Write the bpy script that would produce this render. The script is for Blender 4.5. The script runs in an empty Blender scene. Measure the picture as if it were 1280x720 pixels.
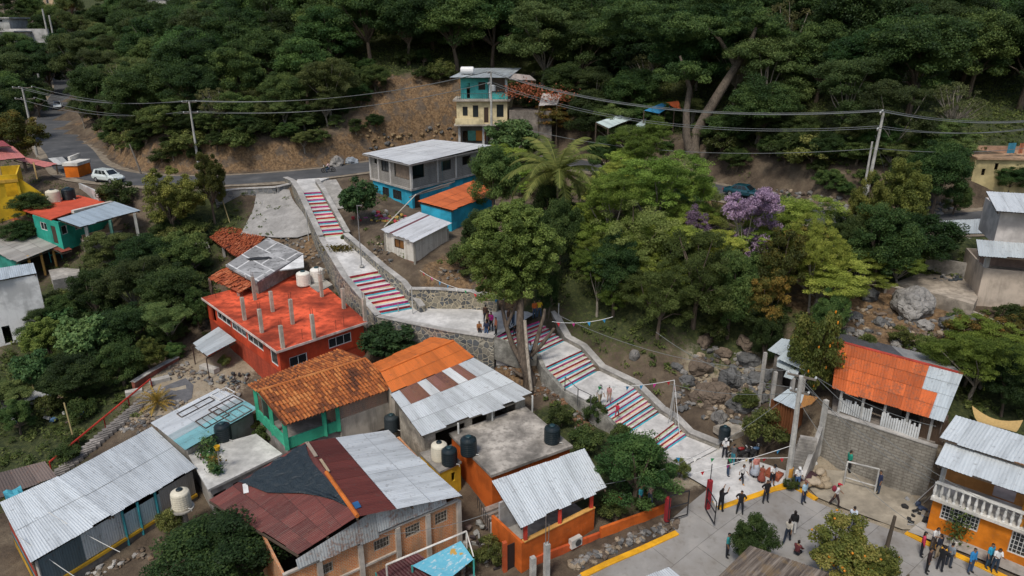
import bpy, bmesh, math, random
import numpy as np
from mathutils import Vector, Matrix, Euler
random.seed(7)
rng = np.random.default_rng(11)
SC = bpy.context.scene
COL = SC.collection
R = math.radians
# ------------------------------------------------------------------ camera model (also used to survey the site)
FPX, PITCH, CAMH = 900.0, R(20), 30.0
CT, ST = math.cos(PITCH), math.sin(PITCH)
def P(px, py, z):
    u = (px-640)/FPX; v = (py-360)/FPX
    d = (CAMH-z)/(ST+v*CT)
    return Vector((u*d, d*CT-v*d*ST, z))
def PD(px, py, d):
    u = (px-640)/FPX; v = (py-360)/FPX
    return Vector((u*d, d*CT-v*d*ST, CAMH-d*(ST+v*CT)))
def depth(p): return p[1]*CT-(p[2]-CAMH)*ST
def V(*a): return Vector(a)
def lerp(a, b, t): return a+(b-a)*t
# ------------------------------------------------------------------ object helpers
def tag(o, label=None, cat=None, group=None, kind=None):
    if label: o['label'] = label
    if cat: o['category'] = cat
    if group: o['group'] = group
    if kind: o['kind'] = kind
    return o
def thing(name, label, cat, loc=(0, 0, 0), group=None, rz=0):
    o = bpy.data.objects.new(name, None); COL.objects.link(o)
    o.location = loc; o.rotation_euler = (0, 0, rz); o.empty_display_size = .3
    return tag(o, label, cat, group)
def origin_of(o):
    v = Vector((0, 0, 0))
    while o: v += o.location; o = o.parent
    return v
class MB:
    """collects faces (world coordinates) and links them as one mesh object"""
    def __init__(s):
        s.v = []; s.f = []; s.m = []; s.r = []; s.uv = []
    def face(s, pts, m=0, r=None, uv=None):
        i = len(s.v); s.v.extend([tuple(p) for p in pts]); s.f.append(tuple(range(i, i+len(pts))))
        s.m.append(m); s.r.append(random.random() if r is None else r); s.uv.append(uv)
    def grid(s, rows, m=0, r=None, uvs=None):
        """rows: list of lists of points, shared vertices"""
        i0 = len(s.v); n = len(rows[0])
        for row in rows: s.v.extend([tuple(p) for p in row])
        rr = random.random() if r is None else r
        for a in range(len(rows)-1):
            for b in range(n-1):
                k = i0+a*n+b
                s.f.append((k, k+1, k+n+1, k+n)); s.m.append(m); s.r.append(rr)
                s.uv.append(None if uvs is None else (uvs[a][b], uvs[a][b+1], uvs[a+1][b+1], uvs[a+1][b]))
    def prism(s, poly, z0, z1, m=0, mt=None, bottom=True):
        """vertical prism over xy polygon; z0/z1 numbers or per-vertex lists"""
        n = len(poly)
        if area2(poly) < 0:
            poly = poly[::-1]
            if not isinstance(z1, (int, float)): z1 = list(z1)[::-1]
            if not isinstance(z0, (int, float)): z0 = list(z0)[::-1]
        Z0 = [z0]*n if isinstance(z0, (int, float)) else z0
        Z1 = [z1]*n if isinstance(z1, (int, float)) else z1
        lo = [(p[0], p[1], Z0[i]) for i, p in enumerate(poly)]; hi = [(p[0], p[1], Z1[i]) for i, p in enumerate(poly)]
        r = random.random()
        for i in range(n):
            j = (i+1) % n
            s.face([lo[i], lo[j], hi[j], hi[i]], m, r)
        s.face(hi, m if mt is None else mt, r)
        if bottom: s.face(lo[::-1], m, r)
    def box(s, c, size, rz=0, m=0, rx=0, ry=0):
        M_ = Matrix.Translation(Vector(c)) @ Euler((rx, ry, rz)).to_matrix().to_4x4()
        x, y, z = [q/2 for q in size]
        cs = [M_ @ Vector(q) for q in [(-x,-y,-z),(x,-y,-z),(x,y,-z),(-x,y,-z),(-x,-y,z),(x,-y,z),(x,y,z),(-x,y,z)]]
        r = random.random()
        for q in [(0,3,2,1),(4,5,6,7),(0,1,5,4),(1,2,6,5),(2,3,7,6),(3,0,4,7)]:
            s.face([cs[k] for k in q], m, r)
    def bar(s, a, b, w, h=None, m=0, up=None):
        """rectangular bar from a to b"""
        a = Vector(a); b = Vector(b); h = w if h is None else h
        d = (b-a); L = d.length
        if L < 1e-6: return
        d.normalize(); u = Vector(up) if up else Vector((0, 0, 1))
        if abs(d.dot(u)) > .98: u = Vector((1, 0, 0))
        x = d.cross(u).normalized(); y = x.cross(d).normalized()
        cs = []
        for p in (a, b):
            for sx, sy in ((-1,-1),(1,-1),(1,1),(-1,1)): cs.append(p+x*sx*w/2+y*sy*h/2)
        r = random.random()
        for q in [(0,1,2,3),(7,6,5,4),(0,4,5,1),(1,5,6,2),(2,6,7,3),(3,7,4,0)]:
            s.face([cs[k] for k in q][::-1], m, r)
    def tube(s, pts, rad, n=6, m=0, cap=True, r=None):
        pts = [Vector(p) for p in pts]
        rads = rad if isinstance(rad, (list, tuple)) else [rad]*len(pts)
        rows = []; rr = random.random() if r is None else r
        for i, p in enumerate(pts):
            d = (pts[min(i+1, len(pts)-1)]-pts[max(i-1, 0)]).normalized()
            u = Vector((0, 0, 1)) if abs(d.z) < .9 else Vector((1, 0, 0))
            x = d.cross(u).normalized(); y = x.cross(d)
            rows.append([p+(x*math.cos(2*math.pi*k/n)+y*math.sin(2*math.pi*k/n))*rads[i] for k in range(n)])
        i0 = len(s.v)
        for row in rows: s.v.extend([tuple(q) for q in row])
        for a in range(len(rows)-1):
            for k in range(n):
                k2 = (k+1) % n
                s.f.append((i0+a*n+k, i0+(a+1)*n+k, i0+(a+1)*n+k2, i0+a*n+k2)); s.m.append(m); s.r.append(rr); s.uv.append(None)
        if cap:
            s.face(rows[0], m, rr); s.face(rows[-1][::-1], m, rr)
    def lathe(s, c, prof, n=16, m=0, mid=None):
        """prof: (radius, z) list bottom to top"""
        i0 = len(s.v); rr = random.random()
        for (rd, z) in prof:
            for k in range(n):
                a = 2*math.pi*k/n
                s.v.append((c[0]+rd*math.cos(a), c[1]+rd*math.sin(a), c[2]+z))
        for a in range(len(prof)-1):
            for k in range(n):
                k2 = (k+1) % n
                s.f.append((i0+a*n+k, i0+a*n+k2, i0+(a+1)*n+k2, i0+(a+1)*n+k)); s.m.append(m if mid is None else mid[a]); s.r.append(rr); s.uv.append(None)
        for q, rev in ((0, True), (len(prof)-1, False)):
            ring = [i0+q*n+k for k in range(n)]
            s.f.append(tuple(ring[::-1] if rev else ring)); s.m.append(m); s.r.append(rr); s.uv.append(None)
    def blob(s, c, size, seed=0, m=0, n=2, rough=.25, flat=0):
        """irregular rock like lump"""
        bm = bmesh.new(); bmesh.ops.create_icosphere(bm, subdivisions=n, radius=1)
        rs = random.Random(seed); ph = [rs.uniform(0, 6) for _ in range(9)]
        i0 = len(s.v); rz = rs.uniform(0, 6); cz, sz = math.cos(rz), math.sin(rz)
        for q in bm.verts:
            x, y, z = q.co
            k = 1+rough*(math.sin(2.3*x+ph[0])*math.sin(2.1*y+ph[1])+.6*math.sin(4.7*z+ph[2]+2*x)*math.sin(4.1*y+ph[3]))+rs.uniform(-.3, .3)*rough
            x, y, z = x*k*size[0], y*k*size[1], max(z*k, -1+flat)*size[2]
            s.v.append((c[0]+x*cz-y*sz, c[1]+x*sz+y*cz, c[2]+z))
        rr = rs.random()
        for f in bm.faces:
            s.f.append(tuple(i0+q.index for q in f.verts)); s.m.append(m); s.r.append(rr); s.uv.append(None)
        bm.free()
    def mesh(s, name, off=Vector((0, 0, 0)), smooth=False):
        me = bpy.data.meshes.new(name)
        va = np.array(s.v, dtype=np.float64)-np.array(off)
        me.from_pydata(va.tolist(), [], s.f)
        n = len(me.polygons)
        me.polygons.foreach_set('material_index', np.array(s.m, dtype=np.int32))
        at = me.attributes.new('rnd', 'FLOAT', 'FACE'); at.data.foreach_set('value', np.array(s.r, dtype=np.float32))
        uvl = me.uv_layers.new(name='UVMap')
        buf = np.zeros((len(me.loops), 2), dtype=np.float32); k = 0
        for f, uv in zip(s.f, s.uv):
            L = len(f)
            if uv is not None:
                for q in range(L): buf[k+q] = uv[q]
            else:
                p = [s.v[i] for i in f]
                a = (p[1][0]-p[0][0], p[1][1]-p[0][1], p[1][2]-p[0][2]); b = (p[2][0]-p[0][0], p[2][1]-p[0][1], p[2][2]-p[0][2])
                nx, ny, nz = a[1]*b[2]-a[2]*b[1], a[2]*b[0]-a[0]*b[2], a[0]*b[1]-a[1]*b[0]
                h = math.hypot(nx, ny)
                if h < abs(nz):
                    for q in range(L): buf[k+q] = (p[q][0], p[q][1])
                else:
                    tx, ty = -ny/h, nx/h
                    for q in range(L): buf[k+q] = (p[q][0]*tx+p[q][1]*ty, p[q][2])
            k += L
        uvl.data.foreach_set('uv', buf.ravel())
        if smooth: me.polygons.foreach_set('use_smooth', np.ones(n, dtype=bool))
        me.update()
        return me
    def build(s, name, mats, parent=None, smooth=False, at=None):
        off = origin_of(parent) if parent else (Vector(at) if at is not None else s.base())
        me = s.mesh(name, off, smooth)
        for mm in (mats if isinstance(mats, (list, tuple)) else [mats]): me.materials.append(mm)
        o = bpy.data.objects.new(name, me); COL.objects.link(o)
        if parent: o.parent = parent
        else: o.location = off
        return o
    def base(s):
        a = np.array(s.v); return Vector((float(a[:, 0].mean()), float(a[:, 1].mean()), float(a[:, 2].min())))
def area2(poly):
    return sum(poly[i-1][0]*poly[i][1]-poly[i][0]*poly[i-1][1] for i in range(len(poly)))
def copy_tree(o, parent=None):
    c = o.copy(); COL.objects.link(c)
    if parent: c.parent = parent
    for ch in o.children: copy_tree(ch, c)
    return c
# ------------------------------------------------------------------ materials
class NT:
    def __init__(s, name, rough=.8, metal=0., spec=.3):
        s.mat = bpy.data.materials.new(name); s.mat.use_nodes = True
        s.t = s.mat.node_tree; s.b = s.t.nodes['Principled BSDF']
        s.b.inputs['Roughness'].default_value = rough; s.b.inputs['Metallic'].default_value = metal
        s.b.inputs['Specular IOR Level'].default_value = spec
        s._c = {}
    def n(s, typ, **kw):
        nd = s.t.nodes.new(typ)
        for k, v in kw.items(): setattr(nd, k, v)
        return nd
    def lk(s, a, b): s.t.links.new(a, b)
    def coord(s, kind):
        if kind not in s._c: s._c[kind] = s.n('ShaderNodeTexCoord').outputs[kind]
        return s._c[kind]
    def scaled(s, co, sc):
        m = s.n('ShaderNodeMapping'); s.lk(co, m.inputs['Vector']); m.inputs['Scale'].default_value = sc; return m.outputs[0]
    def wpos(s):
        if 'w' not in s._c: s._c['w'] = s.n('ShaderNodeNewGeometry').outputs['Position']
        return s._c['w']
    def noise(s, scale, detail=4, co=None, rough=.6, dist=0.):
        q = s.n('ShaderNodeTexNoise'); q.inputs['Scale'].default_value = scale; q.inputs['Detail'].default_value = detail
        q.inputs['Roughness'].default_value = rough; q.inputs['Distortion'].default_value = dist
        s.lk(co if co is not None else s.wpos(), q.inputs['Vector']); return q.outputs['Fac']
    def vor(s, scale, feature='F1', co=None, out='Distance'):
        q = s.n('ShaderNodeTexVoronoi', feature=feature); q.inputs['Scale'].default_value = scale
        s.lk(co if co is not None else s.wpos(), q.inputs['Vector']); return q.outputs[out]
    def attr(s, name='rnd'):
        q = s.n('ShaderNodeAttribute'); q.attribute_name = name; return q.outputs['Fac']
    def ramp(s, fac, stops, interp='LINEAR'):
        q = s.n('ShaderNodeValToRGB'); q.color_ramp.interpolation = interp; e = q.color_ramp.elements
        while len(e) < len(stops): e.new(.5)
        for el, (p, c) in zip(e, stops): el.position = p; el.color = tuple(c)+(1,) if len(c) == 3 else c
        s.lk(fac, q.inputs[0]); return q.outputs[0]
    def mix(s, fac, a, b, mode='MIX'):
        q = s.n('ShaderNodeMix', data_type='RGBA', blend_type=mode)
        for val, idx in ((fac, 0), (a, 6), (b, 7)):
            if isinstance(val, (int, float)): q.inputs[idx].default_value = val
            elif isinstance(val, tuple): q.inputs[idx].default_value = val+(1,) if len(val) == 3 else val
            else: s.lk(val, q.inputs[idx])
        return q.outputs[2]
    def math(s, op, a, b=0., c=0.):
        q = s.n('ShaderNodeMath', operation=op)
        for i, val in enumerate((a, b, c)):
            if isinstance(val, (int, float)): q.inputs[i].default_value = val
            else: s.lk(val, q.inputs[i])
        return q.outputs[0]
    def step(s, x, lo, hi):
        q = s.n('ShaderNodeMapRange', interpolation_type='SMOOTHSTEP'); s.lk(x, q.inputs[0])
        q.inputs[1].default_value = lo; q.inputs[2].default_value = hi; return q.outputs[0]
    def color(s, c):
        if isinstance(c, tuple): s.b.inputs['Base Color'].default_value = c+(1,)
        else: s.lk(c, s.b.inputs['Base Color'])
    def bump(s, h, strength=.4, dist=.05):
        q = s.n('ShaderNodeBump'); q.inputs['Strength'].default_value = strength; q.inputs['Distance'].default_value = dist
        s.lk(h, q.inputs['Height']); s.lk(q.outputs[0], s.b.inputs['Normal'])
def mul(c, k): return tuple(min(1, x*k) for x in c)
_MC = {}
def cached(fn):
    def w(*a):
        k = (fn.__name__,)+a
        if k not in _MC: _MC[k] = fn(*a)
        return _MC[k]
    return w
GRIME = (.10, .085, .07)
@cached
def paint(c, wear=.5, rough=.75):
    """painted plaster / wood with weathering: faded patches, streaks running down, dirt spots"""
    t = NT('painted_plaster', rough)
    co = t.wpos()
    big = t.noise(.55, 5); fine = t.noise(6, 5)
    st = t.noise(1.0, 5, t.scaled(co, (2.2, 2.2, .28)))
    base = t.mix(t.step(big, .38, .62), mul(c, .72), mul(c, 1.12))
    base = t.mix(t.math('MULTIPLY', t.step(st, .50, .72), .75*wear), base, mul(c, .38))
    base = t.mix(t.math('MULTIPLY', t.step(fine, .58, .72), .55*wear), base, tuple(lerp(x, g, .7) for x, g in zip(c, (.32, .28, .23))))
    t.color(base); t.bump(fine, .25, .02)
    return t.mat
@cached
def sheetmetal(c, rust=.2, var=.25, metal=.25):
    """corrugated sheet: each sheet its own tone, streaks along the fall, rust blooms"""
    t = NT('corrugated_sheet', .5, metal, .4)
    uv = t.coord('UV'); r = t.attr()
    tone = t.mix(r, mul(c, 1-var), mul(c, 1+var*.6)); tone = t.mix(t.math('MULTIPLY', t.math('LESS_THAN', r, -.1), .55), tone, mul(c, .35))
    st = t.noise(1.0, 4, t.scaled(uv, (1.6, .22, 1)))
    tone = t.mix(t.math('MULTIPLY', t.step(st, .42, .70), .6), tone, mul(c, .55))
    fine = t.noise(5, 6); b2 = t.noise(.5, 4)
    lev = t.math('ADD', t.math('MULTIPLY', fine, .55), t.math('ADD', t.math('MULTIPLY', b2, .35), t.math('MULTIPLY', st, .2)))
    rf = t.step(lev, .69-.28*rust, .82-.26*rust)
    tone = t.mix(t.math('MULTIPLY', rf, min(1, .35+.6*rust)), tone, t.mix(fine, (.16, .06, .03), (.26, .13, .08)))
    tone = t.mix(t.math('MULTIPLY', t.step(t.noise(3.2, 6, None, .7), .56, .68), .4), tone, (.10, .085, .07)); tone = t.mix(t.math('MULTIPLY', t.step(t.noise(14, 3), .66, .72), .5), tone, (.12, .09, .06))
    t.color(tone)
    t.bump(b2, .15, .1)
    return t.mat
@cached
def rtiles(kind=0):
    t = NT('clay_tiles', .85)
    st = [[(0, (.035, .018, .014)), (.2, (.10, .035, .018)), (.45, (.23, .07, .024)), (.74, (.42, .125, .032)), (1, (.52, .21, .065))],
          [(0, (.06, .025, .018)), (.3, (.30, .07, .03)), (.7, (.45, .11, .04)), (1, (.5, .2, .1))]][kind]
    n = t.noise(.45, 5); f = t.noise(9, 4)
    x = t.math('ADD', t.math('MULTIPLY', t.attr(), .62), t.math('SUBTRACT', t.math('MULTIPLY', n, 1.25), .38))
    c = t.ramp(x, st)
    c = t.mix(t.math('MULTIPLY', t.step(f, .5, .75), .6), c, (.07, .05, .035))
    t.color(c); t.bump(f, .4, .03)
    return t.mat
@cached
def concrete(c=(.36, .35, .33), stain=.6, scale=.6):
    t = NT('concrete', .85)
    a = t.noise(scale, 7, None, .65); b = t.noise(scale*5, 5); f = t.noise(14, 4)
    col = t.ramp(a, [(.36, mul(c, 1-.66*stain)), (.46, mul(c, 1-.3*stain)), (.53, c), (.63, mul(c, 1+.5*stain))])
    col = t.mix(t.math('MULTIPLY', t.step(b, .48, .62), .6*stain), col, mul(c, .45))
    col = t.mix(t.math('MULTIPLY', t.step(f, .6, .8), .35), col, mul(c, 1.3))
    t.color(col); t.bump(b, .25, .03)
    return t.mat
@cached
def bricks(c1, c2, mortar, bw=.26, bh=.09, ms=.012, bumpy=.4):
    t = NT('brickwork', .9)
    q = t.n('ShaderNodeTexBrick'); t.lk(t.coord('UV'), q.inputs['Vector'])
    for k, v in (('Color1', c1), ('Color2', c2), ('Mortar', mortar)): q.inputs[k].default_value = tuple(v)+(1,)
    q.inputs['Scale'].default_value = 1; q.inputs['Brick Width'].default_value = bw; q.inputs['Row Height'].default_value = bh
    q.inputs['Mortar Size'].default_value = ms; q.inputs['Mortar Smooth'].default_value = .2
    n = t.noise(1.1, 5); f = t.noise(9, 4)
    c = t.mix(t.math('MULTIPLY', t.step(t.noise(1.0, 6, t.scaled(t.wpos(), (1.3, 1.3, .35))), .42, .66), .62), q.outputs['Color'], mul(mortar, .5))
    c = t.mix(t.math('MULTIPLY', t.step(f, .5, .75), .4), c, mul(c1, .4))
    t.color(c); t.bump(t.math('MULTIPLY', q.outputs['Fac'], -1), bumpy, .02)
    return t.mat
@cached
def stonework(scale=2.6, dark=(.075, .08, .085), light=(.30, .27, .21), mortar=(.42, .38, .30)):
    t = NT('rubble_masonry', .9)
    co = t.mix(.06, t.wpos(), t.n('ShaderNodeTexNoise').outputs['Color'])
    e = t.vor(scale, 'DISTANCE_TO_EDGE', co); q = t.n('ShaderNodeTexVoronoi'); q.inputs['Scale'].default_value = scale; t.lk(co, q.inputs['Vector'])
    r = t.n('ShaderNodeSeparateColor'); t.lk(q.outputs['Color'], r.inputs[0])
    f = t.noise(8, 5)
    c = t.ramp(r.outputs[0], [(0, dark), (.45, mul(dark, 1.9)), (.6, mul(light, .8)), (1, light)])
    c = t.mix(t.math('MULTIPLY', f, .5), c, mul(dark, 1.2))
    k = t.step(e, .03, .09)
    c = t.mix(k, mortar, c)
    big = t.noise(.4, 4)
    c = t.mix(t.math('MULTIPLY', t.step(big, .45, .7), .35), c, mul(mortar, .55))
    t.color(c); t.bump(k, .7, .06)
    return t.mat
@cached
def plain(c, rough=.6, metal=0., var=.2):
    t = NT('finish', rough, metal)
    n = t.noise(5, 4)
    t.color(t.mix(n, mul(c, 1-var), mul(c, 1+var)))
    return t.mat
@cached
def glass(c=(.02, .025, .028)):
    t = NT('dark_glass', .12, 0, .6); n = t.noise(.8, 2)
    t.color(t.mix(n, mul(c, .6), mul(c, 1.6))); return t.mat
@cached
def wood(c, plank=0.0):
    t = NT('weathered_wood', .85)
    uv = t.coord('UV'); g = t.noise(1, 5, t.scaled(uv, (9, .5, 1))); n = t.noise(.9, 4)
    col = t.mix(g, mul(c, .6), mul(c, 1.2)); col = t.mix(t.math('MULTIPLY', t.step(n, .45, .7), .5), col, mul(c, .55))
    col = t.mix(t.math('MULTIPLY', t.attr(), .5), col, mul(c, .6))
    t.color(col); t.bump(g, .4, .02)
    return t.mat
def leafmat(name, c0, c1, c2, trans=.36, hue=.0):
    t = NT(name, .6, 0, .22)
    r = t.attr(); oi = t.n('ShaderNodeObjectInfo')
    x = t.math('ADD', t.math('MULTIPLY', r, .72), t.math('MULTIPLY', oi.outputs['Random'], .30))
    c = t.ramp(x, [(.02, c0), (.5, c1), (1.0, c2)])
    hs = t.n('ShaderNodeHueSaturation'); w = t.n('ShaderNodeTexWhiteNoise', noise_dimensions='1D'); t.lk(oi.outputs['Random'], w.inputs['W'])
    t.lk(t.math('MULTIPLY_ADD', w.outputs['Value'], .055, .462), hs.inputs['Hue']); t.lk(t.math('MULTIPLY_ADD', oi.outputs['Random'], .75, .72), hs.inputs['Value']); t.lk(c, hs.inputs['Color']); c = hs.outputs[0]
    t.color(c)
    tr = t.n('ShaderNodeBsdfTranslucent'); t.lk(t.mix(.5, c, mul(c2, 1.2)), tr.inputs[0])
    mx = t.n('ShaderNodeMixShader'); mx.inputs[0].default_value = trans
    out = t.t.nodes['Material Output']
    t.lk(t.b.outputs[0], mx.inputs[1]); t.lk(tr.outputs[0], mx.inputs[2]); t.lk(mx.outputs[0], out.inputs['Surface'])
    return t.mat
@cached
def bark(c=(.13, .10, .075)):
    t = NT('bark', .9)
    g = t.noise(2.5, 6, t.scaled(t.coord('Object'), (3, 3, .6))); t.color(t.ramp(g, [(.3, mul(c, .45)), (.7, mul(c, 1.4))])); t.bump(g, .6, .05); return t.mat
@cached
def rockmat(c=(.12, .12, .118)):
    t = NT('rock', .9)
    a = t.noise(.8, 7); b = t.noise(5, 6, None, .7); v = t.vor(1.6, 'DISTANCE_TO_EDGE')
    col = t.ramp(a, [(.3, mul(c, .45)), (.5, c), (.7, mul(c, 1.9))]); col = t.mix(t.math('MULTIPLY', b, .6), col, mul(c, .5))
    col = t.mix(t.math('MULTIPLY', t.attr(), .4), col, mul(c, 1.6))
    t.color(col); t.bump(t.math('ADD', b, t.step(v, 0, .08)), .6, .12)
    return t.mat
@cached
def cloth(c):
    t = NT('fabric', .9); n = t.noise(7, 4); t.color(t.mix(n, mul(c, .6), mul(c, 1.25))); t.bump(n, .3, .03); return t.mat
WHITE = (.72, .73, .73)
GALV = (.52, .56, .57)
# ------------------------------------------------------------------ terrain surveyed from points
ROAD = [V(-135,225,19), V(-113,190,15.5), V(-104,171,13.6), V(-93,149.5,12.4), V(-80,128,11.8), V(-69,112.9,11.5), V(-60,100.5,11.2), V(-51,94.6,11.0),
        V(-42,92.6,11.1), V(-34,93.2,11.3), V(-25,96.5,11.5), V(-15,102.5,11.9), V(-6,104.8,12.1), V(4,103,12.0), V(14,96.5,11.8), V(21,88.5,11.6), V(27,81,11.5),
        V(32,73.5,11.3), V(41,70,11.4), V(52,70.6,12), V(72,74,13), V(100,82,15)]
CP = [(880,590,.2),(925,632,0),(1080,620,.15),(1000,690,-.15),(880,680,-.4),(780,690,-.7),(740,719,-1.1),(1140,640,.2),(1200,690,.1),(1270,710,.1),(1040,580,.4),(1130,598,.4),(960,590,.3),(1060,600,.25),
 (1080,719,-.1),(960,719,-.4),(840,719,-.9),
 (580,668,-1.2),(480,705,-1.6),(390,719,-1.8),(655,712,-1),(615,640,-.6),(520,715,-1.7),(590,610,-.3),(700,665,-.8),(790,650,-.3),(830,640,-.1),(700,705,-.9),
 (150,700,-.9),(60,719,-1),(250,655,-.9),(60,585,-.9),(185,483,1.1),(140,520,.1),(60,545,-1),(30,600,-1.2),(10,520,-.8),(300,545,-.2),(330,540,.3),
 (240,480,1.3),(220,455,1.4),(290,470,1.3),(265,440,1.5),(205,500,.9),(170,540,0),(430,450,1.8),(400,500,.6),(470,520,.6),
 (560,530,.8),(660,505,1.5),(610,455,2.6),(570,430,3.0),(660,482,2.3),(700,505,1.9),(740,540,1.0),(780,600,.2),(720,545,1.2),(690,480,2.5),(640,440,3.2),
 (130,400,1),(60,470,-.5),(100,540,-.9),(180,430,1.1),(200,380,2.5),(250,330,4.6),(230,300,6.5),(270,262,8.6),(150,330,4),
 (33,437,.5),(10,425,.8),(60,385,2.4),(90,330,4.6),(30,350,3.5),(100,305,7.0),(160,292,7.0),(30,310,5.8),(60,262,9),(20,280,8.4),(110,240,9.8),(0,240,9),
 (200,250,10.2),(320,287,7.6),(290,280,7.6),(350,300,7),(330,335,5.2),(280,340,4.6),(390,312,6.8),(410,350,5.2),(425,380,4.4),(450,410,3.6),(480,420,3.3),(370,280,8.6),
 (430,255,10.8),(455,292,9.5),(480,300,9.2),(500,275,9.0),(470,320,8.4),(520,345,7.6),(495,335,7.8),
 (560,350,7.2),(640,362,6.8),(600,352,7.1),(690,385,6.3),(700,330,8.8),(640,290,9.6),(600,265,9.6),(560,330,8.0),
 (720,400,5.4),(760,415,4.8),(800,450,3.9),(770,445,4.0),(820,485,2.6),(850,520,1.6),(880,545,.9),(870,470,2.8),(900,430,4.2),(930,480,2.4),(930,535,1.0),(960,545,1.0),
 (850,400,6.3),(900,380,7.3),(800,360,7.8),(750,350,8.3),(850,330,9.3),(950,330,9.6),(980,400,7),(1040,390,7),(1000,460,4.3),(970,500,3.2),(985,545,1.2),
 (1100,495,4.7),(1180,525,4.5),(1035,505,4.5),(1130,385,7.5),(1200,432,6.6),(1270,470,5.8),(1235,500,4.6),(1245,424,7.0),(1080,440,6.2),
 (1180,345,8.9),(1240,380,8.3),(1120,350,8.6),(1275,350,9),(1060,330,9.6),(1200,300,10.6)]
WP = [(0,24,-3),(-20,27,-2.4),(20,25,-1.5),(40,30,0),(60,42,3),(62,56,7),(72,62,9),(-45,30,-2),(-62,50,-.5),(-72,70,4),(-85,92,8.5),(-100,112,9.5),(-120,150,11),(-150,150,14),(-130,190,15),(-150,210,22),
      (-120,15,-2),(120,15,3),(0,5,-4),(100,60,9),(-150,90,8),(-150,40,0),(140,60,12)]
# the wooded hill beyond the road
def hill_z(x, t):
    return 12+2.6*min(t/3.5, 1)+max(t-3.5, 0)*(.36+.06*math.sin(x*.05+1))+1.2*math.sin(x*.13+t*.1)*min(1, t/12)
for i in range(2, len(ROAD)-1):
    a, b = ROAD[i-1], ROAD[i+1]; d = (b-a).normalized(); n = V(-d.y, d.x, 0)
    zr = ROAD[i].z
    cut = -22 < ROAD[i].x < 0
    for t in (5.5, 9, 14, 24, 40, 62, 95):
        if t > 40 and i not in (4, 8, 11, 14, 17, 19): continue
        q = ROAD[i]+n*t
        z = hill_z(q.x, t)-12+zr if not cut else zr+min((t-4)*2.4, 8.5+(t-7)*.38)
        WP.append((q.x, q.y, z))
    if i < 7: q = ROAD[i]-n*7; WP.append((q.x, q.y, zr-1.2))
WP += [(-160,330,60),(0,300,95),(150,260,95),(-40,240,70),(80,200,70),(150,130,35),(-60,180,42),(-90,230,40),(-110,260,42)]
pts = [tuple(P(*c)) for c in CP]+[tuple(map(float, w)) for w in WP]
for i in range(len(ROAD)): pts.append(tuple(ROAD[i]))
PTS = np.array(pts)
_D = np.hypot(PTS[:, None, 0]-PTS[None, :, 0], PTS[:, None, 1]-PTS[None, :, 1])
_A = -_D+np.eye(len(PTS))*.25
_n = len(PTS); _M = np.zeros((_n+1, _n+1)); _M[:_n, :_n] = _A; _M[_n, :_n] = 1; _M[:_n, _n] = 1
_W = np.linalg.solve(_M, np.append(PTS[:, 2], 0))
def axis(a, b, lo, hi, fine, coarse):
    xs = list(np.arange(lo, hi+1e-6, fine)); x = lo; st = fine
    left = []
    while x > a: st = min(st*1.2, coarse); x -= st; left.append(x)
    x = hi; st = fine; right = []
    while x < b: st = min(st*1.2, coarse); x += st; right.append(x)
    return np.array(left[::-1]+xs+right)
GX = axis(-180, 180, -58, 52, .9, 6); GY = axis(2, 340, 30, 112, .9, 6)
XX, YY = np.meshgrid(GX, GY)
ZZ = np.zeros_like(XX)
for k in range(0, XX.size, 4000):
    xs = XX.ravel()[k:k+4000]; ys = YY.ravel()[k:k+4000]
    ZZ.ravel()[k:k+4000] = -np.hypot(xs[:, None]-PTS[None, :, 0], ys[:, None]-PTS[None, :, 1]) @ _W[:_n]+_W[_n]
for _ in range(2):
    Z2 = ZZ.copy(); Z2[1:-1, 1:-1] = .5*ZZ[1:-1, 1:-1]+.125*(ZZ[:-2, 1:-1]+ZZ[2:, 1:-1]+ZZ[1:-1, :-2]+ZZ[1:-1, 2:]); ZZ = Z2
def ribbon_dist(poly, X, Y):
    """distance to a polyline, z on it, signed side"""
    best = np.full(X.shape, 1e9); zz = np.zeros(X.shape); side = np.zeros(X.shape)
    for a, b in zip(poly[:-1], poly[1:]):
        dx, dy = b[0]-a[0], b[1]-a[1]; L2 = dx*dx+dy*dy
        t = np.clip(((X-a[0])*dx+(Y-a[1])*dy)/L2, 0, 1)
        d = np.hypot(X-a[0]-t*dx, Y-a[1]-t*dy); m = d < best
        best = np.where(m, d, best); zz = np.where(m, a[2]+t*(b[2]-a[2]), zz)
        side = np.where(m, np.sign(dx*(Y-a[1])-dy*(X-a[0])), side)
    return best, zz, side
def smooth_line(pts, n=6):
    out = []
    for i in range(len(pts)-1):
        p0, p1, p2, p3 = pts[max(i-1, 0)], pts[i], pts[i+1], pts[min(i+2, len(pts)-1)]
        for k in range(n):
            t = k/n
            out.append(.5*((2*p1)+(p2-p0)*t+(2*p0-5*p1+4*p2-p3)*t*t+(3*p1-p0-3*p2+p3)*t**3))
    return out+[pts[-1]]
ROADS = smooth_line(ROAD)
rd, rz_, rside = ribbon_dist(ROADS, XX, YY)
w = np.clip((rd-4.6)/3.0, 0, 1); w = w*w*(3-2*w)
ZZ = ZZ*w+(rz_-.18)*(1-w)
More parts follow.
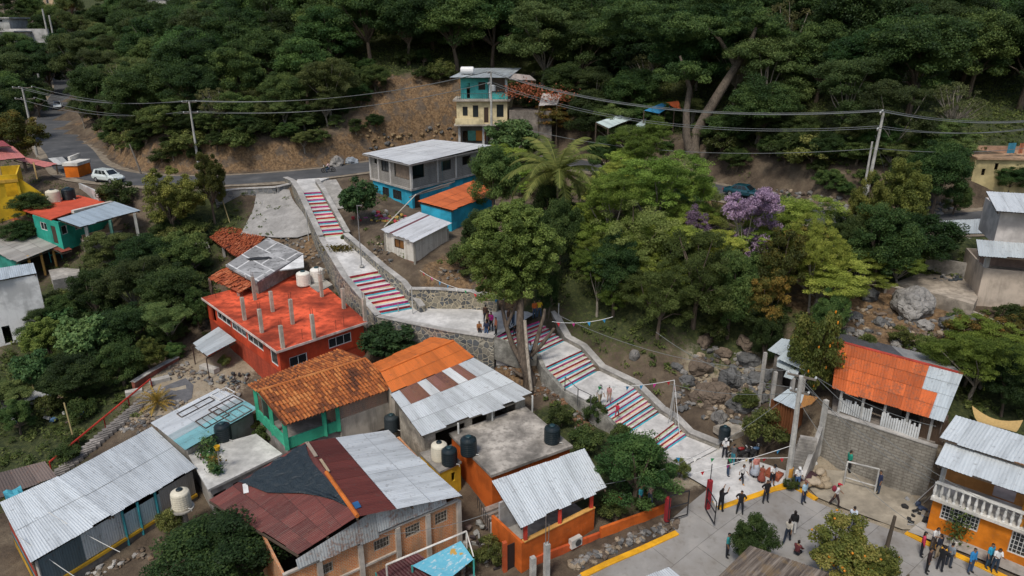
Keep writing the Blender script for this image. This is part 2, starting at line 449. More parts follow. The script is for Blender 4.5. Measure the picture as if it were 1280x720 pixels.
# the stepped street: stations (left px, left py, right px, right py, z)
ST_ = [(369,229,394,229,11.4),(377.5,241,401,239.5,11.2),(404.5,298,432,295.5,8.7),(434,346,481,337,7.5),(476,395,527.5,385.5,5.45)]
LOW = [(620,421,674,401,5.4),(675,443,707.5,427,3.95),(681.5,458.5,727,437.8,3.85),(708,488,750.5,464,2.75),(750.5,511,793,484.5,2.65),(786,544,826.5,517.5,1.25),(813,551,843,528,1.15),(831,566,861,546.5,.38),(850,585,897,561,.26)]
MID = [(476,395,527.5,385.5,5.45),(560,412,580,386,5.42),(620,421,672,390,5.4)]
def stn(L): return [(P(a, b, z), P(c, d, z)) for a, b, c, d, z in L]
S_UP, S_MID, S_LOW = stn(ST_), stn(MID), stn(LOW)
for S in (S_UP, S_MID, S_LOW):
    ctr = [(a+b)/2 for a, b in S]; wd = [(a-b).length/2 for a, b in S]
    d, z, _s = ribbon_dist(ctr, XX, YY)
    w = np.clip((d-(np.mean(wd)+.3))/1.2, 0, 1)
    ZZ = np.where(w < 1, np.minimum(ZZ, z-.3)*(1-w)+ZZ*w, ZZ)
from bisect import bisect_left
_gx, _gy, _zz = GX.tolist(), GY.tolist(), ZZ.tolist()
def h(x, y):
    i = min(max(bisect_left(_gx, x)-1, 0), len(_gx)-2); j = min(max(bisect_left(_gy, y)-1, 0), len(_gy)-2)
    tx = (x-_gx[i])/(_gx[i+1]-_gx[i]); ty = (y-_gy[j])/(_gy[j+1]-_gy[j]); r0, r1 = _zz[j], _zz[j+1]
    return (r0[i]*(1-tx)+r0[i+1]*tx)*(1-ty)+(r1[i]*(1-tx)+r1[i+1]*tx)*ty
def G(px, py, lift=0.):
    """where the ray through a surveyed point meets the ground"""
    a = V(0, 0, CAMH); d = PD(px, py, 1)-a; t = 25.
    while t < 330:
        p = a+d*t
        if p.z < h(p.x, p.y): break
        t += .5
    lo, hi = t-.5, t
    for _ in range(14):
        m = (lo+hi)/2; p = a+d*m
        if p.z < h(p.x, p.y): hi = m
        else: lo = m
    p = a+d*hi; return V(p.x, p.y, h(p.x, p.y)+lift)
def zone(specs):
    o = np.zeros_like(XX)
    for px, py, z, r in specs:
        q = P(px, py, z); o = np.maximum(o, np.clip(1.4-np.hypot(XX-q.x, YY-q.y)/r, 0, 1))
    return o
forest = np.clip((rd-7)/4, 0, 1)*(rside > 0)
cutz = np.clip(1.5-np.hypot((XX+12)/11, (YY-110.5)/5.5), 0, 1)*(rside > 0)
bank = np.clip(1-np.abs(rd-6)/2.2, 0, 1)*(rside > 0)*(XX < 0)
ochre = np.maximum(np.maximum(cutz, bank), zone([(570,350,7,3.5),(640,355,7,3),(600,340,7.6,3),(700,470,2.4,2),(640,465,2.8,2),(360,290,7.5,2.5),(390,315,6.5,2),(1130,400,7,5),(1080,405,7,4),(870,245,11.5,5),(1000,345,9,5)]))
grass = np.maximum(forest*(1-cutz), zone([(60,540,-1,6),(20,590,-1,5),(130,400,1,10),(60,470,0,8),(180,350,4,9),(250,300,6,6),(110,500,-.6,6),(680,320,9,7),(800,330,9,10),(900,340,9,9),(1000,330,9.5,9),(1100,320,10,8),(1230,490,5,6),(760,580,.6,5),(700,535,1.2,3),(1270,300,11,9)]))
sand = zone([(240,475,1.3,5),(210,500,.9,3),(1060,600,.25,3.5),(1100,620,.2,5),(900,470,2.6,3.5),(850,590,.2,2),(280,455,1.4,4),(330,335,5,3)])
MT = NT('ground_soil', .95)
n1 = MT.noise(.5, 7, None, .65); n2 = MT.noise(3.2, 6, None, .7); v1 = MT.vor(1.3)
soil = MT.ramp(n1, [(.3, (.045, .033, .024)), (.5, (.10, .075, .052)), (.7, (.165, .13, .09))])
och = MT.ramp(n2, [(.3, (.06, .038, .023)), (.48, (.16, .10, .052)), (.62, (.25, .165, .09)), (.75, (.09, .075, .06))])
ck = MT.vor(.8, 'DISTANCE_TO_EDGE', MT.mix(.5, MT.wpos(), MT.n('ShaderNodeTexNoise').outputs['Color'])); ck2 = MT.step(MT.noise(1.7, 7, MT.scaled(MT.wpos(), (1, 1, .45)), .7, 1.2), .56, .66); och = MT.mix(MT.math('MULTIPLY', ck2, .8), och, (.055, .04, .03)); och = MT.mix(MT.math('MULTIPLY', MT.step(ck, .05, .01), .35), och, (.05, .038, .028)); och = MT.mix(MT.math('MULTIPLY', MT.step(MT.noise(.6, 5), .5, .6), .6), och, (.085, .075, .065))
grs = MT.ramp(n2, [(.35, (.016, .024, .009)), (.55, (.05, .062, .02)), (.75, (.12, .115, .045))])
snd = MT.ramp(n1, [(.3, (.20, .165, .115)), (.5, (.30, .25, .18)), (.7, (.37, .33, .26))])
def am(nm, fac_n):
    return MT.step(MT.math('ADD', MT.attr(nm), MT.math('MULTIPLY', MT.math('SUBTRACT', fac_n, .5), .9)), .35, .65)
c = MT.mix(am('sand', n2), soil, snd); c = MT.mix(am('grass', n2), c, grs); c = MT.mix(am('ochre', n1), c, och)
c = MT.mix(MT.math('MULTIPLY', MT.step(MT.noise(11, 4), .58, .72), .5), c, (.05, .04, .032))
MT.color(c); MT.bump(MT.math('ADD', n2, MT.math('MULTIPLY', v1, .4)), .7, .18)
def make_terrain():
    nz = rng.normal(0, .05, ZZ.shape)*np.clip(rd/8-.6, 0, 1)*(1+11*cutz)
    Z = ZZ+nz
    ny, nx = Z.shape
    verts = np.stack([XX, YY, Z], -1).reshape(-1, 3)
    fs = [(j*nx+i, j*nx+i+1, (j+1)*nx+i+1, (j+1)*nx+i) for j in range(ny-1) for i in range(nx-1)]
    me = bpy.data.meshes.new('ground'); me.from_pydata(verts.tolist(), [], fs)
    for nm, arr in (('ochre', ochre), ('grass', grass), ('sand', sand)):
        at = me.attributes.new(nm, 'FLOAT', 'POINT'); at.data.foreach_set('value', arr.ravel().astype(np.float32))
    me.polygons.foreach_set('use_smooth', np.ones(len(fs), dtype=bool)); me.materials.append(MT.mat); me.update()
    o = bpy.data.objects.new('ground', me); COL.objects.link(o); tag(o, kind='structure')
make_terrain()
# ------------------------------------------------------------------ road ribbon
def make_road():
    t = NT('asphalt', .85); co = t.wpos()
    a = t.noise(.35, 6); b = t.noise(2.5, 5)
    c = t.ramp(a, [(.3, (.055, .058, .062)), (.55, (.085, .087, .09)), (.75, (.13, .13, .13))]); c = t.mix(t.math('MULTIPLY', t.step(b, .5, .7), .4), c, (.05, .05, .05))
    t.color(c); t.bump(b, .2, .03)
    mb = MB(); sh = MB(); rows = []; rows2 = []
    for i, p in enumerate(ROADS):
        d = (ROADS[min(i+1, len(ROADS)-1)]-ROADS[max(i-1, 0)]); n = V(-d.y, d.x, 0).normalized()
        wl = 3.2
        rows.append([p+n*s*wl+V(0, 0, .02-.03*abs(s)) for s in (1, .5, 0, -.5, -1)])
        rows2.append([p+n*s+V(0, 0, -.03-.06*max(0, abs(s)-3.4)) for s in (4.6+.35*math.sin(i*.9), 3.4, 3.0, 0, -3.0, -3.4, -4.3-.3*math.sin(i*.7))])
    mb.grid(rows); sh.grid(rows2)
    tag(mb.build('road', t.mat, at=(0, 0, 0), smooth=True), kind='structure')
    g = NT('gravel_verge', .95); n = g.noise(1.5, 6); g.color(g.ramp(n, [(.3, (.12, .10, .075)), (.55, (.24, .20, .15)), (.75, (.31, .28, .22))])); g.bump(n, .4, .05)
    tag(sh.build('road_verge', g.mat, at=(0, 0, 0), smooth=True), kind='structure')
make_road()
# ------------------------------------------------------------------ paved sheets that follow the ground
def sheet(name, pix, mat, lift=.06, dense=.9, world=None):
    bm = bmesh.new()
    pp = [G(*p) for p in pix] if world is None else world
    if area2(pp) < 0: pp = pp[::-1]
    bm.faces.new([bm.verts.new((p[0], p[1], 0)) for p in pp])
    bmesh.ops.triangulate(bm, faces=bm.faces[:])
    for _ in range(7):
        ee = [e for e in bm.edges if e.calc_length() > dense*1.4]
        if not ee: break
        bmesh.ops.subdivide_edges(bm, edges=ee, cuts=1, use_grid_fill=False); bmesh.ops.triangulate(bm, faces=bm.faces[:])
    for v in bm.verts: v.co.z = h(v.co.x, v.co.y)+lift
    me = bpy.data.meshes.new(name); bm.to_mesh(me); bm.free(); me.materials.append(mat)
    o = bpy.data.objects.new(name, me); COL.objects.link(o); return tag(o, kind='structure')
STREETC = (.30, .29, .275)
t = NT('street_concrete', .85)
q = t.n('ShaderNodeTexBrick'); t.lk(t.scaled(t.wpos(), (1, 1, 1)), q.inputs['Vector']); mp = q.inputs['Vector'].links[0].from_node; mp.inputs['Rotation'].default_value = (0, 0, R(-38))
for k, v in (('Color1', STREETC), ('Color2', mul(STREETC, .88)), ('Mortar', mul(STREETC, .45))): q.inputs[k].default_value = tuple(v)+(1,)
q.inputs['Scale'].default_value = 1; q.inputs['Brick Width'].default_value = 4.2; q.inputs['Row Height'].default_value = 3.1; q.inputs['Mortar Size'].default_value = .02
a = t.noise(.42, 7, None, .65); b = t.noise(2.4, 6)
c = t.mix(t.math('MULTIPLY', t.step(a, .40, .78), .6), q.outputs['Color'], (.15, .125, .095))
c = t.mix(t.math('MULTIPLY', t.step(b, .52, .7), .4), c, (.15, .135, .115)); c = t.mix(t.math('MULTIPLY', t.step(a, .48, .3), .5), c, (.36, .34, .31))
t.color(c); t.bump(b, .3, .03)
M_STREET = t.mat
M_APRON = concrete((.55, .54, .52), .4, .5); M_COURT = concrete((.33, .29, .225), .55, .35)
sheet('street', [(690,745),(727,718),(846,669),(838,652),(886,612),(896,636),(962,614),(985,606),(1022,630),(1130,670),(1290,738),(1290,800),(690,800)], M_STREET, .12, .6)
sheet('plaza', [(832,568),(862,547),(900,558),(925,575),(985,592),(984,604),(962,612),(894,636),(884,612),(850,592)], M_APRON, .17, .6)
sheet('court', [(1022,624),(1004,604),(1024,588),(1060,590),(1130,612),(1158,640),(1146,664),(1128,664)], M_COURT, .14, .6)
sheet('pavement', [(1134,668),(1150,655),(1175,668),(1290,716),(1290,730)], concrete((.33, .31, .28), .5, .6), .22, .6)
sheet('gravel_patch', [(200,486),(232,473),(242,482),(240,498),(218,512),(212,505)], concrete((.12, .12, .125), .3, 3.0), .05, .5)
YEL = paint((.72, .36, .015), .55)
def kerb(name, pix, w=.42, hh=.17, mat=YEL, z=None):
    mb = MB(); pp = [G(*p) for p in pix]; rows = []
    dense = []
    for a, b in zip(pp[:-1], pp[1:]):
        n = max(1, int((b-a).length/1.2))
        for k in range(n): dense.append(a.lerp(b, k/n))
    dense.append(pp[-1])
    for i, p in enumerate(dense):
        d = dense[min(i+1, len(dense)-1)]-dense[max(i-1, 0)]; n = V(-d.y, d.x, 0).normalized()
        z0 = h(p.x, p.y)
        rows.append([V(*(p+n*s*w/2)[:2], z0+q) for s, q in ((-1, -.15), (-1, hh), (-.85, hh+.02), (.85, hh+.02), (1, hh), (1, -.15))])
    mb.grid(rows)
    a0, a1 = rows[0], rows[-1]; mb.face(a0[::-1]); mb.face(a1)
    return tag(mb.build(name, mat, at=(0, 0, 0)), kind='structure')
kerb('kerb', [(727,722),(760,706),(800,689),(846,668)])
kerb('kerb', [(895,634),(930,622),(962,611),(985,606)], .95, .14)
kerb('kerb', [(985,606),(1002,615),(1020,626)], .5, .14)
kerb('kerb', [(1132,668),(1160,682),(1200,698),(1285,738)], .42)
# ------------------------------------------------------------------ the painted stairway
PAL = [(.46, .03, .05), (.06, .42, .50), (.56, .56, .54), (.56, .05, .20), (.46, .58, .38), (.66, .54, .36)]
M_ST = [concrete((.60, .59, .57), .35, .7)]+[paint(c, .9) for c in PAL]
M_STONE = stonework(2.3)
M_CAP = concrete((.40, .385, .36), .5)
def flight(label, S, n, seed, order):
    (l0, r0), (l1, r1) = S
    mb = MB()
    z0, z1 = l0.z, l1.z
    bot = min(z0, z1)-1.2
    for i in range(n):
        t0, t1 = i/n, (i+1)/n
        zt = lerp(z0, z1, t1); zp = lerp(z0, z1, t0)
        a, b = l0.lerp(l1, t0), r0.lerp(r1, t0); c, d = r0.lerp(r1, t1), l0.lerp(l1, t1)
        up = lambda p, z: V(p.x, p.y, z)
        mb.face([up(a, zp), up(a, zt), up(b, zt), up(b, zp)][::-1], (1, 4)[(i+seed) % 2], .5)          # riser in red or magenta
        e2, f2 = a.lerp(d, .52), b.lerp(c, .52)
        mb.face([up(e2, zt), up(d, zt), up(c, zt), up(f2, zt)], 0, .5)                                   # bare front of the tread
        mb.face([up(a, zt), up(e2, zt), up(f2, zt), up(b, zt)], order[i % len(order)], .5)              # painted band
        mb.face([up(a, bot), up(d, bot), up(d, zt), up(a, zt)], 0); mb.face([up(c, bot), up(b, bot), up(b, zt), up(c, zt)], 0)
    mb.face([V(l1.x, l1.y, bot), V(r1.x, r1.y, bot), r1, l1], 0)
    o = mb.build('stair_flight', M_ST); return tag(o, label, 'stairs', 'painted flights of the stairway')
def ramp_(name, S):
    mb = MB()
    for (l0, r0), (l1, r1) in zip(S[:-1], S[1:]):
        n = 6
        rows = [[l0.lerp(l1, k/n).lerp(r0.lerp(r1, k/n), q/4) for q in range(5)] for k in range(n+1)]
        mb.grid(rows)
        for (p0, p1) in ((l0, l1), (r1, r0)):
            mb.face([V(p0.x, p0.y, p0.z-1.5), V(p1.x, p1.y, p1.z-1.5), p1, p0])
    return tag(mb.build(name, M_APRON, smooth=False), kind='structure')
ramp_('landing', [(P(372,224,11.5), P(412,222,11.5)), (S_UP[0]), S_UP[1]])
flight('topmost narrow painted flight just below the road', S_UP[1:3], 12, 1, [2, 6, 2, 5, 3, 2, 6, 5])
ramp_('landing', S_UP[2:4])
flight('second painted flight from the road, between the sloping path and the walled landing', S_UP[3:5], 9, 2, [5, 2, 3, 6, 2, 5, 6, 2, 2])
ramp_('landing', S_MID)
flight('painted flight beside the bare forked trunks, starting at the walled landing', S_LOW[0:2], 8, 3, [2, 5, 6, 2, 3, 2, 5])
ramp_('landing', S_LOW[1:3])
flight('painted flight right below the bare forked trunks, with a thin handrail at its foot', S_LOW[2:4], 6, 4, [2, 5, 6, 2, 5])
ramp_('landing', S_LOW[3:5])
flight('painted flight with a child in red standing on it, above the shortest one', S_LOW[4:6], 8, 5, [2, 3, 2, 5, 6, 2, 5])
ramp_('landing', S_LOW[5:7])
flight('lowest and shortest painted flight, opening onto the plaza', S_LOW[6:8], 4, 6, [5, 2, 6, 2])
ramp_('landing', S_LOW[7:9])
def wall_line(name, label, cat, pts, th, zb, mat=None, cap=True, group=None, capw=.08, capm=None):
    """masonry wall along top points, down to zb below each point (number) or list"""
    mb = MB(); cb = MB()
    for i in range(len(pts)-1):
        a, b = Vector(pts[i]), Vector(pts[i+1]); d = V(b.x-a.x, b.y-a.y, 0).normalized(); n = V(-d.y, d.x, 0)*th/2
        za = zb[i] if isinstance(zb, list) else a.z-zb; z2 = zb[i+1] if isinstance(zb, list) else b.z-zb
        poly = [a-n, b-n, b+n, a+n]
        mb.prism([p[:2] for p in poly], [za, z2, z2, za], [a.z, b.z, b.z, a.z])
        if cap:
            n2 = n*(1+capw*2/th); e = d*.004
            cb.prism([p[:2] for p in (a-n2+e, b-n2, b+n2, a+n2+e)], [a.z+.003, b.z+.003]*1+[b.z+.003, a.z+.003], [a.z+.07, b.z+.07, b.z+.07, a.z+.07])
    if cap:
        root = thing(name, label, cat, mb.base(), group); mb.build('masonry', mat or M_STONE, root); cb.build('coping', capm or M_CAP, root); return root
    return tag(mb.build(name, mat or M_STONE), label, cat, group)
def edge(S, k, off, dz):
    out = []
    for (l, r) in S:
        d = (l-r); d.z = 0; d.normalize()
        p = (l if k == 0 else r)+d*(off if k == 0 else -off); out.append(V(p.x, p.y, p.z+dz))
    return out
gst = 'stone walls beside the stairway'
wall_line('stone_wall', 'grey stone wall down the left of the topmost flight', 'wall', edge([(P(360,225,11.5), P(395,225,11.5))]+S_UP[0:3], 0, .3, .35), .5, 4.5, None, True, gst)
wall_line('stone_wall', 'tall rubble wall carrying the sloping path behind the red house', 'wall', edge(S_UP[2:5], 0, .25, .12), .45, 4.2, None, True, gst)
wall_line('stone_wall', 'stone parapet between the topmost flight and the leafy tree', 'wall', edge(S_UP[0:3], 1, .25, .45), .4, 2.2, None, True, gst)
wall_line('stone_wall', 'stone parapet between the sloping path and the white shack', 'wall', [P(432,292,9.3), P(480,333,8.2), P(505,352,7.4), P(528,383,6.0)], .45, 2.5, None, True, gst)
wall_line('stone_wall', 'mottled stone retaining wall along the back of the landing', 'wall', [P(512,361,7.3), P(545,361,7.3), P(590,364,7.1), P(622,371,6.8)], .5, 2.4, stonework(2.6, (.06,.065,.07), (.34,.30,.22), (.46,.40,.29)), True, gst)
wall_line('stone_wall', 'rubble retaining wall under the front edge of the landing', 'wall', edge(S_MID, 0, .22, .03), .45, 3.2, None, True, gst)
wall_line('stone_wall', 'low stone kerb wall along the uphill side of the lower flights', 'wall', edge([(P(640,421,5.5), P(690,395,5.5))]+S_LOW[1:], 1, .3, .35), .5, 1.8, concrete((.30,.28,.24), .7, 1.5), True, gst)
wall_line('stone_wall', 'low wall along the downhill side of the lower flights', 'wall', edge(S_LOW, 0, .2, .08), .35, 2.0, concrete((.26,.25,.22), .7, 1.5), False, gst)
wall_line('stone_wall', 'rough stone retaining wall holding up the road beside the topmost flight', 'wall', [P(268,240,11), P(300,236,11.1), P(345,234,11.2), P(362,230,11.3)], .6, 4.6, stonework(1.8, (.10,.105,.11), (.34,.34,.33), (.30,.29,.27)), True, gst)
# concrete slope beside the top flight and gravel fan under the road
sheet('pavement', [(398,228),(420,225),(452,254),(448,262),(418,262)], concrete((.36, .345, .32), .5, .5), .1)
sheet('gravel_fan', [(322,238),(362,240),(388,285),(396,292),(372,300),(330,298),(300,300)], concrete((.31, .30, .285), .35, .8), .3)
# ------------------------------------------------------------------ building helpers
def bil(A, B, C, D, u, v): return A.lerp(B, u).lerp(D.lerp(C, u), v)
def sheet_roof(mb, A, B, C, D, sw=.95, sl=2.6, pitch=.24, amp=.028, m=0, rag=.06, seg=4):
    """roof of separate corrugated sheets: A-B upper edge, D-C lower edge"""
    pitch *= .68; amp *= .38
    W = ((B-A).length+(C-D).length)/2; L = ((D-A).length+(C-B).length)/2
    nc = max(1, round(W/sw)); nr = max(1, round(L/sl))
    N = (B-A).cross(D-A).normalized()
    if N.z < 0: N = -N
    for r_ in range(nr):
        for c_ in range(nc):
            u0, u1 = c_/nc, (c_+1)/nc; v0, v1 = r_/nr, (r_+1)/nr
            v1 += .1/L; last = r_ == nr-1
            if last: v1 = 1+random.uniform(-rag, rag)/L*2
            if r_ == 0: v0 -= random.uniform(0, rag)/L
            rr = random.random(); lift = .016*(nr-r_)+random.uniform(0, .012)
            k = max(2, round(W/nc/pitch)*seg)
            mm = m((u0+u1)/2, (v0+v1)/2) if callable(m) else m
            rows = []; uvs = []
            for v_ in (v0, (v0+v1)/2, v1-.05/L, v1):
                row = []; uv = []
                for q in range(k+1):
                    u = lerp(u0, u1, q/k)
                    p = bil(A, B, C, D, u, v_)+N*(lift+amp*math.sin(2*math.pi*u*W/pitch)+random.uniform(-.004, .004))
                    row.append(p); uv.append((u*W, v_*L))
                rows.append(row); uvs.append(uv)
            mb.grid(rows[:3], mm, rr, uvs[:3])
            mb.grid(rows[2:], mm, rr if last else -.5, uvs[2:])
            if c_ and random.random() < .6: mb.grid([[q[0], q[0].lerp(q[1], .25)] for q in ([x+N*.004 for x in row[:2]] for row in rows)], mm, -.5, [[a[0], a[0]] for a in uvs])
def tile_roof(mb, A, B, C, D, tw=.27, tl=.42, m=0, hole=0., jit=.02):
    W = ((B-A).length+(C-D).length)/2; L = ((D-A).length+(C-B).length)/2
    nc = max(2, round(W/tw)); nr = max(1, round(L/tl)); N = (B-A).cross(D-A).normalized()
    if N.z < 0: N = -N
    mb.grid([[bil(A, B, C, D, u, v)-N*.03 for u in (0, .5, 1)] for v in (0, .5, 1)], m, 0.05)
    U = (B-A).normalized()
    for r_ in range(nr):
        for c_ in range(nc):
            if random.random() < hole: continue
            for cover in (0, 1):
                uc = (c_+.5+(.5 if cover else 0))/nc
                if uc > 1: continue
                dv = random.uniform(-jit, jit)/tl/nr; du = random.uniform(-jit, jit)
                rows = []
                for v_, wv, lf in ((r_/nr+dv, .92, .0), ((r_+1.18)/nr+dv, 1.08, .03)):
                    p = bil(A, B, C, D, uc, v_); row = []
                    for q in range(5):
                        a = math.pi*q/4; x = -math.cos(a)*tw*.36*wv+du; y = math.sin(a)*.085*wv
                        row.append(p+U*x+N*((.045+y) if cover else (.075-y))+N*lf)
                    rows.append(row)
                mb.grid(rows, m, 1.0*random.random()**.8 if cover else .2*random.random())
def inset(poly, d):
    """offset a polygon inwards (works for either orientation)"""
    n = len(poly); s = 1 if area2(poly) > 0 else -1; out = []
    for i in range(n):
        p, a, b = Vector(poly[i][:2]), Vector(poly[i-1][:2]), Vector(poly[(i+1) % n][:2])
        e1 = (p-a).normalized(); e2 = (b-p).normalized()
        n1 = Vector((-e1.y, e1.x))*s; n2 = Vector((-e2.y, e2.x))*s
        k = 1+n1.dot(n2)
        out.append(p+(n1+n2)*d/max(k, .2))
    return out
def plane_z(A, B, D, x, y):
    N = (B-A).cross(D-A); return A.z-(N.x*(x-A.x)+N.y*(y-A.y))/N.z
FR_W = plain((.6, .6, .58)); FR_B = plain((.05, .04, .035)); DARK = plain((.02, .02, .02), .9)
def walls(root, poly, z0, z1, mat, ops=None, t=.14, name='wall', frame=None, pane=None):
    """wall shell with real openings. poly: xy points; z1 number or per vertex; ops {edge: [(u0,u1,za,zb,kind)]}"""
    poly = [Vector(p[:2]) for p in poly]; n = len(poly); inn = inset(poly, t)
    Z1 = [z1]*n if isinstance(z1, (int, float)) else list(z1); Z0 = [z0]*n if isinstance(z0, (int, float)) else list(z0)
    mb = MB(); ops = ops or {}; r = random.random()
    s = 1 if area2(poly) > 0 else -1
    def slab(p, q, pi, qi, za, zb, zc, zd):      # za,zb bottom at p,q ; zc,zd top at p,q
        o = [V(p.x, p.y, za), V(q.x, q.y, zb), V(q.x, q.y, zd), V(p.x, p.y, zc)]
        k = [V(pi.x, pi.y, za), V(qi.x, qi.y, zb), V(qi.x, qi.y, zd), V(pi.x, pi.y, zc)]
        fs = [o, k[::-1], [o[3], o[2], k[2], k[3]], [o[0], k[0], k[1], o[1]], [o[0], o[3], k[3], k[0]], [o[1], k[1], k[2], o[2]]]
        for f in fs: mb.face(f if s > 0 else f[::-1], 0, r)
    for i in range(n):
        j = (i+1) % n; a, b, ai, bi = poly[i], poly[j], inn[i], inn[j]
        L = (b-a).length; d = (b-a)/L; nrm = Vector((-d.y, d.x))*s*t
        def pt(u): return a+d*(u*L)
        def pin(u): return ai if u <= 0 else bi if u >= 1 else pt(u)+nrm
        def top(u): return lerp(Z1[i], Z1[j], u)
        def bot(u): return lerp(Z0[i], Z0[j], u)
        cur = 0
        for (u0, u1, za, zb, kind) in sorted(ops.get(i, [])):
            if u0 > cur: slab(pt(cur), pt(u0), pin(cur), pin(u0), bot(cur), bot(u0), top(cur), top(u0))
            if za > bot(u0)+.01: slab(pt(u0), pt(u1), pin(u0), pin(u1), bot(u0), bot(u1), za, za)
            if zb < min(top(u0), top(u1))-.01: slab(pt(u0), pt(u1), pin(u0), pin(u1), zb, zb, top(u0), top(u1))
            cur = u1
            if kind in ('win', 'bars', 'lattice'):
                fm = MB(); fw = .06; off = nrm*.35
                p, q = pt(u0)+off, pt(u1)+off
                A0, B0 = V(p.x, p.y, za+fw/2), V(q.x, q.y, za+fw/2); A1, B1 = V(p.x, p.y, zb-fw/2), V(q.x, q.y, zb-fw/2)
                up = V(0, 0, 1); e = (B0-A0).normalized()*fw
                fm.bar(A0, B0, fw, fw); fm.bar(A1, B1, fw, fw)
                h0 = V(0, 0, fw/2+.002)
                fm.bar(A0+e/2+h0, A1+e/2-h0, fw); fm.bar(B0-e/2+h0, B1-e/2-h0, fw)
                nb = max(1, round((u1-u0)*L/(.9 if kind == 'win' else .22)))
                for k in range(1, nb):
                    c0 = A0.lerp(B0, k/nb)+h0; c1 = A1.lerp(B1, k/nb)-h0; fm.bar(c0, c1, .04 if kind == 'win' else .03)
                if kind != 'win':
                    for k in range(1, max(2, round((zb-za)/.3))):
                        zz = lerp(za, zb, k/max(2, round((zb-za)/.3))); fm.bar(V(p.x, p.y, zz)+e, V(q.x, q.y, zz)-e, .022)
                w_ = fm.build('window', frame or FR_W, root)
                pm = MB(); o2 = nrm*.75; p2, q2 = pt(u0)+o2, pt(u1)+o2
                pm.bar(V(p2.x, p2.y, (za+zb)/2), V(q2.x, q2.y, (za+zb)/2), .02, zb-za)
                pm.build('pane', pane or glass(), w_)
            elif kind == 'door' or (isinstance(kind, tuple) and kind[0] == 'door'):
                pm = MB(); o2 = nrm*.5; p2, q2 = pt(u0)+o2, pt(u1)+o2
                pm.bar(V(p2.x, p2.y, (za+zb)/2), V(q2.x, q2.y, (za+zb)/2), .05, zb-za-.02)
                pm.build('door', paint(kind[1], .4) if isinstance(kind, tuple) else wood((.08, .05, .035)), root)
        if cur < 1: slab(pt(cur), pt(1), pin(cur), pin(1), bot(cur), bot(1), top(cur), top(1))
    return mb.build(name, mat, root)
def slab(root, name, poly, z0, z1, mat):
    mb = MB(); mb.prism([tuple(p[:2]) for p in poly], z0, z1); return mb.build(name, mat, root)
def post(root, p, z0, z1, w=.12, mat=None, name='post'):
    mb = MB(); mb.box((p[0], p[1], (z0+z1)/2), (w, w, z1-z0), random.uniform(0, .3)); return mb.build(name, mat or wood((.12, .09, .065)), root)
def quad(*c): return [P(*q) for q in c]
def roof_part(root, Q, mat, name='roof', edge=True, **kw):
    mb = MB(); sheet_roof(mb, *Q, **kw); o = mb.build(name, mat, root)
    A, B, C, D = Q; pb = MB()
    for v in (.04, .35, .66, .96):
        pb.bar(A.lerp(D, v)-V(0, 0, .1), B.lerp(C, v)-V(0, 0, .1), .07, .09)
    for u in (.02, .98):
        pb.bar(A.lerp(B, u)-V(0, 0, .2), D.lerp(C, u)-V(0, 0, .2), .08, .1)
    pb.build('rafters', wood((.10, .075, .055)), root)
    return o
def zat(p, py):
    """height of a point above plan position p that is surveyed at image row py"""
    v = (py-360)/FPX; y = p[1]      # y = d(ct - v st)
    d = y/(CT-v*ST); return CAMH-d*(ST+v*CT)
GM = sheetmetal(GALV, .12); GM2 = sheetmetal((.60, .63, .64), .06, .2); GMR = sheetmetal((.46, .48, .48), .55, .3)
TANKB = plain((.012, .02, .024), .35); TANKW = plain((.62, .57, .45), .45)
def tank(c, r, hh, mat, label, group):
    root = thing('water_tank', label, 'water tank', c, group)
    mb = MB(); prof = [(r*.97, 0), (r, .05*hh)]
    for k in range(1, 7):
        z = hh*.78*k/7; prof += [(r, z-.02), (r*1.025, z), (r, z+.02)]
    prof += [(r, hh*.8), (r*.93, hh*.87), (r*.62, hh*.95), (r*.40, hh*.97)]
    mb.lathe(c, prof, 20); mb.build('body', mat, root, smooth=False)
    lb = MB(); lb.lathe((c[0], c[1], c[2]+hh*.965), [(r*.36, 0), (r*.36, .07), (r*.30, .1), (.03, .12)], 14); lb.build('lid', TANKB if mat is TANKW else plain((.02, .05, .06), .4), root)
    pb = MB(); pb.tube([V(c[0]+r*.9, c[1]-r*.5, c[2]+.12), V(c[0]+r*1.25, c[1]-r*.6, c[2]+.12), V(c[0]+r*1.3, c[1]-r*.6, c[2]-.05)], .025); pb.build('pipe', plain((.55, .55, .52)), root)
    return root
GT_B, GT_W = 'black water tanks on the roofs', 'cream water tanks on the roofs'
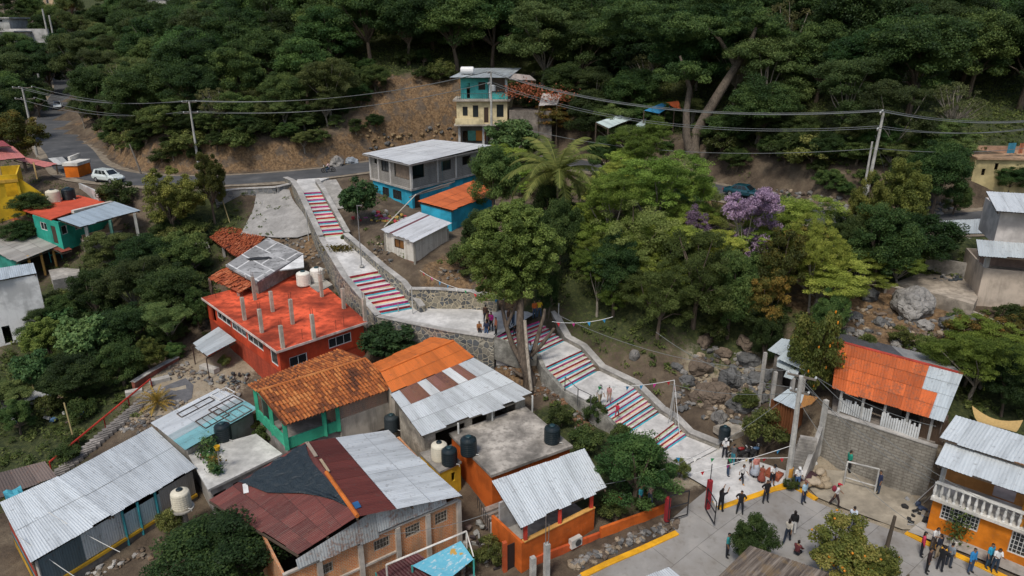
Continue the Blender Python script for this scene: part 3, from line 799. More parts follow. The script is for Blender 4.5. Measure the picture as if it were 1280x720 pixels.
# ================================================================== red house with the flat roof and upright stubs
def red_house():
    RED = (.52, .062, .022)
    rf = quad((252, 372, 5.5), (346, 439, 5.5), (459, 402, 5.5), (382, 336, 5.5))
    root = thing('red_house', 'red two storey house with flat red roof studded with bare concrete stubs', 'house', (rf[1].x, rf[1].y, 1.2))
    poly = inset(rf, .3)
    m = concrete((.56, .085, .035), 1.0, .32)
    slab(root, 'roof', rf, 5.28, 5.5, m)
    e = MB()
    for a, b in ((0, 1), (1, 2)):
        n = .035
        A_, B_ = rf[a], rf[b]; d = (B_-A_).normalized(); nn = V(d.y, -d.x, 0)*n
        e.bar(A_+nn-V(0, 0, .09), B_+nn-V(0, 0, .09), .05, .2)
    e.build('fascia', paint((.62, .5, .45) , .6), root)
    walls(root, poly, 3.35, 5.275, paint(RED, .45), {0: [(.07, .13, 3.5, 5.1, 'open'), (.16, .36, 4.2, 5.05, 'win'), (.38, .58, 4.2, 5.05, 'win'), (.60, .80, 4.15, 5.05, 'win'), (.89, .97, 3.7, 5.0, 'win')],
                                                     1: [(.1, .3, 3.5, 4.4, 'win'), (.56, .84, 4.0, 4.9, 'win')]})
    p2 = inset(rf, .33)
    walls(root, p2, .2, 3.34, bricks((.48, .07, .03), (.40, .055, .025), (.36, .07, .04), .34, .16, .02), {0: [(.2, .27, 1.2, 3.0, 'door')]}, name='lower_wall')
    for k, (x, y) in enumerate([(306, 400), (319, 375), (341, 389.5), (327.5, 415.7), (366, 405), (353.7, 435), (392.5, 423), (402.5, 371), (430, 385.5), (456.5, 401)]):
        c = P(x, y, 5.5); mb = MB(); hh = 2.15+.2*math.sin(k*2.1)
        mb.box((c.x, c.y, 5.503+hh/2), (.28, .28, hh), .7); s_ = mb.build('column_stub', concrete((.45, .40, .33), .5), root)
        rb = MB()
        for dx, dy in ((-.07, -.07), (.07, .07), (-.07, .07), (.07, -.07)): rb.tube([V(c.x+dx, c.y+dy, 5.4+hh), V(c.x+dx*1.3, c.y+dy*1.2, 5.9+hh+.3*random.random())], .012, 4)
        rb.build('rebar', plain((.12, .05, .03), .9), s_)
    rb = MB()
    for x, y in ((378, 424), (420, 412), (270, 372), (290, 366), (430, 408)):
        c = P(x, y, 5.5); rb.tube([c, c+V(.03, 0, .9)], .02, 4)
    rb.build('rebar', plain((.12, .05, .03), .9), root)
    # concrete ledge with tanks
    lr = thing('tank_ledge', 'grey concrete ledge behind the red roof carrying two cream tanks', 'ledge', P(398, 362, 3))
    lp = quad((378, 352, 5.5), (398, 366, 5.5), (416, 357, 5.5), (398, 344, 5.5)); mb = MB(); mb.prism([p[:2] for p in lp], 2.5, 5.62); mb.build('block', concrete((.40, .38, .34), .6), lr)
    tank(P(380, 356, 5.62), .68, 1.45, plain((.70, .68, .60), .5), 'left cream tank behind the red roof with the stubs', GT_W)
    tank(P(397, 351, 5.62), .68, 1.45, plain((.72, .70, .64), .5), 'right cream tank behind the red roof, next to the rubble wall', GT_W)
    # awning on the yard
    ar = thing('awning', 'grey metal awning on thin posts beside the red house', 'awning', P(258, 460, 1.4))
    Q = quad((272.5, 409, 3.75), (295, 426, 3.75), (257.5, 446, 3.3), (240, 430, 3.3)); roof_part(ar, Q, GM, amp=.02)
    for q in (Q[2], Q[3]): post(ar, V(q.x, q.y, 0)*.995, h(q.x, q.y)-.1, 3.25, .08, plain((.05, .03, .025)))
    br = thing('outdoor_kitchen', 'low orange walled kitchen counter under the grey awning', 'kitchen counter', P(262, 452, 1.3))
    a, b = P(263, 447, 1.4), P(283, 438, 1.4); mb = MB(); mb.bar(a+V(0, 0, .4), b+V(0, 0, .4), .2, .8); mb.bar(a+V(-.9, .8, .4), a+V(-.1, .12, .4), .2, .8); mb.build('counter', paint((.55, .09, .03), .6), br)
    mb = MB(); mb.bar(a+V(0, 0, .83), b+V(0, 0, .83), .55, .05); mb.build('counter_top', concrete((.5, .48, .45), .4), br)
red_house()
# ================================================================== clay tiled house with green veranda
def tile_house():
    GR = (.05, .40, .24)
    A, B, C, D = quad((322, 490, 5.5), (457, 449, 5.5), (492, 485, 4.05), (355, 532, 4.05))
    E, F = quad((311, 482, 4.7), (425, 437, 4.7))
    root = thing('tiled_house', 'clay tiled house with mint green veranda posts and brick end wall', 'house', (D.x, D.y, 1.9))
    mb = MB(); tile_roof(mb, A, B, C, D); tile_roof(mb, B, A, E, F)
    mb.tube([A+V(0, 0, .06), A.lerp(B, .5)+V(0, 0, .05), B+V(0, 0, .06)], .12, 8, 0)
    mb.build('roof', rtiles(0), root)
    f = [D.lerp(C, .03), D.lerp(C, .97)]
    pd = D.lerp(A, .14); pc = C.lerp(B, .14); pe = E.lerp(A, .06); pf = F.lerp(B, .06)
    poly = [pd.lerp(pc, .03), pd.lerp(pc, .97), pf.lerp(pe, .04), pe.lerp(pf, .04)]
    ins = [Vector(p[:2]) for p in poly]
    zf = 1.95
    # front: low green wall + posts on the left half, masonry on the right half
    a, b = poly[0], poly[1]; mid = a.lerp(b, .5)
    lw = MB(); lw.bar(V(a.x, a.y, zf+.35), V(mid.x, mid.y, zf+.35), .16, .8); lw.bar(V(a.x, a.y, zf+.35)+V(-.02, .1, 0), V(poly[3].x, poly[3].y, zf+.35), .16, .8)
    lw.build('veranda_wall', paint(GR, .4), root)
    for t_ in (0., .36, .49):
        q = a.lerp(b, t_); post(root, q, zf-.1, plane_z(A, B, D, q.x, q.y)-.05, .3, paint(GR, .4), 'pillar')
    for t_ in (.45, .97):
        q = a.lerp(poly[3], t_); post(root, q, zf-.1, 4.5, .26, paint(GR, .4), 'pillar')
    tb = MB(); tb.bar(V(a.x, a.y, 4.0)+V(0, .1, .05), V(poly[3].x, poly[3].y, 4.55), .18, .2); tb.build('beam', paint(GR, .4), root)
    m2 = mid; walls(root, [m2, b, poly[2], m2.lerp(poly[2].lerp(poly[3], .5), 1)], [zf]*4, [4.05, 4.05, 4.6, 4.6], bricks((.40, .20, .12), (.33, .16, .10), (.42, .38, .32)), {}, name='brick_wall')
    pl = MB(); d = (b-m2).normalized(); nn = V(d.y, -d.x, 0)*.05
    pl.bar(V(m2.x, m2.y, 1.75)+nn, V(b.x, b.y, 1.75)+nn, .22, 2.0); pl.build('plaster_base', paint((.46, .42, .36), .9), root)
    fl = MB(); fl.prism([p[:2] for p in inset(poly, .1)], -1, zf-.02); fl.build('floor', concrete((.3, .28, .26)), root)
    # dark back room wall so that the veranda is closed behind
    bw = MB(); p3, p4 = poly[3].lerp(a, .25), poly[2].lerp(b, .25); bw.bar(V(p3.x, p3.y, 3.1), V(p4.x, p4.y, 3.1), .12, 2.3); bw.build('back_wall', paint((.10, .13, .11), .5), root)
tile_house()
# ================================================================== house with orange and patched silver roof
def orange_silver_house():
    A, B, C, D = quad((475, 465, 5.2), (567, 426, 5.2), (592, 446, 4.65), (490, 491, 4.65))
    E, F = quad((463, 456, 4.6), (541, 421, 4.6))
    S = quad((488, 493.5, 4.6), (592, 448, 4.6), (668, 493, 3.5), (527, 545, 3.5))
    root = thing('patched_roof_house', 'low house whose roof is part orange sheet and part patched silver sheet', 'house', (S[3].x, S[3].y, .8))
    om = sheetmetal((.62, .16, .03), .12, .16, .0)
    roof_part(root, (A, B, C, D), om, sw=1.3, sl=1.3, amp=.02, pitch=.2); roof_part(root, (B, A, E, F), om, sw=1.3, sl=1.5, amp=.02, pitch=.2)
    rm = sheetmetal((.22, .10, .085), .85, .4, .1)
    def pick(u, v):
        if v < .5 and .12 < u < .78: return 1 if (u*13.7) % 1 < .78 else 2
        return 0
    roof_part(root, S, [GM2, rm, sheetmetal((.68, .69, .68), .05)], m=pick, sw=.9, sl=1.7, rag=.12)
    rp = MB(); rp.bar(A+V(0, 0, .05), B+V(0, 0, .05), .25, .06); rp.build('ridge_cap', om, root)
    q = quad((640, 485, 3.75), (668, 493, 3.55), (676, 497, 3.3), (652, 503, 3.3))
    pl = [S[3].lerp(S[0], .05), S[2].lerp(S[1], .05)]
    ip = inset([S[0], S[1], S[2], S[3]], .45)
    Z = [plane_z(S[0], S[1], S[3], p[0], p[1])-.15 for p in ip]
    walls(root, ip, -.2, Z, concrete((.36, .32, .26), .8, .9), {2: [(.1, .32, 1.6, 3.0, 'open'), (.4, .55, 1.5, 3.1, 'open'), (.62, .9, 1.5, 3.0, 'open')]})
    ip2 = inset([A, B, F, E], .35)
    walls(root, inset([D, C, F, E], .3), .5, 4.5, paint((.45, .4, .33), .9), name='rear_wall')
    for t_ in (.3, .6, .98):
        q = S[3].lerp(S[2], t_); post(root, q, 1.2, 3.45, .12, paint((.6, .6, .57)))
orange_silver_house()
# ================================================================== orange street house: flat concrete roof + silver veranda roof
def street_house():
    OR = (.55, .12, .018)
    zs = 2.6
    fp = quad((561, 541, zs), (614, 594, zs), (716, 557, zs), (657, 508, zs))
    root = thing('orange_street_house', 'orange house with stained flat concrete roof and silver veranda roof over the street', 'house', (fp[1].x, fp[1].y, -.9))
    slab(root, 'flat_roof', fp, zs-.2, zs, concrete((.34, .31, .27), .95, .45))
    walls(root, inset(fp, .15), -.8, zs-.203, paint(OR, .35), {})
    A, B, C, D = quad((615, 602, 2.95), (731, 561, 2.95), (759, 610, 2.4), (650, 659, 2.4))
    roof_part(root, (A, B, C, D), sheetmetal((.66, .70, .71), .04, .12), sw=1.0, sl=4, pitch=.26, amp=.035)
    # veranda: parapet, floor, posts, back wall
    a, b = P(655, 712, -.9), P(742, 667, -.9); d = (b-a).normalized(); n = V(-d.y, d.x, 0)
    if n.y < 0: n = -n
    zt = zat(a, 678)
    pm = MB(); pm.prism([(a.x, a.y), (b.x, b.y), ((b+n*.18).x, (b+n*.18).y), ((a+n*.18).x, (a+n*.18).y)], -1.3, zt); pm.prism([((a).x, a.y), ((a+n*.18)).to_tuple()[:2], ((a+n*3.2)).to_tuple()[:2], ((a+n*3.2-d*.18)).to_tuple()[:2], (a-d*.18).to_tuple()[:2]], -1.3, zt)
    pm.build('parapet', paint(OR, .5), root)
    cp = MB(); cp.bar(V(a.x, a.y, zt+.03)+n*.09, V(b.x, b.y, zt+.03)+n*.09, .3, .06); cp.build('coping', paint((.66, .36, .10), .4), root)
    fl = MB(); fl.prism([tuple(q[:2]) for q in (a+n*.19, b+n*.19, b+n*3.6, a+n*3.6)], -.8, zt-.85); fl.build('veranda_floor', concrete((.4, .38, .35)), root)
    bw = MB(); p, q = a+n*2.6, b+n*2.6; bw.bar(V(p.x, p.y, zt+.2), V(q.x, q.y, zt+.2), .15, 2.1); bw.build('back_wall', paint((.34, .33, .32), .5), root)
    for t_ in (.03, .5, .96):
        p = a.lerp(b, t_)+n*.12; post(root, p, zt+.06, plane_z(A, B, D, p.x, p.y)-.05, .22, paint((.50, .05, .03), .3), 'pillar')
    for t_, c_ in ((.70, (.5, .02, .10)), (.86, (.45, .12, .36))):
        p = a.lerp(b, t_)+n*2.45; mb = MB(); mb.bar(V(p.x, p.y, zt+.15)-d*.5, V(p.x, p.y, zt+.15)+d*.5, .08, 1.7); mb.build('door', paint(c_, .2), root)
    # low orange boundary wall along the rubble strip
    g = [P(663, 704, -.75), P(749, 671, -.6)]
    wall_line('boundary_wall', 'thin dark red kerb wall between orange house and rubble strip', 'wall', [v+V(0, 0, .35) for v in g], .18, .9, paint((.48, .09, .025), .6), False)
    g = [P(750, 672, -.6), P(783, 660, -.5), P(817, 648, -.3), P(836, 640, -.2)]
    wall_line('boundary_wall', 'low orange garden wall running up to the gate post', 'wall', [v+V(0, 0, .75) for v in g], .2, 1.2, paint(OR, .5), False)
    ac = thing('air_conditioner', 'white air conditioner outdoor unit standing below the orange parapet', 'air conditioner', P(718, 686, -.7))
    c = P(719, 684, -.7); rz = math.atan2(d.y, d.x)
    mb = MB(); mb.box(c+V(0, 0, .42), (.85, .32, .62), rz); mb.build('case', paint((.62, .6, .55), .5), ac)
    f = MB(); cc = c+V(0, 0, .42)-n*.17+d*.1
    f.tube([cc, cc-n*.02], .24, 16); f.build('fan_grille', plain((.06, .06, .06)), ac)
    # tanks on the flat roof and on the yellow box
    tank(P(586, 567, zs), .56, 1.35, TANKB, 'black tank on the left rim of the stained flat roof', GT_B)
    tank(P(690, 552, zs), .56, 1.3, TANKB, 'black tank alone on the far right rim of the stained flat roof', GT_B)
    yb = thing('tank_house', 'small yellow box room carrying a cream and a black tank', 'shed', P(560, 600, -.6))
    yp = quad((524, 566, 1.9), (549, 590, 1.9), (577, 577, 1.9), (553, 556, 1.9)); slab(yb, 'roof', yp, 1.75, 1.9, concrete((.3, .28, .25), .7))
    walls(yb, inset(yp, .06), -1, 1.747, paint((.62, .40, .03), .4), {1: [(.55, .72, .6, 1.3, 'open')]})
    tank(P(549.5, 573, 1.9), .56, 1.3, TANKW, 'cream tank with dark lid on the yellow box room', GT_W)
    tank(P(562, 579, 1.9), .54, 1.25, TANKB, 'black tank touching the cream one on the yellow box room', GT_B)
    # alley steps between the houses
    st = thing('alley_steps', 'dark red edged steps in the alley beside the orange house', 'steps', P(615, 650, -.8))
    mb = MB(); s0, s1 = P(632, 668, -1.0), P(612, 630, .6)
    for k in range(8):
        c = s0.lerp(s1, k/8); mb.box((c.x, c.y, c.z-.3), (1.3, .45, .7), .55)
    mb.build('treads', concrete((.33, .27, .23), .6), st)
    rb = MB()
    for k in range(9):
        c = s0.lerp(s1, k/8)+V(-.75, -.45, 0); rb.tube([c, c+V(0, 0, .9)], .02, 4)
    rb.tube([s0+V(-.75, -.45, .9), s1+V(-.75, -.45, .9)], .025, 4); rb.build('railing', plain((.03, .03, .03)), st)
    gt = thing('steel_door', 'black sheet steel door at the foot of the orange wall', 'gate', P(644, 716, -1)); mb = MB(); p = P(633, 713, -1.1); q = P(654, 703, -1.1); mb.bar(p+V(0, 0, .9), q+V(0, 0, .9), .06, 1.8); mb.build('leaf', plain((.025, .022, .022)), gt)
    mb = MB(); mb.box((p.x-.1, p.y, -.1), (.25, .25, 2.2), .4); mb.build('pillar', paint((.45, .09, .03), .5), gt)
street_house()
# ================================================================== brick house with maroon / white gable roof
def brick_house():
    zr = 4.2
    rb_, rf_, ef, eb = quad((381, 554, zr), (447, 647, zr), (578, 620, 2.6), (485, 538, 2.6))
    lb_, lf_ = quad((262, 625, 2.5), (373, 693, 2.5))
    root = thing('brick_house', 'brick house with gable roof, one side white and the other maroon', 'house', (rf_.x, rf_.y, -1.4))
    WH = sheetmetal((.66, .69, .70), .03, .12); MA = sheetmetal((.135, .034, .026), .25, .35, 0)
    mb = MB(); sheet_roof(mb, rf_, rb_, eb, ef, m=lambda u, v: 1 if v < .27 else 0, sw=1.0, sl=2.0, pitch=.27, amp=.04); mb.build('roof', [WH, MA], root)
    mb = MB(); sheet_roof(mb, rb_, rf_, lf_, lb_, sw=1.05, sl=1.35, pitch=.2, amp=.02, rag=.05); mb.build('roof', MA, root)
    rc = MB(); q0, q1 = rb_.lerp(rf_, .45), rf_; rc.tube([q0+V(0, 0, .1), q0.lerp(q1, .5)+V(0, 0, .08), q1+V(0, 0, .1)], .13, 8); rc.build('ridge_cap', paint((.62, .17, .03), .7), root)
    dk = MB(); 
    for a, b in ((rb_, rf_), (lb_, lf_), (eb, ef), (lb_.lerp(rb_, .5), lf_.lerp(rf_, .5)), (eb.lerp(rb_, .5), ef.lerp(rf_, .5))): dk.bar(a-V(0, 0, .14), b-V(0, 0, .14), .1, .12)
    dk.build('rafters', wood((.10, .075, .055)), root)
    Rr = V(ef.x-.25, ef.y+.25, 0); d = V(rf_.x-ef.x, rf_.y-ef.y, 0).normalized()
    Ll = Rr+d*11.2; back = V(rb_.x-rf_.x, rb_.y-rf_.y, 0).normalized()
    r0 = Rr+back*.15; l0 = Ll+back*.15; md = r0.lerp(l0, .58)
    poly = [l0, r0, r0+back*8.6, l0+back*8.3]
    BR = bricks((.68, .24, .07), (.56, .17, .05), (.56, .42, .28), .27, .11, .016)
    walls(root, [l0, md, r0, r0+back*8.6, l0+back*8.3], -1.8, [2.1, 2.1, 2.0, 2.2, 2.0], BR, {1: [(.1, .26, .95, 1.7, 'lattice'), (.42, .58, .9, 1.7, 'lattice'), (.74, .88, .85, 1.7, 'lattice')], 0: [(.45, .6, .95, 1.65, 'lattice')]}, frame=concrete((.36, .31, .25), .5), pane=plain((.10, .08, .06)))
    nn = V(d.y, -d.x, 0)
    if nn.y > 0: nn = -nn
    cm = MB()
    for t_ in (.0, .2, .385, .60, .82): 
        p = r0.lerp(l0, t_)+nn*.03; zt = lerp(2.0, 2.1, t_)
        cm.box((p.x, p.y, (zt-1.8)/2), (.3, .3, zt+1.78), math.atan2(d.y, d.x))
    p, q = r0+nn*.02, md+nn*.02; cm.bar(V(p.x, p.y, 2.06), V(q.x, q.y, 2.16), .2, .12); e_ = l0+nn*.02; cm.bar(V(q.x, q.y, 2.16), V(e_.x, e_.y, 2.16), .2, .12)
    p, q = r0.lerp(l0, .4)+nn*.02, l0+nn*.02; cm.bar(V(p.x, p.y, .35), V(q.x, q.y, .35), .19, .13)
    cm.build('concrete_frame', concrete((.47, .42, .36), .4), root)
    # corrugated gable infill between wall head and roof
    g0 = r0.lerp(l0, .08); g1 = r0.lerp(l0, .50); g2 = r0.lerp(l0, .93)
    mb = MB(); e2 = nn*.16
    sheet_roof(mb, V(g1.x, g1.y, 3.75), V(g0.x, g0.y, 2.6), V(g0.x, g0.y, 2.2)+e2, V(g1.x, g1.y, 2.24)+e2*1.6, sw=1.2, sl=3)
    sheet_roof(mb, V(g2.x, g2.y, 2.75), V(g1.x, g1.y, 3.75), V(g1.x, g1.y, 2.24)+e2*1.6, V(g2.x, g2.y, 2.24)+e2*1.6, sw=1.2, sl=3)
    mb.build('gable_sheet', GMR, root)
    # tarp and odds and ends lying on the roof
    def on_left(u, v, z=0): return bil(rb_, rf_, lf_, lb_, u, v)+V(0, 0, .06+z)
    rows = []; us = [(.10, -.02, .20, .34), (.0, .02, .30, .55), (.25, .03, .42, .52), (.42, .03, .52, .40), (.58, .0, .64, .26), (.80, -.02, .83, .14)]
    tp = MB()
    prof = [(.02, -.03, .72), (.06, .02, .70), (.16, .05, .66), (.28, .06, .62), (.40, .05, .50), (.50, .04, .38), (.62, .03, .26), (.74, .01, .14), (.86, .0, .05)]
    for k, (u, va, vb) in enumerate(prof):
        rows.append([on_left(u+.05*math.sin(j*1.7+k)*.3, lerp(va, vb, j/14), .05+.07*abs(math.sin(j*1.9+k*.8))*(1-k/12)) for j in range(15)])
    tp.grid(rows); tt = NT('black_tarpaulin', .45, 0, .4); n_ = tt.noise(1.8, 5, None, .6, 1.0); tt.color(tt.mix(n_, (.008, .014, .018), (.03, .042, .05))); tt.bump(n_, .9, .15)
    tag(tp.build('tarpaulin', tt.mat, smooth=True), 'crumpled black tarpaulin spread over the maroon roof slope', 'tarpaulin')
    for lab, u0, u1, v0, wd, c_ in (('longer grey board lying along the ridge of the maroon roof', .02, .24, -.10, .22, (.34, .28, .22)), ('pale short plank lying by the ridge of the maroon roof', .28, .46, -.05, .16, (.46, .36, .24))):
        A_ = bil(rb_, rf_, ef, eb, 0, 0); a = rb_.lerp(rf_, u0)+V(.25, .1, .02); b = rb_.lerp(rf_, u1)+V(.2, .1, .03)
        mb = MB(); mb.bar(a+V(v0*2, 0, .1), b+V(v0*2, 0, .1), wd, .05); tag(mb.build('board', wood(c_)), lab, 'board')
    mb = MB(); p = on_left(.12, .72); mb.box(p+V(0, 0, .05), (.3, .8, .04), .4, 0, .2); tag(mb.build('board', paint((.7, .7, .68))), 'small white board lying on the maroon roof left of the tarpaulin', 'board')
    mb = MB(); p = rf_.lerp(rb_, .12)+V(.35, .1, 0); mb.box(p+V(0, 0, .08), (.35, .5, .05), .6, 0, .2); tag(mb.build('scrap_sheet', paint((.02, .10, .25))), 'scrap of blue plastic by the orange ridge cap', 'scrap')
    return root
brick_house()
# ================================================================== long sheet metal shed, lower left
def tin_shed():
    a0, a1, b1, b0 = quad((-70, 662, 2.25), (73, 596, 2.25), (139, 644, 1.9), (38, 703, 1.9))
    c1, d1 = quad((190, 533, 2.2), (245, 583, 1.85))
    bb0 = b0+(a0-P(0, 629, 2.25))*.42; bb0 = b0
    root = thing('tin_shed', 'long shed of corrugated sheets with a pale two part roof', 'shed', (b0.x, b0.y, -1))
    WH = sheetmetal((.67, .71, .72), .02, .08); GR = sheetmetal((.55, .585, .60), .04, .12)
    a0 = P(0, 629, 2.25)
    roof_part(root, (a0, a1, b1, b0), WH, sw=1, sl=4, pitch=.2, amp=.022)
    up = V(0, 0, -.07)
    roof_part(root, (a1+up, c1+up, d1+up, b1+up), GR, sw=1, sl=4, pitch=.2, amp=.022)
    ip = inset([a0, c1, d1, b0], .25); z = [2.05, 2.0, 1.6, 1.68]
    Z = [plane_z(a0, a1, b0, p[0], p[1])-.22 for p in ip]
    # posts and beams
    e = [ip[3], ip[2]]; d = (ip[2]-ip[3]).normalized(); nn = V(d.y, -d.x, 0)
    if nn.y > 0: nn = -nn
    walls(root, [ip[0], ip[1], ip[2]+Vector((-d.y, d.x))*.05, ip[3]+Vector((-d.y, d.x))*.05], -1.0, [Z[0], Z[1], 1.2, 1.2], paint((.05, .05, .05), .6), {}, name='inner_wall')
    cols = [(.13, .18, .20), (.12, .17, .19), (.48, .52, .52), (.52, .55, .55), (.42, .54, .57), (.50, .62, .64), (.34, .32, .29), (.25, .23, .20)]
    n = len(cols)
    for k, c_ in enumerate(cols):
        p, q = e[0].lerp(e[1], k/n), e[0].lerp(e[1], (k+1)/n); A_, B_ = V(p.x, p.y, 0)+nn*.05, V(q.x, q.y, 0)+nn*.05
        zt = (1.62 if k < 4 else 1.30 if k < 6 else 1.5)
        mb = MB(); sheet_roof(mb, A_+V(0, 0, zt), B_+V(0, 0, zt), B_+V(0, 0, -.25), A_+V(0, 0, -.25), sw=.9, sl=3, pitch=.22, amp=.025, rag=.02); mb.build('wall_sheet', sheetmetal(c_, .3, .2, .1), root)
    bm_ = MB(); bm_.bar(V(e[0].x, e[0].y, -.36)+nn*.1, V(e[1].x, e[1].y, -.36)+nn*.1, .16, .18); bm_.build('beam', paint((.62, .36, .03), .4), root)
    bs = MB(); bs.bar(V(e[0].x, e[0].y, -.85), V(e[1].x, e[1].y, -.85), .2, .8); bs.build('plinth', concrete((.2, .18, .16), .8), root)
    for t_, c_ in ((.0, (.55, .52, .47)), (.5, (.05, .30, .34)), (.6, (.05, .32, .36)), (.72, (.05, .30, .34))):
        p = e[0].lerp(e[1], t_); post(root, V(p.x, p.y, 0)+nn*.12, -1.0, 1.68, .12, paint(c_, .5))
    # gable end: painted boards
    g0, g1 = ip[3], ip[0]; dd = (g1-g0).normalized(); n2 = V(dd.y, -dd.x, 0)
    if n2.x > 0: n2 = -n2
    for k, (za, zb, c_) in enumerate(((-1, -.3, (.55, .32, .03)), (-.29, .0, (.10, .06, .05)), (.01, .25, (.07, .34, .40)), (.26, 1.0, (.36, .05, .03)), (1.01, 1.75, (.13, .12, .10)))):
        mb = MB(); mb.bar(V(g0.x, g0.y, (za+zb)/2)+n2*.08, V(g1.x, g1.y, (za+zb)/2)+n2*.08, .06, zb-za); mb.build('gable_board', paint(c_, .8), root)
    # tank on its pillar
    tp = thing('tank_pillar', 'round concrete pillar with disc top by the tin shed', 'pillar', P(238, 658, -.9))
    c = P(228, 634, 1.0); mb = MB(); mb.lathe((c.x, c.y, -1.2), [(.22, 0), (.22, 2.0)], 12); mb.build('shaft', concrete((.3, .28, .25), .6), tp)
    mb = MB(); mb.lathe((c.x, c.y, .8), [(.3, 0), (.72, .1), (.72, .2)], 20); mb.build('disc', concrete((.36, .34, .30), .7), tp)
    tank(V(c.x, c.y, 1.003), .58, 1.35, TANKW, 'cream tank on a concrete pillar beside the tin shed', GT_W)
tin_shed()
def teal_roof():
    A, B, C, D = quad((189, 529, 2.6), (274, 485, 2.6), (322, 511, 2.3), (232, 563, 2.3))
    root = thing('teal_roof_house', 'small house whose roof sheets fade from white to turquoise', 'house', (D.x, D.y, -.3))
    mats = [sheetmetal((.68, .71, .72), .03, .12), sheetmetal((.22, .47, .50), .12, .22, .1), sheetmetal((.42, .50, .51), .1, .1)]
    mb = MB(); sheet_roof(mb, D, A, B, C, sw=.85, sl=2.2, pitch=.2, amp=.018, m=lambda u, v: 1 if u < .36 else (2 if u < .55 else 0)); mb.build('roof', mats, root)
    ip = inset([A, B, C, D], .3); walls(root, ip, -.6, [2.3, 2.3, 2.0, 2.0], paint((.38, .36, .32), .9), {})
    # old window grilles lying on the roof
    N = V(0, 0, .09)
    for lab, (u0, u1, v0, v1), c_, kx in (('rusty open grille lying on the turquoise half of the roof', (.36, .70, .52, .80), (.08, .055, .045), 3), ('grey folded grille at the turquoise front edge of the roof', (.62, .93, .74, .97), (.16, .15, .14), 2), ('large rusty grille near the back of the turquoise roof', (.60, .98, .42, .66), (.10, .07, .06), 3), ('white grille frame at the back corner of the white roof', (.82, 1.05, .10, .34), (.6, .6, .58), 1), ('long thin steel frame across the white roof sheets', (.30, .78, .12, .26), (.09, .07, .06), 1)):
        q = [bil(A, B, C, D, u, v)+N for u, v in ((u0, v0), (u1, v0), (u1, v1), (u0, v1))]
        g = MB()
        for i in range(4): g.bar(q[i], q[(i+1) % 4], .07, .04)
        for k in range(1, kx+1): g.bar(q[0].lerp(q[1], k/(kx+1))+V(0, 0, .005), q[3].lerp(q[2], k/(kx+1))+V(0, 0, .005), .04, .03)
        tag(g.build('window_grille', plain(c_, .7)), lab, 'window grille', 'old grilles lying on the turquoise roof')
teal_roof()
def terrace():
    zt = 1.6
    q = quad((234, 566, zt), (260, 612, zt), (353, 567, zt), (320, 542, zt))
    root = thing('roof_terrace', 'pale concrete terrace roof crowded with potted plants at one end', 'house', (q[1].x, q[1].y, -1))
    slab(root, 'roof', q, zt-.18, zt, concrete((.52, .51, .48), .45, .5))
    walls(root, inset(q, .2), -1.2, zt-.183, paint((.42, .40, .37), .9), {1: [(.3, .45, -1.1, 1.0, 'open'), (.02, .2, -.9, .9, 'open')]})
    tank(P(280, 549, zt), .58, 1.35, TANKB, 'black tank on the pale terrace between plants and turquoise roof', GT_B)
    pl = [(262, 562, .35), (268, 568, .3), (263, 577, .25), (270, 583, .28), (266, 590, .22), (273, 593, .2), (255, 572, .3)]
    for k, (x, y, r) in enumerate(pl):
        c = P(x, y, zt)
        mat = [paint((.33, .10, .05), .5), paint((.5, .49, .45), .5), paint((.06, .07, .07), .4)][k % 3]
        POTS.append((c, r, mat, k))
    c = P(275, 590, zt); st = thing('yellow_bucket_post', 'thin post with a yellow bucket on top, standing on the terrace', 'post', c); mb = MB(); mb.tube([c, c+V(.05, .05, 1.7)], .03); mb.build('pole', plain((.3, .28, .25)), st); mb = MB(); mb.lathe(c+V(.05, .05, 1.7), [(.13, 0), (.2, .3), (.18, .31), (.1, .05)], 12); mb.build('bucket', paint((.65, .38, .02), .3), st)
POTS = []
terrace()
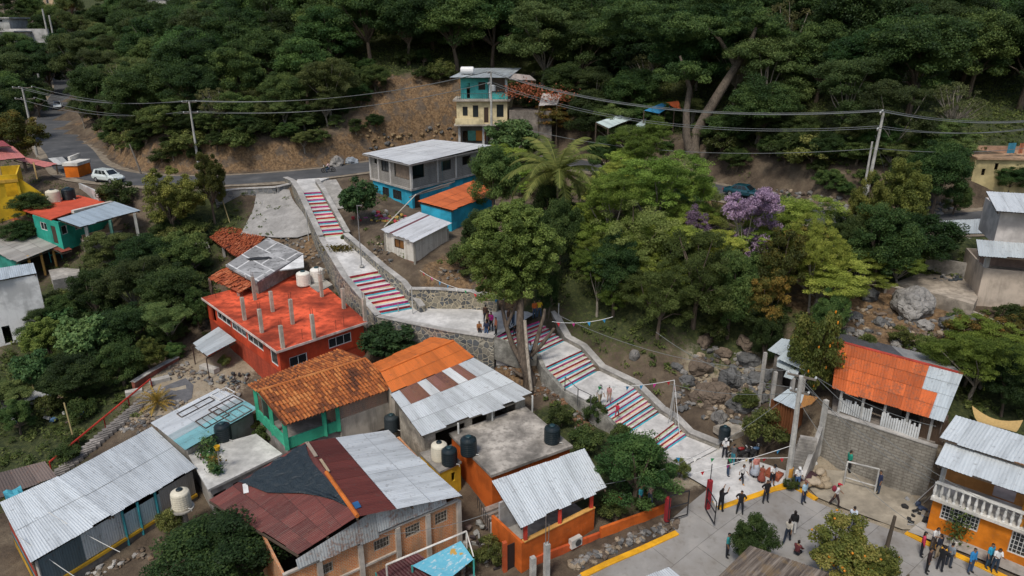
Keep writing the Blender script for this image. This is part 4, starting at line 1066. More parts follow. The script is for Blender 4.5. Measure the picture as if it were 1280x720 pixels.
# ================================================================== grey painted slab roof and broken tiles behind the red house
def ruin():
    A, B, C, D = quad((335, 297, 7.7), (379, 317, 7.3), (321, 353, 6.9), (282, 331, 7.2))
    root = thing('grey_slab_house', 'small house with patched grey and white slab roof behind the red house', 'house', (C.x, C.y, 5))
    mb = MB(); t = NT('patched_slab', .85); a = t.noise(.35, 6); q = t.n('ShaderNodeTexBrick'); t.lk(t.coord('UV'), q.inputs['Vector'])
    for k, v in (('Color1', (.20, .20, .20)), ('Color2', (.30, .30, .30)), ('Mortar', (.62, .62, .61))): q.inputs[k].default_value = v+(1,)
    q.inputs['Scale'].default_value = 1; q.inputs['Brick Width'].default_value = 4.2; q.inputs['Row Height'].default_value = 2.7; q.inputs['Mortar Size'].default_value = .13; q.inputs['Mortar Smooth'].default_value = .4
    c_ = t.mix(t.step(a, .45, .6), q.outputs['Color'], (.40, .40, .40)); t.color(t.mix(t.step(t.noise(2.2, 6), .52, .68), c_, (.12, .12, .12)))
    n = 8
    rows = [[bil(A, B, C, D, u/n, v/n) for u in range(n+1)] for v in range(n+1)]; W, L = (B-A).length, (D-A).length
    mb.grid(rows, 0, .5, [[(u/n*W, v/n*L) for u in range(n+1)] for v in range(n+1)])
    for a_, b_ in ((A, B), (B, C), (C, D), (D, A)): mb.face([a_, b_, b_-V(0, 0, .2), a_-V(0, 0, .2)][::-1])
    mb.build('roof', t.mat, root)
    walls(root, inset([A, B, C, D], .3), 4, [7.45, 7.05, 6.65, 6.95], concrete((.3, .28, .25), .7), {})
    wt = MB(); q = quad((349, 338, 6.95), (379, 318, 7.25), (380, 334, 7.0)); wt.face(q); wt.face([p-V(0, 0, .08) for p in q][::-1]); wt.build('white_sheet', paint((.7, .7, .69), .2), root)
    c = bil(A, B, C, D, .42, .55); mb = MB(); mb.grid([[c+V(x*.9-.3*y, y*.35+.3*x, .06+.05*math.sin(3*x+2*y)) for x in (-1.2, -.6, 0, .6, 1.2)] for y in (-1, -.3, .3, 1)]); tag(mb.build('black_sheet', cloth((.03, .032, .036)), smooth=True), 'dark plastic sheet lying on the patched grey roof', 'sheet')
    bt = thing('broken_tile_roof', 'sagging broken clay tile roof on grey posts next to the road wall', 'shelter', P(285, 328, 5))
    tm = rtiles(1)
    Q = quad((283, 279, 7.4), (330, 297, 7.2), (303, 327, 6.7), (262, 297, 6.9))
    mb = MB(); tile_roof(mb, *Q, m=0, hole=.12, jit=.09, tw=.3, tl=.45); mb.build('roof', tm, bt)
    for x, y in ((279, 306), (300, 322), (322, 300)): q = P(x, y, 6.8); post(bt, q, h(q.x, q.y)-.2, 6.8, .3, concrete((.34, .32, .3), .5))
    t2 = thing('tile_lean_to', 'heap of loose clay tiles on a lean-to at the back of the red house', 'shelter', P(285, 352, 5))
    Q = quad((284, 333, 6.6), (324, 352, 6.5), (300, 366, 5.95), (260, 347, 6.0)); mb = MB(); tile_roof(mb, *Q, hole=.15, jit=.12, tw=.3, tl=.45); mb.build('roof', tm, t2)
    for x, y in ((262, 349), (298, 365)): q = P(x, y, 5.9); post(t2, q, 3.5, 5.95, .25, concrete((.3, .2, .16), .5))
    lt = thing('stick_lattice', 'lattice of pale sticks leaning beside the broken tile roof', 'lattice', P(250, 312, 5.5))
    Q = quad((229, 306, 6.7), (254, 292, 6.9), (262, 310, 6.3), (240, 320, 6.2)); mb = MB()
    for k in range(9): mb.tube([Q[0].lerp(Q[1], k/8), Q[3].lerp(Q[2], k/8)], .05, 5)
    for k in range(4): mb.tube([Q[0].lerp(Q[3], k/3)+V(0, 0, .08), Q[1].lerp(Q[2], k/3)+V(0, 0, .08)], .05, 5)
    mb.build('sticks', wood((.42, .39, .34)), lt)
    for k in (0, 2): post(lt, Q[k], h(Q[k].x, Q[k].y)-.2, Q[k].z, .12)
    wb = thing('block_wall', 'pale block wall stub below the stick lattice', 'wall', P(245, 330, 5)); mb = MB(); a, b = P(234, 322, 5.8), P(258, 315, 5.9); mb.bar(a-V(0, 0, .9), b-V(0, 0, .9), .2, 1.8); mb.build('blocks', bricks((.42, .41, .38), (.38, .37, .34), (.3, .3, .28), .4, .2, .015), wb)
ruin()
# ================================================================== left bank houses
def left_houses():
    GRN = (.025, .34, .25)
    root = thing('green_house', 'green house with red flat roof and blue grey sheet porch below the road', 'house', P(92, 300, 7))
    rf = quad((28, 262, 10), (64, 274, 10), (98, 262, 10), (134, 252, 10.1), (98, 243, 10.1), (60, 250, 10))
    rd_ = concrete((.55, .085, .04), .3, .5)
    slab(root, 'roof', rf, 9.84, 10.0, rd_)
    f0, f1, f2 = P(40, 267, 10), P(72, 276, 10), P(112, 262, 10); back = P(62, 250, 10); b2 = P(104, 246, 10)
    walls(root, [f0, f1, f2, b2, back], 6.5, 9.83, paint(GRN, .5), {0: [(.25, .5, 8.4, 9.3, 'win'), (.66, .84, 7.2, 9.2, 'door')], 1: [(.05, .22, 8.3, 9.3, 'win'), (.45, .7, 8.3, 9.3, 'win')]})
    Q = quad((97, 262, 10.35), (143, 252, 10.35), (175.5, 263, 9.75), (100, 284, 9.75)); Q[0] = P(72, 274, 10.3)
    roof_part(root, Q, sheetmetal((.40, .48, .54), .03, .06, .2), sw=1, sl=6, pitch=.3, amp=.02)
    for x, y, m_ in ((107, 282, (.5, .5, .45)), (168, 266, (.45, .45, .42)), (137, 274, (.1, .25, .2))):
        p = P(x, y, 9.7); post(root, p, 6.8, 9.6, .3, paint(m_, .5))
    p, q = P(78, 277, 9.5), P(150, 256, 9.5); bw = MB(); bw.bar(V(p.x, p.y, 8.2), V(q.x, q.y, 8.2), .15, 3); bw.build('porch_wall', paint((.02, .26, .17), .4), root)
    fl = MB(); a, b, c, d = P(78, 277, 7.2), P(150, 262, 7.2), P(172, 283, 7.2), P(104, 302, 7.2); fl.prism([p[:2] for p in (a, b, c, d)], 5, 7.2); fl.build('porch_floor', concrete((.33, .28, .24), .6), root)
    rl = MB(); rl.bar(c+V(0, 0, .5), d+V(0, 0, .5), .12, .5); rl.build('railing', paint((.45, .28, .18), .6), root)
    pb = MB(); a, b = P(91, 266, 10.1), P(140, 254, 10.2); pb.bar(a+V(0, 0, .1), b+V(0, 0, .1), .5, .35); pb.build('parapet', paint((.6, .55, .5), .7), root)
    tank(P(68, 252, 10.0), .78, 1.5, TANKW, 'cream tank on the red roof of the green house', GT_W); tank(P(87, 249, 10.0), .75, 1.45, TANKB, 'black tank on the red roof of the green house', GT_B)
    # grey asbestos roof house
    root = thing('grey_roof_house', 'shack with weathered grey fibre sheet roof and yellow posts', 'house', P(60, 335, 4.5))
    A, B, C, D = quad((41, 285, 7.5), (75, 307, 6.9), (21, 328, 6.5), (-30, 306, 7.1))
    fm = sheetmetal((.36, .34, .31), .12, .25, 0); roof_part(root, (A, B, C, D), fm, sw=1.1, sl=1.8, pitch=.25)
    Q = quad((75, 302, 7), (90, 312, 6.7), (76, 316, 6.6), (60, 308, 6.9)); roof_part(root, Q, sheetmetal((.25, .06, .04), .3, .2, 0))
    ip = inset([A, B, C, D], .5)
    for t_ in (.25, .6, .95): p = ip[2].lerp(ip[1], t_); post(root, p, 4, 6.7, .2, paint((.62, .35, .10), .5))
    bw = MB(); p, q = ip[3].lerp(ip[2], .3), ip[0].lerp(ip[1], .5); bw.bar(V(p.x, p.y, 5.5), V(q.x, q.y, 5.5), .15, 3); bw.build('back_wall', paint((.05, .22, .17), .6), root)
    bk = MB(); bk.bar(V(ip[3].x, ip[3].y, 5.2), V(ip[2].x, ip[2].y, 5.2), .15, 2.5); bk.build('wall', paint((.04, .28, .22), .5), root)
    cf = thing('turquoise_frame', 'turquoise pipe frame standing under the grey fibre roof', 'frame', P(70, 335, 4.5)); mb = MB(); p, q = P(64, 328, 5), P(78, 324, 5)
    for a, b in ((p, p+V(0, 0, 1.6)), (q, q+V(0, 0, 1.6)), (p+V(0, 0, 1.6), q+V(0, 0, 1.6)), (p+V(0, 0, .8), q+V(0, 0, .8))): mb.tube([a, b], .05, 6)
    mb.build('pipes', paint((.05, .42, .42), .3), cf)
    fl = MB(); pp = [P(66, 352, 4.6), P(100, 345, 4.6), P(98, 328, 5), P(60, 335, 5)]; fl.prism([p[:2] for p in pp], 2, 4.75); tag(fl.build('concrete_patio', concrete((.36, .34, .31), .6)), 'concrete patio beside the grey fibre roof shack', 'patio')
    # white building at the edge
    root = thing('white_building', 'plain white two storey building with sheet roof at the left edge', 'house', P(11, 439, .5))
    c0 = P(46, 343, 7.2); c1 = P(-40, 357, 7.2); d = (c0-c1).normalized(); n = V(-d.y, d.x, 0)
    poly = [c1, c0, c0+n*3, c1+n*3]
    walls(root, poly, -.5, 7.2, paint((.74, .735, .72), .35), {0: [(.30, .42, .8, 2.6, 'open')]})
    Q = [c1+n*3.3-d*.2+V(0, 0, .3), c0+n*3.3+V(0, 0, .3), c0-n*.1+V(0, 0, .12), c1-n*.4-d*.2+V(0, 0, .12)]
    roof_part(root, Q, sheetmetal((.50, .56, .60), .02, .08), sw=1.1, sl=5, pitch=.25)
    # yellow house
    YE = (.66, .42, .02)
    root = thing('yellow_house', 'yellow house with dusty pink roofs at the bend of the road', 'house', P(20, 262, 9))
    f1 = P(66, 262, 9); f0 = P(-60, 275, 9); d = (f1-f0).normalized(); n = V(-d.y, d.x, 0)
    m1 = f0.lerp(f1, .72)
    walls(root, [f0, m1, m1+n*7, f0+n*7], 8, 13.6, paint(YE, .3), {0: [(.80, .97, 11.0, 12.6, 'open'), (.2, .4, 11, 12.4, 'open')], 1: [(.1, .5, 10.2, 12.6, 'open')]})
    tri = MB(); a, b = m1+n*.3, f1+n*.3; tri.prism([p[:2] for p in (a, b, b+n*.25, a+n*.25)], 8.2, [13.2, 10.2, 10.2, 13.2]); tri.build('stair_parapet', paint(YE, .3), root)
    bk = MB(); p = f0-n*.1; q = m1-n*.1; bk.bar(V(p.x, p.y, 12.9), V(q.x, q.y, 12.9), .15, .35); bk.build('balcony_beam', paint((.55, .33, .05), .5), root)
    PK = sheetmetal((.50, .17, .15), .05, .1, 0)
    Q = quad((0, 184, 15.2), (16, 183, 15.2), (32, 197, 14.3), (-30, 203, 14.3)); Q[0] = P(-30, 186, 15.2); roof_part(root, Q, PK)
    Q = quad((16, 199, 13.6), (30, 197, 13.6), (73, 205, 12.9), (55, 209, 12.8)); roof_part(root, Q, PK)
    Q = quad((-10, 176, 16), (4, 176, 16), (14, 183, 15.6), (-20, 184, 15.6)); roof_part(root, Q, sheetmetal((.28, .05, .05), .1, .1, 0))
    for t_ in (.2, .55, .9): p = f0.lerp(f1, t_)+n*2; post(root, p, 12.5, 14.5, .15, paint((.5, .35, .15), .4))
    root = thing('orange_kiosk', 'small orange cube building with white parapet beside the road bend', 'kiosk', P(92, 229, 10.6))
    a, b = P(84, 229, 10.3), P(101, 229, 10.3); d = (b-a).normalized(); n = V(-d.y, d.x, 0); poly = [a, b, b+n*3, a+n*3]
    walls(root, poly, 9.5, 12.6, paint((.68, .16, .01), .2), {}); slab(root, 'roof', inset(poly, -.12), 12.61, 13.0, paint((.62, .6, .55), .5))
    pm = MB(); pm.bar(a+V(0, 1.5, 3), a+n*3+V(0, 1, 3.1), .3, .5); pm.build('parapet', paint((.62, .6, .55), .5), root)
    wl = [P(100, 232, 10.9), P(118, 240, 10.7), P(124, 246, 10.5)]
    wall_line('boundary_wall', 'low whitewashed wall between the orange kiosk and the road', 'wall', [v+V(0, 0, .3) for v in wl], .25, 1.5, paint((.5, .49, .47), .7), False)
    # rubble of white sheets behind the kiosk
    Q = quad((60, 198, 12.9), (78, 196, 12.9), (88, 205, 12.4), (70, 206, 12.4)); q = thing('scrap_roof', 'pale broken sheet roof between the pink roof and the orange kiosk', 'shelter', P(75, 215, 10.5)); roof_part(q, Q, sheetmetal((.5, .5, .48), .2, .3)); 
    for k in (2, 3): post(q, Q[k], 9.5, 12.4, .15)
    # low clay roof strip in front of the yellow house
    q = thing('clay_lean_to', 'narrow red tile lean-to below the yellow house', 'shelter', P(20, 285, 7)); Q = quad((0, 266, 8.6), (42, 281, 8.2), (42, 288, 7.9), (-4, 273, 8.2)); mb = MB(); tile_roof(mb, *Q); mb.build('roof', rtiles(1), q); 
    for k in (2, 3): post(q, Q[k], 6, 7.9, .15)
left_houses()
# ================================================================== hillside houses in the middle
def block_house():
    BL = (.035, .38, .55)
    rf = quad((453, 192, 15), (512, 206, 15), (615, 184, 15), (541, 178, 15.1))
    root = thing('block_house', 'two storey house, bare grey blocks above and bright blue below, white flat roof', 'house', (rf[1].x, rf[1].y, 9))
    mb = MB(); sheet_roof(mb, rf[3]+V(0, 0, .35), rf[2]+V(0, 0, .2), rf[1], rf[0], sw=1.2, sl=5, pitch=.35, amp=.015); mb.build('roof', sheetmetal((.72, .74, .75), .02, .06), root)
    e = MB(); 
    for a, b in ((0, 1), (1, 2)): e.bar(rf[a]-V(0, 0, .12), rf[b]-V(0, 0, .12), .1, .12)
    e.build('eave_beam', plain((.25, .24, .23)), root)
    p1 = inset(rf, .7)
    BK = bricks((.28, .265, .24), (.24, .225, .205), (.36, .34, .31), .42, .21, .022)
    walls(root, p1, 11.95, 14.85, BK, {0: [(.10, .17, 13.9, 14.5, 'open'), (.28, .46, 13.2, 14.6, 'win'), (.60, .96, 12.9, 14.6, 'open')],
                                      1: [(.02, .17, 13.0, 14.6, 'open'), (.39, .52, 13.2, 14.4, 'win'), (.68, .80, 13.3, 14.4, 'open')]}, frame=FR_B)
    d0 = (p1[1]-p1[0]).normalized(); d1 = (p1[2]-p1[1]).normalized()
    n0 = Vector((d0.y, -d0.x))*.03; n1 = Vector((d1.y, -d1.x))*.03
    for L, t_, n in ((0, .0, n0), (0, .22, n0), (0, .52, n0), (1, .0, n1), (1, .33, n1), (1, .58, n1), (1, 1., n1)):
        p = p1[L].lerp(p1[L+1], t_)+n; cm = MB(); cm.box((p.x, p.y, 13.4), (.24, .24, 2.88), math.atan2(d0.y, d0.x)); cm.build('column', concrete((.52, .50, .47), .3), root)
    ct_ = MB(); p, q = p1[0].lerp(p1[1], .62), p1[0].lerp(p1[1], .93); nn = -n0*4
    rows = [[V(p.lerp(q, k/12).x, p.lerp(q, k/12).y, z)+V(nn.x, nn.y, 0)*(1+.6*math.sin(k*2.2)) for k in range(13)] for z in (12.95, 14.5)]
    ct_.grid(rows); ct_.build('curtain', cloth((.22, .17, .13)), root)
    bw = MB(); c = p1[1].lerp(p1[3], .3); bw.bar(V(*p1[0].lerp(p1[3], .4), 13.4), V(*p1[1].lerp(p1[2], .4), 13.4), .1, 2.8); bw.build('inner_wall', paint((.10, .20, .22), .5), root)
    slab(root, 'floor_slab', inset(rf, .55), 11.72, 11.945, concrete((.42, .40, .37), .5))
    p2 = inset(rf, .8)
    walls(root, p2, 8.2, 11.715, paint(BL, .25), {0: [(.25, .42, 10.1, 11.2, 'win'), (.52, .74, 10.1, 11.25, 'win'), (.80, .92, 8.9, 9.8, 'door')], 1: [(.03, .1, 8.9, 11.0, 'door')]}, frame=FR_B)
    # stacked poles over the joint and orange annex
    A, B, C, D = quad((522, 252, 12.4), (592, 226, 12.4), (622, 240, 11.8), (565, 263, 11.8))
    an = thing('orange_roof_annex', 'blue walled annex with patchy orange sheet roof beside the block house', 'house', (D.x, D.y, 9))
    roof_part(an, (A, B, C, D), sheetmetal((.58, .14, .04), .25, .2, 0), sw=1.1, sl=1.6, pitch=.2, amp=.018)
    ip = inset([A, B, C, D], .25); walls(an, ip, 7.6, [plane_z(A, B, D, p[0], p[1])-.2 for p in ip], paint(BL, .2), {})
    bp = MB()
    a, b = P(512, 246, 12.3), P(552, 233, 12.5)
    for k in range(6): bp.tube([a+V(.25*k, .3*k-.3, .06*k), b+V(.25*k+random.uniform(-.5, .8), .3*k-.3, .06*k)], .07, 6)
    tag(bp.build('pole_stack', wood((.20, .19, .18))), 'stack of grey poles resting between block house and orange annex roof', 'poles')
    # white plank hut
    A, B, C, D = quad((524, 265, 11.3), (565, 279, 11.0), (517.5, 303, 10.5), (475, 287.5, 10.8))
    ht = thing('plank_hut', 'white plank hut with striped pale sheet roof below the blue annex', 'hut', (C.x, C.y, 7.8))
    rm = sheetmetal((.70, .71, .72), .03, .08); rm2 = sheetmetal((.20, .07, .08), .2, .2)
    mb = MB(); sheet_roof(mb, A, B, C, D, sw=.35, sl=6, pitch=.3, amp=.015, m=lambda u, v: 1 if (.10 < u < .16 or .28 < u < .33) else 0); mb.build('roof', [rm, rm2], ht)
    ip = inset([A, B, C, D], .35); zt = [plane_z(A, B, D, p[0], p[1])-.06 for p in ip]
    t = NT('white_planks', .8); uv = t.coord('UV'); q = t.n('ShaderNodeTexBrick'); t.lk(t.scaled(uv, (1, .02, 1)), q.inputs['Vector'])
    for k, v in (('Color1', (.72, .69, .62)), ('Color2', (.58, .54, .47)), ('Mortar', (.12, .10, .08))): q.inputs[k].default_value = v+(1,)
    q.inputs['Scale'].default_value = 1; q.inputs['Brick Width'].default_value = .16; q.inputs['Row Height'].default_value = 1; q.inputs['Mortar Size'].default_value = .008
    t.color(t.mix(t.math('MULTIPLY', t.step(t.noise(1.4, 6), .5, .7), .5), q.outputs['Color'], (.20, .16, .12))); 
    walls(ht, ip, 8.35, zt, t.mat, {2: [(.35, .68, 9.3, 10.2, 'win')]}, frame=FR_B, pane=plain((.22, .10, .03), .3))
    walls(ht, inset([A, B, C, D], .33), 7.2, 8.345, bricks((.26, .10, .055), (.20, .08, .05), (.30, .25, .2)), {}, name='base_wall')
    cb = MB(); 
    for p in ip: cb.box((p[0], p[1], 9.2), (.16, .16, 2.4), .6)
    cb.build('corner_post', wood((.4, .38, .33)), ht)
    bg = MB(); bg.tube([P(480, 284, 10.9), P(520, 243, 13.2)], .05, 6); tag(bg.build('bamboo_pole', wood((.55, .52, .45))), 'pale bamboo pole leaning from the hut roof to the block house', 'pole')
block_house()
def yellow_teal():
    y0 = 108.0
    def at(px, z=13.3, y=y0):
        d = y/(CT-((zat_py))*ST); return d
    def X(px, z, y): return (px-640)/FPX*depth((0, y, z))
    root = thing('yellow_teal_house', 'three storey house, yellow in the middle and turquoise on top, under the hill', 'house', (-5, y0, 13.2))
    xl, xr = X(571, 17, y0), X(634, 17, y0); w_ = xr-xl; dp = 6.5; z0 = 12.6
    f1, f2, f3 = 16.2, 19.7, 22.9
    sk = .8
    def rect(a, b, y1, y2): return [(a, y1), (b, y1+sk*.2), (b+sk*1.2, y2), (a+sk*.2, y2)]
    YE = (.68, .57, .34); TE = (.08, .44, .43)
    # ground floor: posts and a dark room with coloured boards
    walls(root, rect(xl+.5, xr-.5, y0+1.6, y0+dp), z0-1, f1, paint((.14, .13, .12), .7), {0: [(.03, .55, z0+1.0, z0+2.6, 'open'), (.62, .8, z0, z0+2.4, 'door')]}, name='lower_wall')
    for t_ in (.04, .52, .97): post(root, V(lerp(xl, xr, t_), y0+.3, 0), z0-1, f1, .3, paint((.5, .5, .48), .5), 'pillar')
    bm_ = MB(); bm_.box((lerp(xl, xr, .28), y0+1.62, z0+1.9), (1.2, .05, 1.5)); bm_.build('board', paint((.10, .30, .25), .3), root)
    bm_ = MB(); bm_.box((lerp(xl, xr, .46), y0+1.57, z0+1.9), (1.4, .05, 1.5)); bm_.build('board', paint((.50, .20, .04), .3), root)
    lw = MB(); lw.box((lerp(xl, xr, .28), y0+.4, z0+.3), (w_*.42, .2, 1.2)); lw.build('low_wall', paint((.4, .4, .39), .5), root)
    slab(root, 'floor_slab', rect(xl-.4, xr+.2, y0-.7, y0+dp), f1, f1+.22, concrete((.40, .36, .30), .5))
    walls(root, rect(xl, xr, y0, y0+dp), f1+.225, f2, paint(YE, .3), {0: [(.12, .22, f1+1.4, f1+2.7, 'win'), (.32, .43, f1+1.2, f1+2.9, 'win'), (.54, .63, f1+.4, f1+2.6, 'door'), (.79, .93, f1+1.2, f1+3.0, 'win')], 1: [(.2, .35, f1+1.2, f1+2.6, 'win')]}, frame=FR_B)
    bl = MB(); bl.box((lerp(xl, xr, .25), y0-.55, f1+.65), (w_*.55, .12, .85)); bl.build('balcony', paint(YE, .4), root)
    slab(root, 'floor_slab', rect(xl-.5, xr+.4, y0-.6, y0+dp), f2+.003, f2+.24, concrete((.42, .38, .33), .6))
    walls(root, rect(xl+.6, xl+w_*.62, y0+1.0, y0+dp-.3), f2+.245, f3, paint(TE, .25), {0: [(.65, .9, f2+1.5, f2+2.6, 'win'), (.22, .34, f2+.3, f2+2.5, 'open')]}, frame=FR_B)
    lw = MB(); lw.box((lerp(xl, xr, .84), y0+.2, f2+.7), (w_*.34, .14, .9)); lw.build('low_wall', paint(TE, .3), root)
    bw = MB(); bw.box((lerp(xl, xr, .82), y0+3.4, f2+1.6), (w_*.36, .14, 2.7)); bw.build('back_wall', paint((.33, .28, .26), .6), root)
    for t_ in (.66, .98): post(root, V(lerp(xl, xr, t_), y0+.3, 0), f2+.24, f3, .3, paint((.5, .6, .62), .3), 'pillar')
    rl = MB()
    for k in range(16): rl.tube([V(lerp(xl, xr, .03+k*.04), y0-.3, f2+.24), V(lerp(xl, xr, .03+k*.04), y0-.3, f2+1.1)], .02, 4)
    rl.tube([V(xl, y0-.3, f2+1.1), V(xr, y0-.3, f2+1.1)], .03, 4); rl.build('railing', plain((.06, .07, .07)), root)
    A, B, C, D = V(xl+1.5, y0+dp+.5, f3+1.0), V(xr+2.2, y0+dp+1, f3+1.0), V(xr+.2, y0-.9, f3+.15), V(xl-.9, y0-.8, f3+.15)
    roof_part(root, (A, B, C, D), sheetmetal((.44, .49, .52), .15, .15), sw=1, sl=4)
    Q = [V(xr+.4, y0+2.5, f3+.55), V(xr+3.4, y0+3, f3+.2), V(xr+4.2, y0+.4, f3-.35), V(xr+.2, y0-.6, f3-.1)]; roof_part(root, Q, sheetmetal((.5, .44, .40), .3, .2))
    # horizontal white tank
    c = V(xl+1.6, y0+1.5, f3+1.0); tk = thing('water_tank', 'white horizontal tank on the roof of the tall yellow and turquoise house', 'water tank', c)
    mb = MB(); mb.tube([c+V(-1, 0, 0), c+V(-.85, 0, 0), c+V(.85, 0, 0), c+V(1, 0, 0)], [.35, .55, .55, .35], 14); mb.build('body', plain((.74, .74, .73), .4), tk)
    mb = MB(); mb.box(c+V(-.6, 0, -.55), (.2, .9, .25)); mb.box(c+V(.6, 0, -.55), (.2, .9, .25)); mb.build('cradle', plain((.3, .3, .3)), tk)
    # terrace of flowers and laundry to the right
    bl = thing('clutter_shelter', 'ragged pale sheet shelter over flowers right of the tall house', 'shelter', V(xr+4, y0, 17))
    Q = [V(xr+5.2, y0+2, 20.6), V(xr+8.2, y0+2, 20.7), V(xr+7.2, y0-.8, 19.2), V(xr+4.6, y0-1, 19.2)]; roof_part(bl, Q, sheetmetal((.52, .50, .48), .2, .4))
    for q in Q[2:]: post(bl, q, 13, q.z, .14)
    fl = MB(); fl.prism([(xr+.3, y0-.6), (xr+6.5, y0-1.2), (xr+6.5, y0+4), (xr+.3, y0+4)], 12, 18.4); fl.build('base_wall', concrete((.22, .19, .16), .8), bl)
zat_py = 0
yellow_teal()
# ================================================================== right bank
def right_houses():
    # orange and silver roof house above the court
    A, B, C, D = quad((1047, 427, 7.7), (1204, 468, 7.7), (1180, 527, 6.35), (1040, 486, 6.35))
    root = thing('ridge_roof_house', 'house with long orange corrugated roof ending in silver sheets above the block wall', 'house', (D.x, D.y, 4.5))
    OR = sheetmetal((.56, .13, .035), .5, .3, 0); SI = sheetmetal((.55, .60, .61), .03, .1); RD = sheetmetal((.44, .055, .025), .3, .2, 0)
    def pick(u, v):
        if (v < .5 and u > .70) or u > .82: return 1
        if .5 < v < .75 and (.2 < u < .28 or .45 < u < .5): return 2
        return 0
    mb = MB(); sheet_roof(mb, A, B, C, D, sw=.9, sl=1.5, pitch=.28, amp=.045, m=pick); mb.build('roof', [OR, SI, RD], root)
    E, F = quad((1038, 420, 7.2), (1188, 458, 7.2)); E += V(.5, 1.6, -.2); F += V(.5, 1.6, -.2)
    mb = MB(); sheet_roof(mb, B, A, E, F, sw=1.2, sl=2.4, m=lambda u, v: 1 if u < .5 else 0); mb.build('roof', [sheetmetal((.10, .10, .11), .1, .2, 0), sheetmetal((.40, .40, .40), .15, .3)], root)
    rc = MB(); rc.bar(A+V(0, 0, .07), B+V(0, 0, .07), .3, .05); rc.build('ridge_cap', paint((.42, .06, .04), .6), root)
    ip = inset([A, B, C, D], .35)
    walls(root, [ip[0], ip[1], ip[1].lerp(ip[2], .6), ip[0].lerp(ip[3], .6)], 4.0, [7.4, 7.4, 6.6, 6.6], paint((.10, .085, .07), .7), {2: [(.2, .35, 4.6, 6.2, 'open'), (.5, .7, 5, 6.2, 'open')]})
    for t_ in (.05, .28, .5, .72, .95): p = ip[3].lerp(ip[2], t_); post(root, p, 4, plane_z(A, B, D, p[0], p[1])-.1, .12, paint((.5, .5, .48), .5))
    fl = MB(); fl.prism([tuple(p) for p in inset([A, B, C, D], .25)], 4, 4.55); fl.build('floor', concrete((.26, .23, .2), .7), root)
    ex = thing('stick_shed', 'brown stick walled shed under the silver end of the long roof', 'shed', P(1175, 545, 4.5)); mb = MB()
    a, b = P(1148, 548, 4.4), P(1178, 557, 4.4)
    for k in range(22): p = a.lerp(b, k/21); mb.tube([p, p+V(random.uniform(-.1, .1), 0, 1.7+random.uniform(-.2, .2))], .045, 5)
    mb.build('sticks', wood((.12, .08, .055)), ex)
    mb = MB()
    for k in range(7): p = a.lerp(b, k/6)+V(0, 0, 1.75); mb.tube([p, p+V(.4, 1.2, .35)], .03, 4)
    mb.build('rafters', wood((.16, .07, .05)), ex)
    # picket fence
    fr = thing('picket_fence', 'fence of uneven white pickets on top of the block retaining wall', 'fence', P(1052, 512, 4.7))
    a, b = P(1050, 514, 4.62), P(1146, 549, 4.5); n = 34
    for k in range(n):
        if 14 <= k <= 17: continue
        p = a.lerp(b, k/(n-1)); hh = random.uniform(.85, 1.15); mb = MB(); mb.box(p+V(0, 0, hh/2), (.12, .03, hh), math.atan2((b-a).y, (b-a).x)+random.uniform(-.1, .1)); mb.build('picket', paint((.58, .60, .60), .7), fr)
    mb = MB(); mb.bar(a+V(0, .06, .7), b+V(0, .06, .7), .05, .08); mb.build('rail', wood((.2, .16, .12)), fr)
    # retaining wall
    BW = bricks((.31, .29, .25), (.25, .235, .20), (.20, .18, .15), .5, .22, .03, .8)
    wall_line('retaining_wall', 'tall stained block retaining wall behind the dirt court', 'wall', [P(1029, 513, 4.6), P(1080, 529, 4.55), P(1130, 545, 4.5), P(1172, 559, 4.4)], .35, 5.2, BW, True, None, .05)
    wall_line('retaining_wall', 'sloping concrete side wall of the steps by the big utility pole', 'wall', [P(1026, 533, 3.6), P(1018, 556, 2.6), P(1003, 596, .9)], .3, 3.5, concrete((.40, .385, .36), .6), False)
    st = thing('corner_steps', 'narrow concrete steps climbing beside the sloping side wall', 'steps', P(992, 598, .2)); mb = MB(); s0, s1 = P(992, 596, .2), P(1012, 545, 3.2)
    for k in range(14): c = s0.lerp(s1, k/14); mb.box((c.x, c.y, c.z-.4), (1.1, .5, .95), -.35)
    mb.build('treads', concrete((.33, .31, .28), .7), st)
    # shack by the gully
    sh = thing('gully_shack', 'shack on stilts with warped pale sheet roof beside the rocky gully', 'shack', P(985, 500, 3))
    Q = quad((976, 424, 7.4), (1026, 432, 7.4), (1007, 461, 6.8), (957, 440, 6.9)); SM = sheetmetal((.50, .56, .57), .06, .12)
    mb = MB(); sheet_roof(mb, *Q, sw=1.1, sl=2.2, rag=.25, amp=.04, pitch=.35); mb.build('roof', SM, sh)
    Q2 = quad((972, 446, 6.6), (1004, 460, 6.5), (992, 472, 6.2), (970, 464, 6.2)); mb = MB(); sheet_roof(mb, *Q2, rag=.25, amp=.03); mb.build('roof', SM, sh)
    Q3 = quad((984, 487, 5.2), (1009, 494, 5.1), (996, 511, 4.7), (967, 499, 4.8)); mb = MB(); sheet_roof(mb, *Q3, rag=.1, amp=.03); mb.build('roof', sheetmetal((.46, .52, .55), .15, .15), sh)
    for q in (Q[2], Q[3], Q2[3], Q2[2]): post(sh, q, 2, q.z-.05, .22, concrete((.42, .4, .37), .5))
    for a, b in ((Q3[3], Q3[2]), (Q3[2], Q3[1])):
        mb = MB()
        for k in range(9): p = a.lerp(b, (k+.5)/9); mb.box((p.x*.998, p.y*1.006, 3.6), (.24, .05, 2.2), .3)
        mb.build('plank_wall', wood((.24, .09, .035)), sh)
    ip = inset(Q, .5); walls(sh, ip, 2.5, 6.7, concrete((.16, .14, .12), .7), {2: [(.3, .6, 4.5, 6, 'open')]})
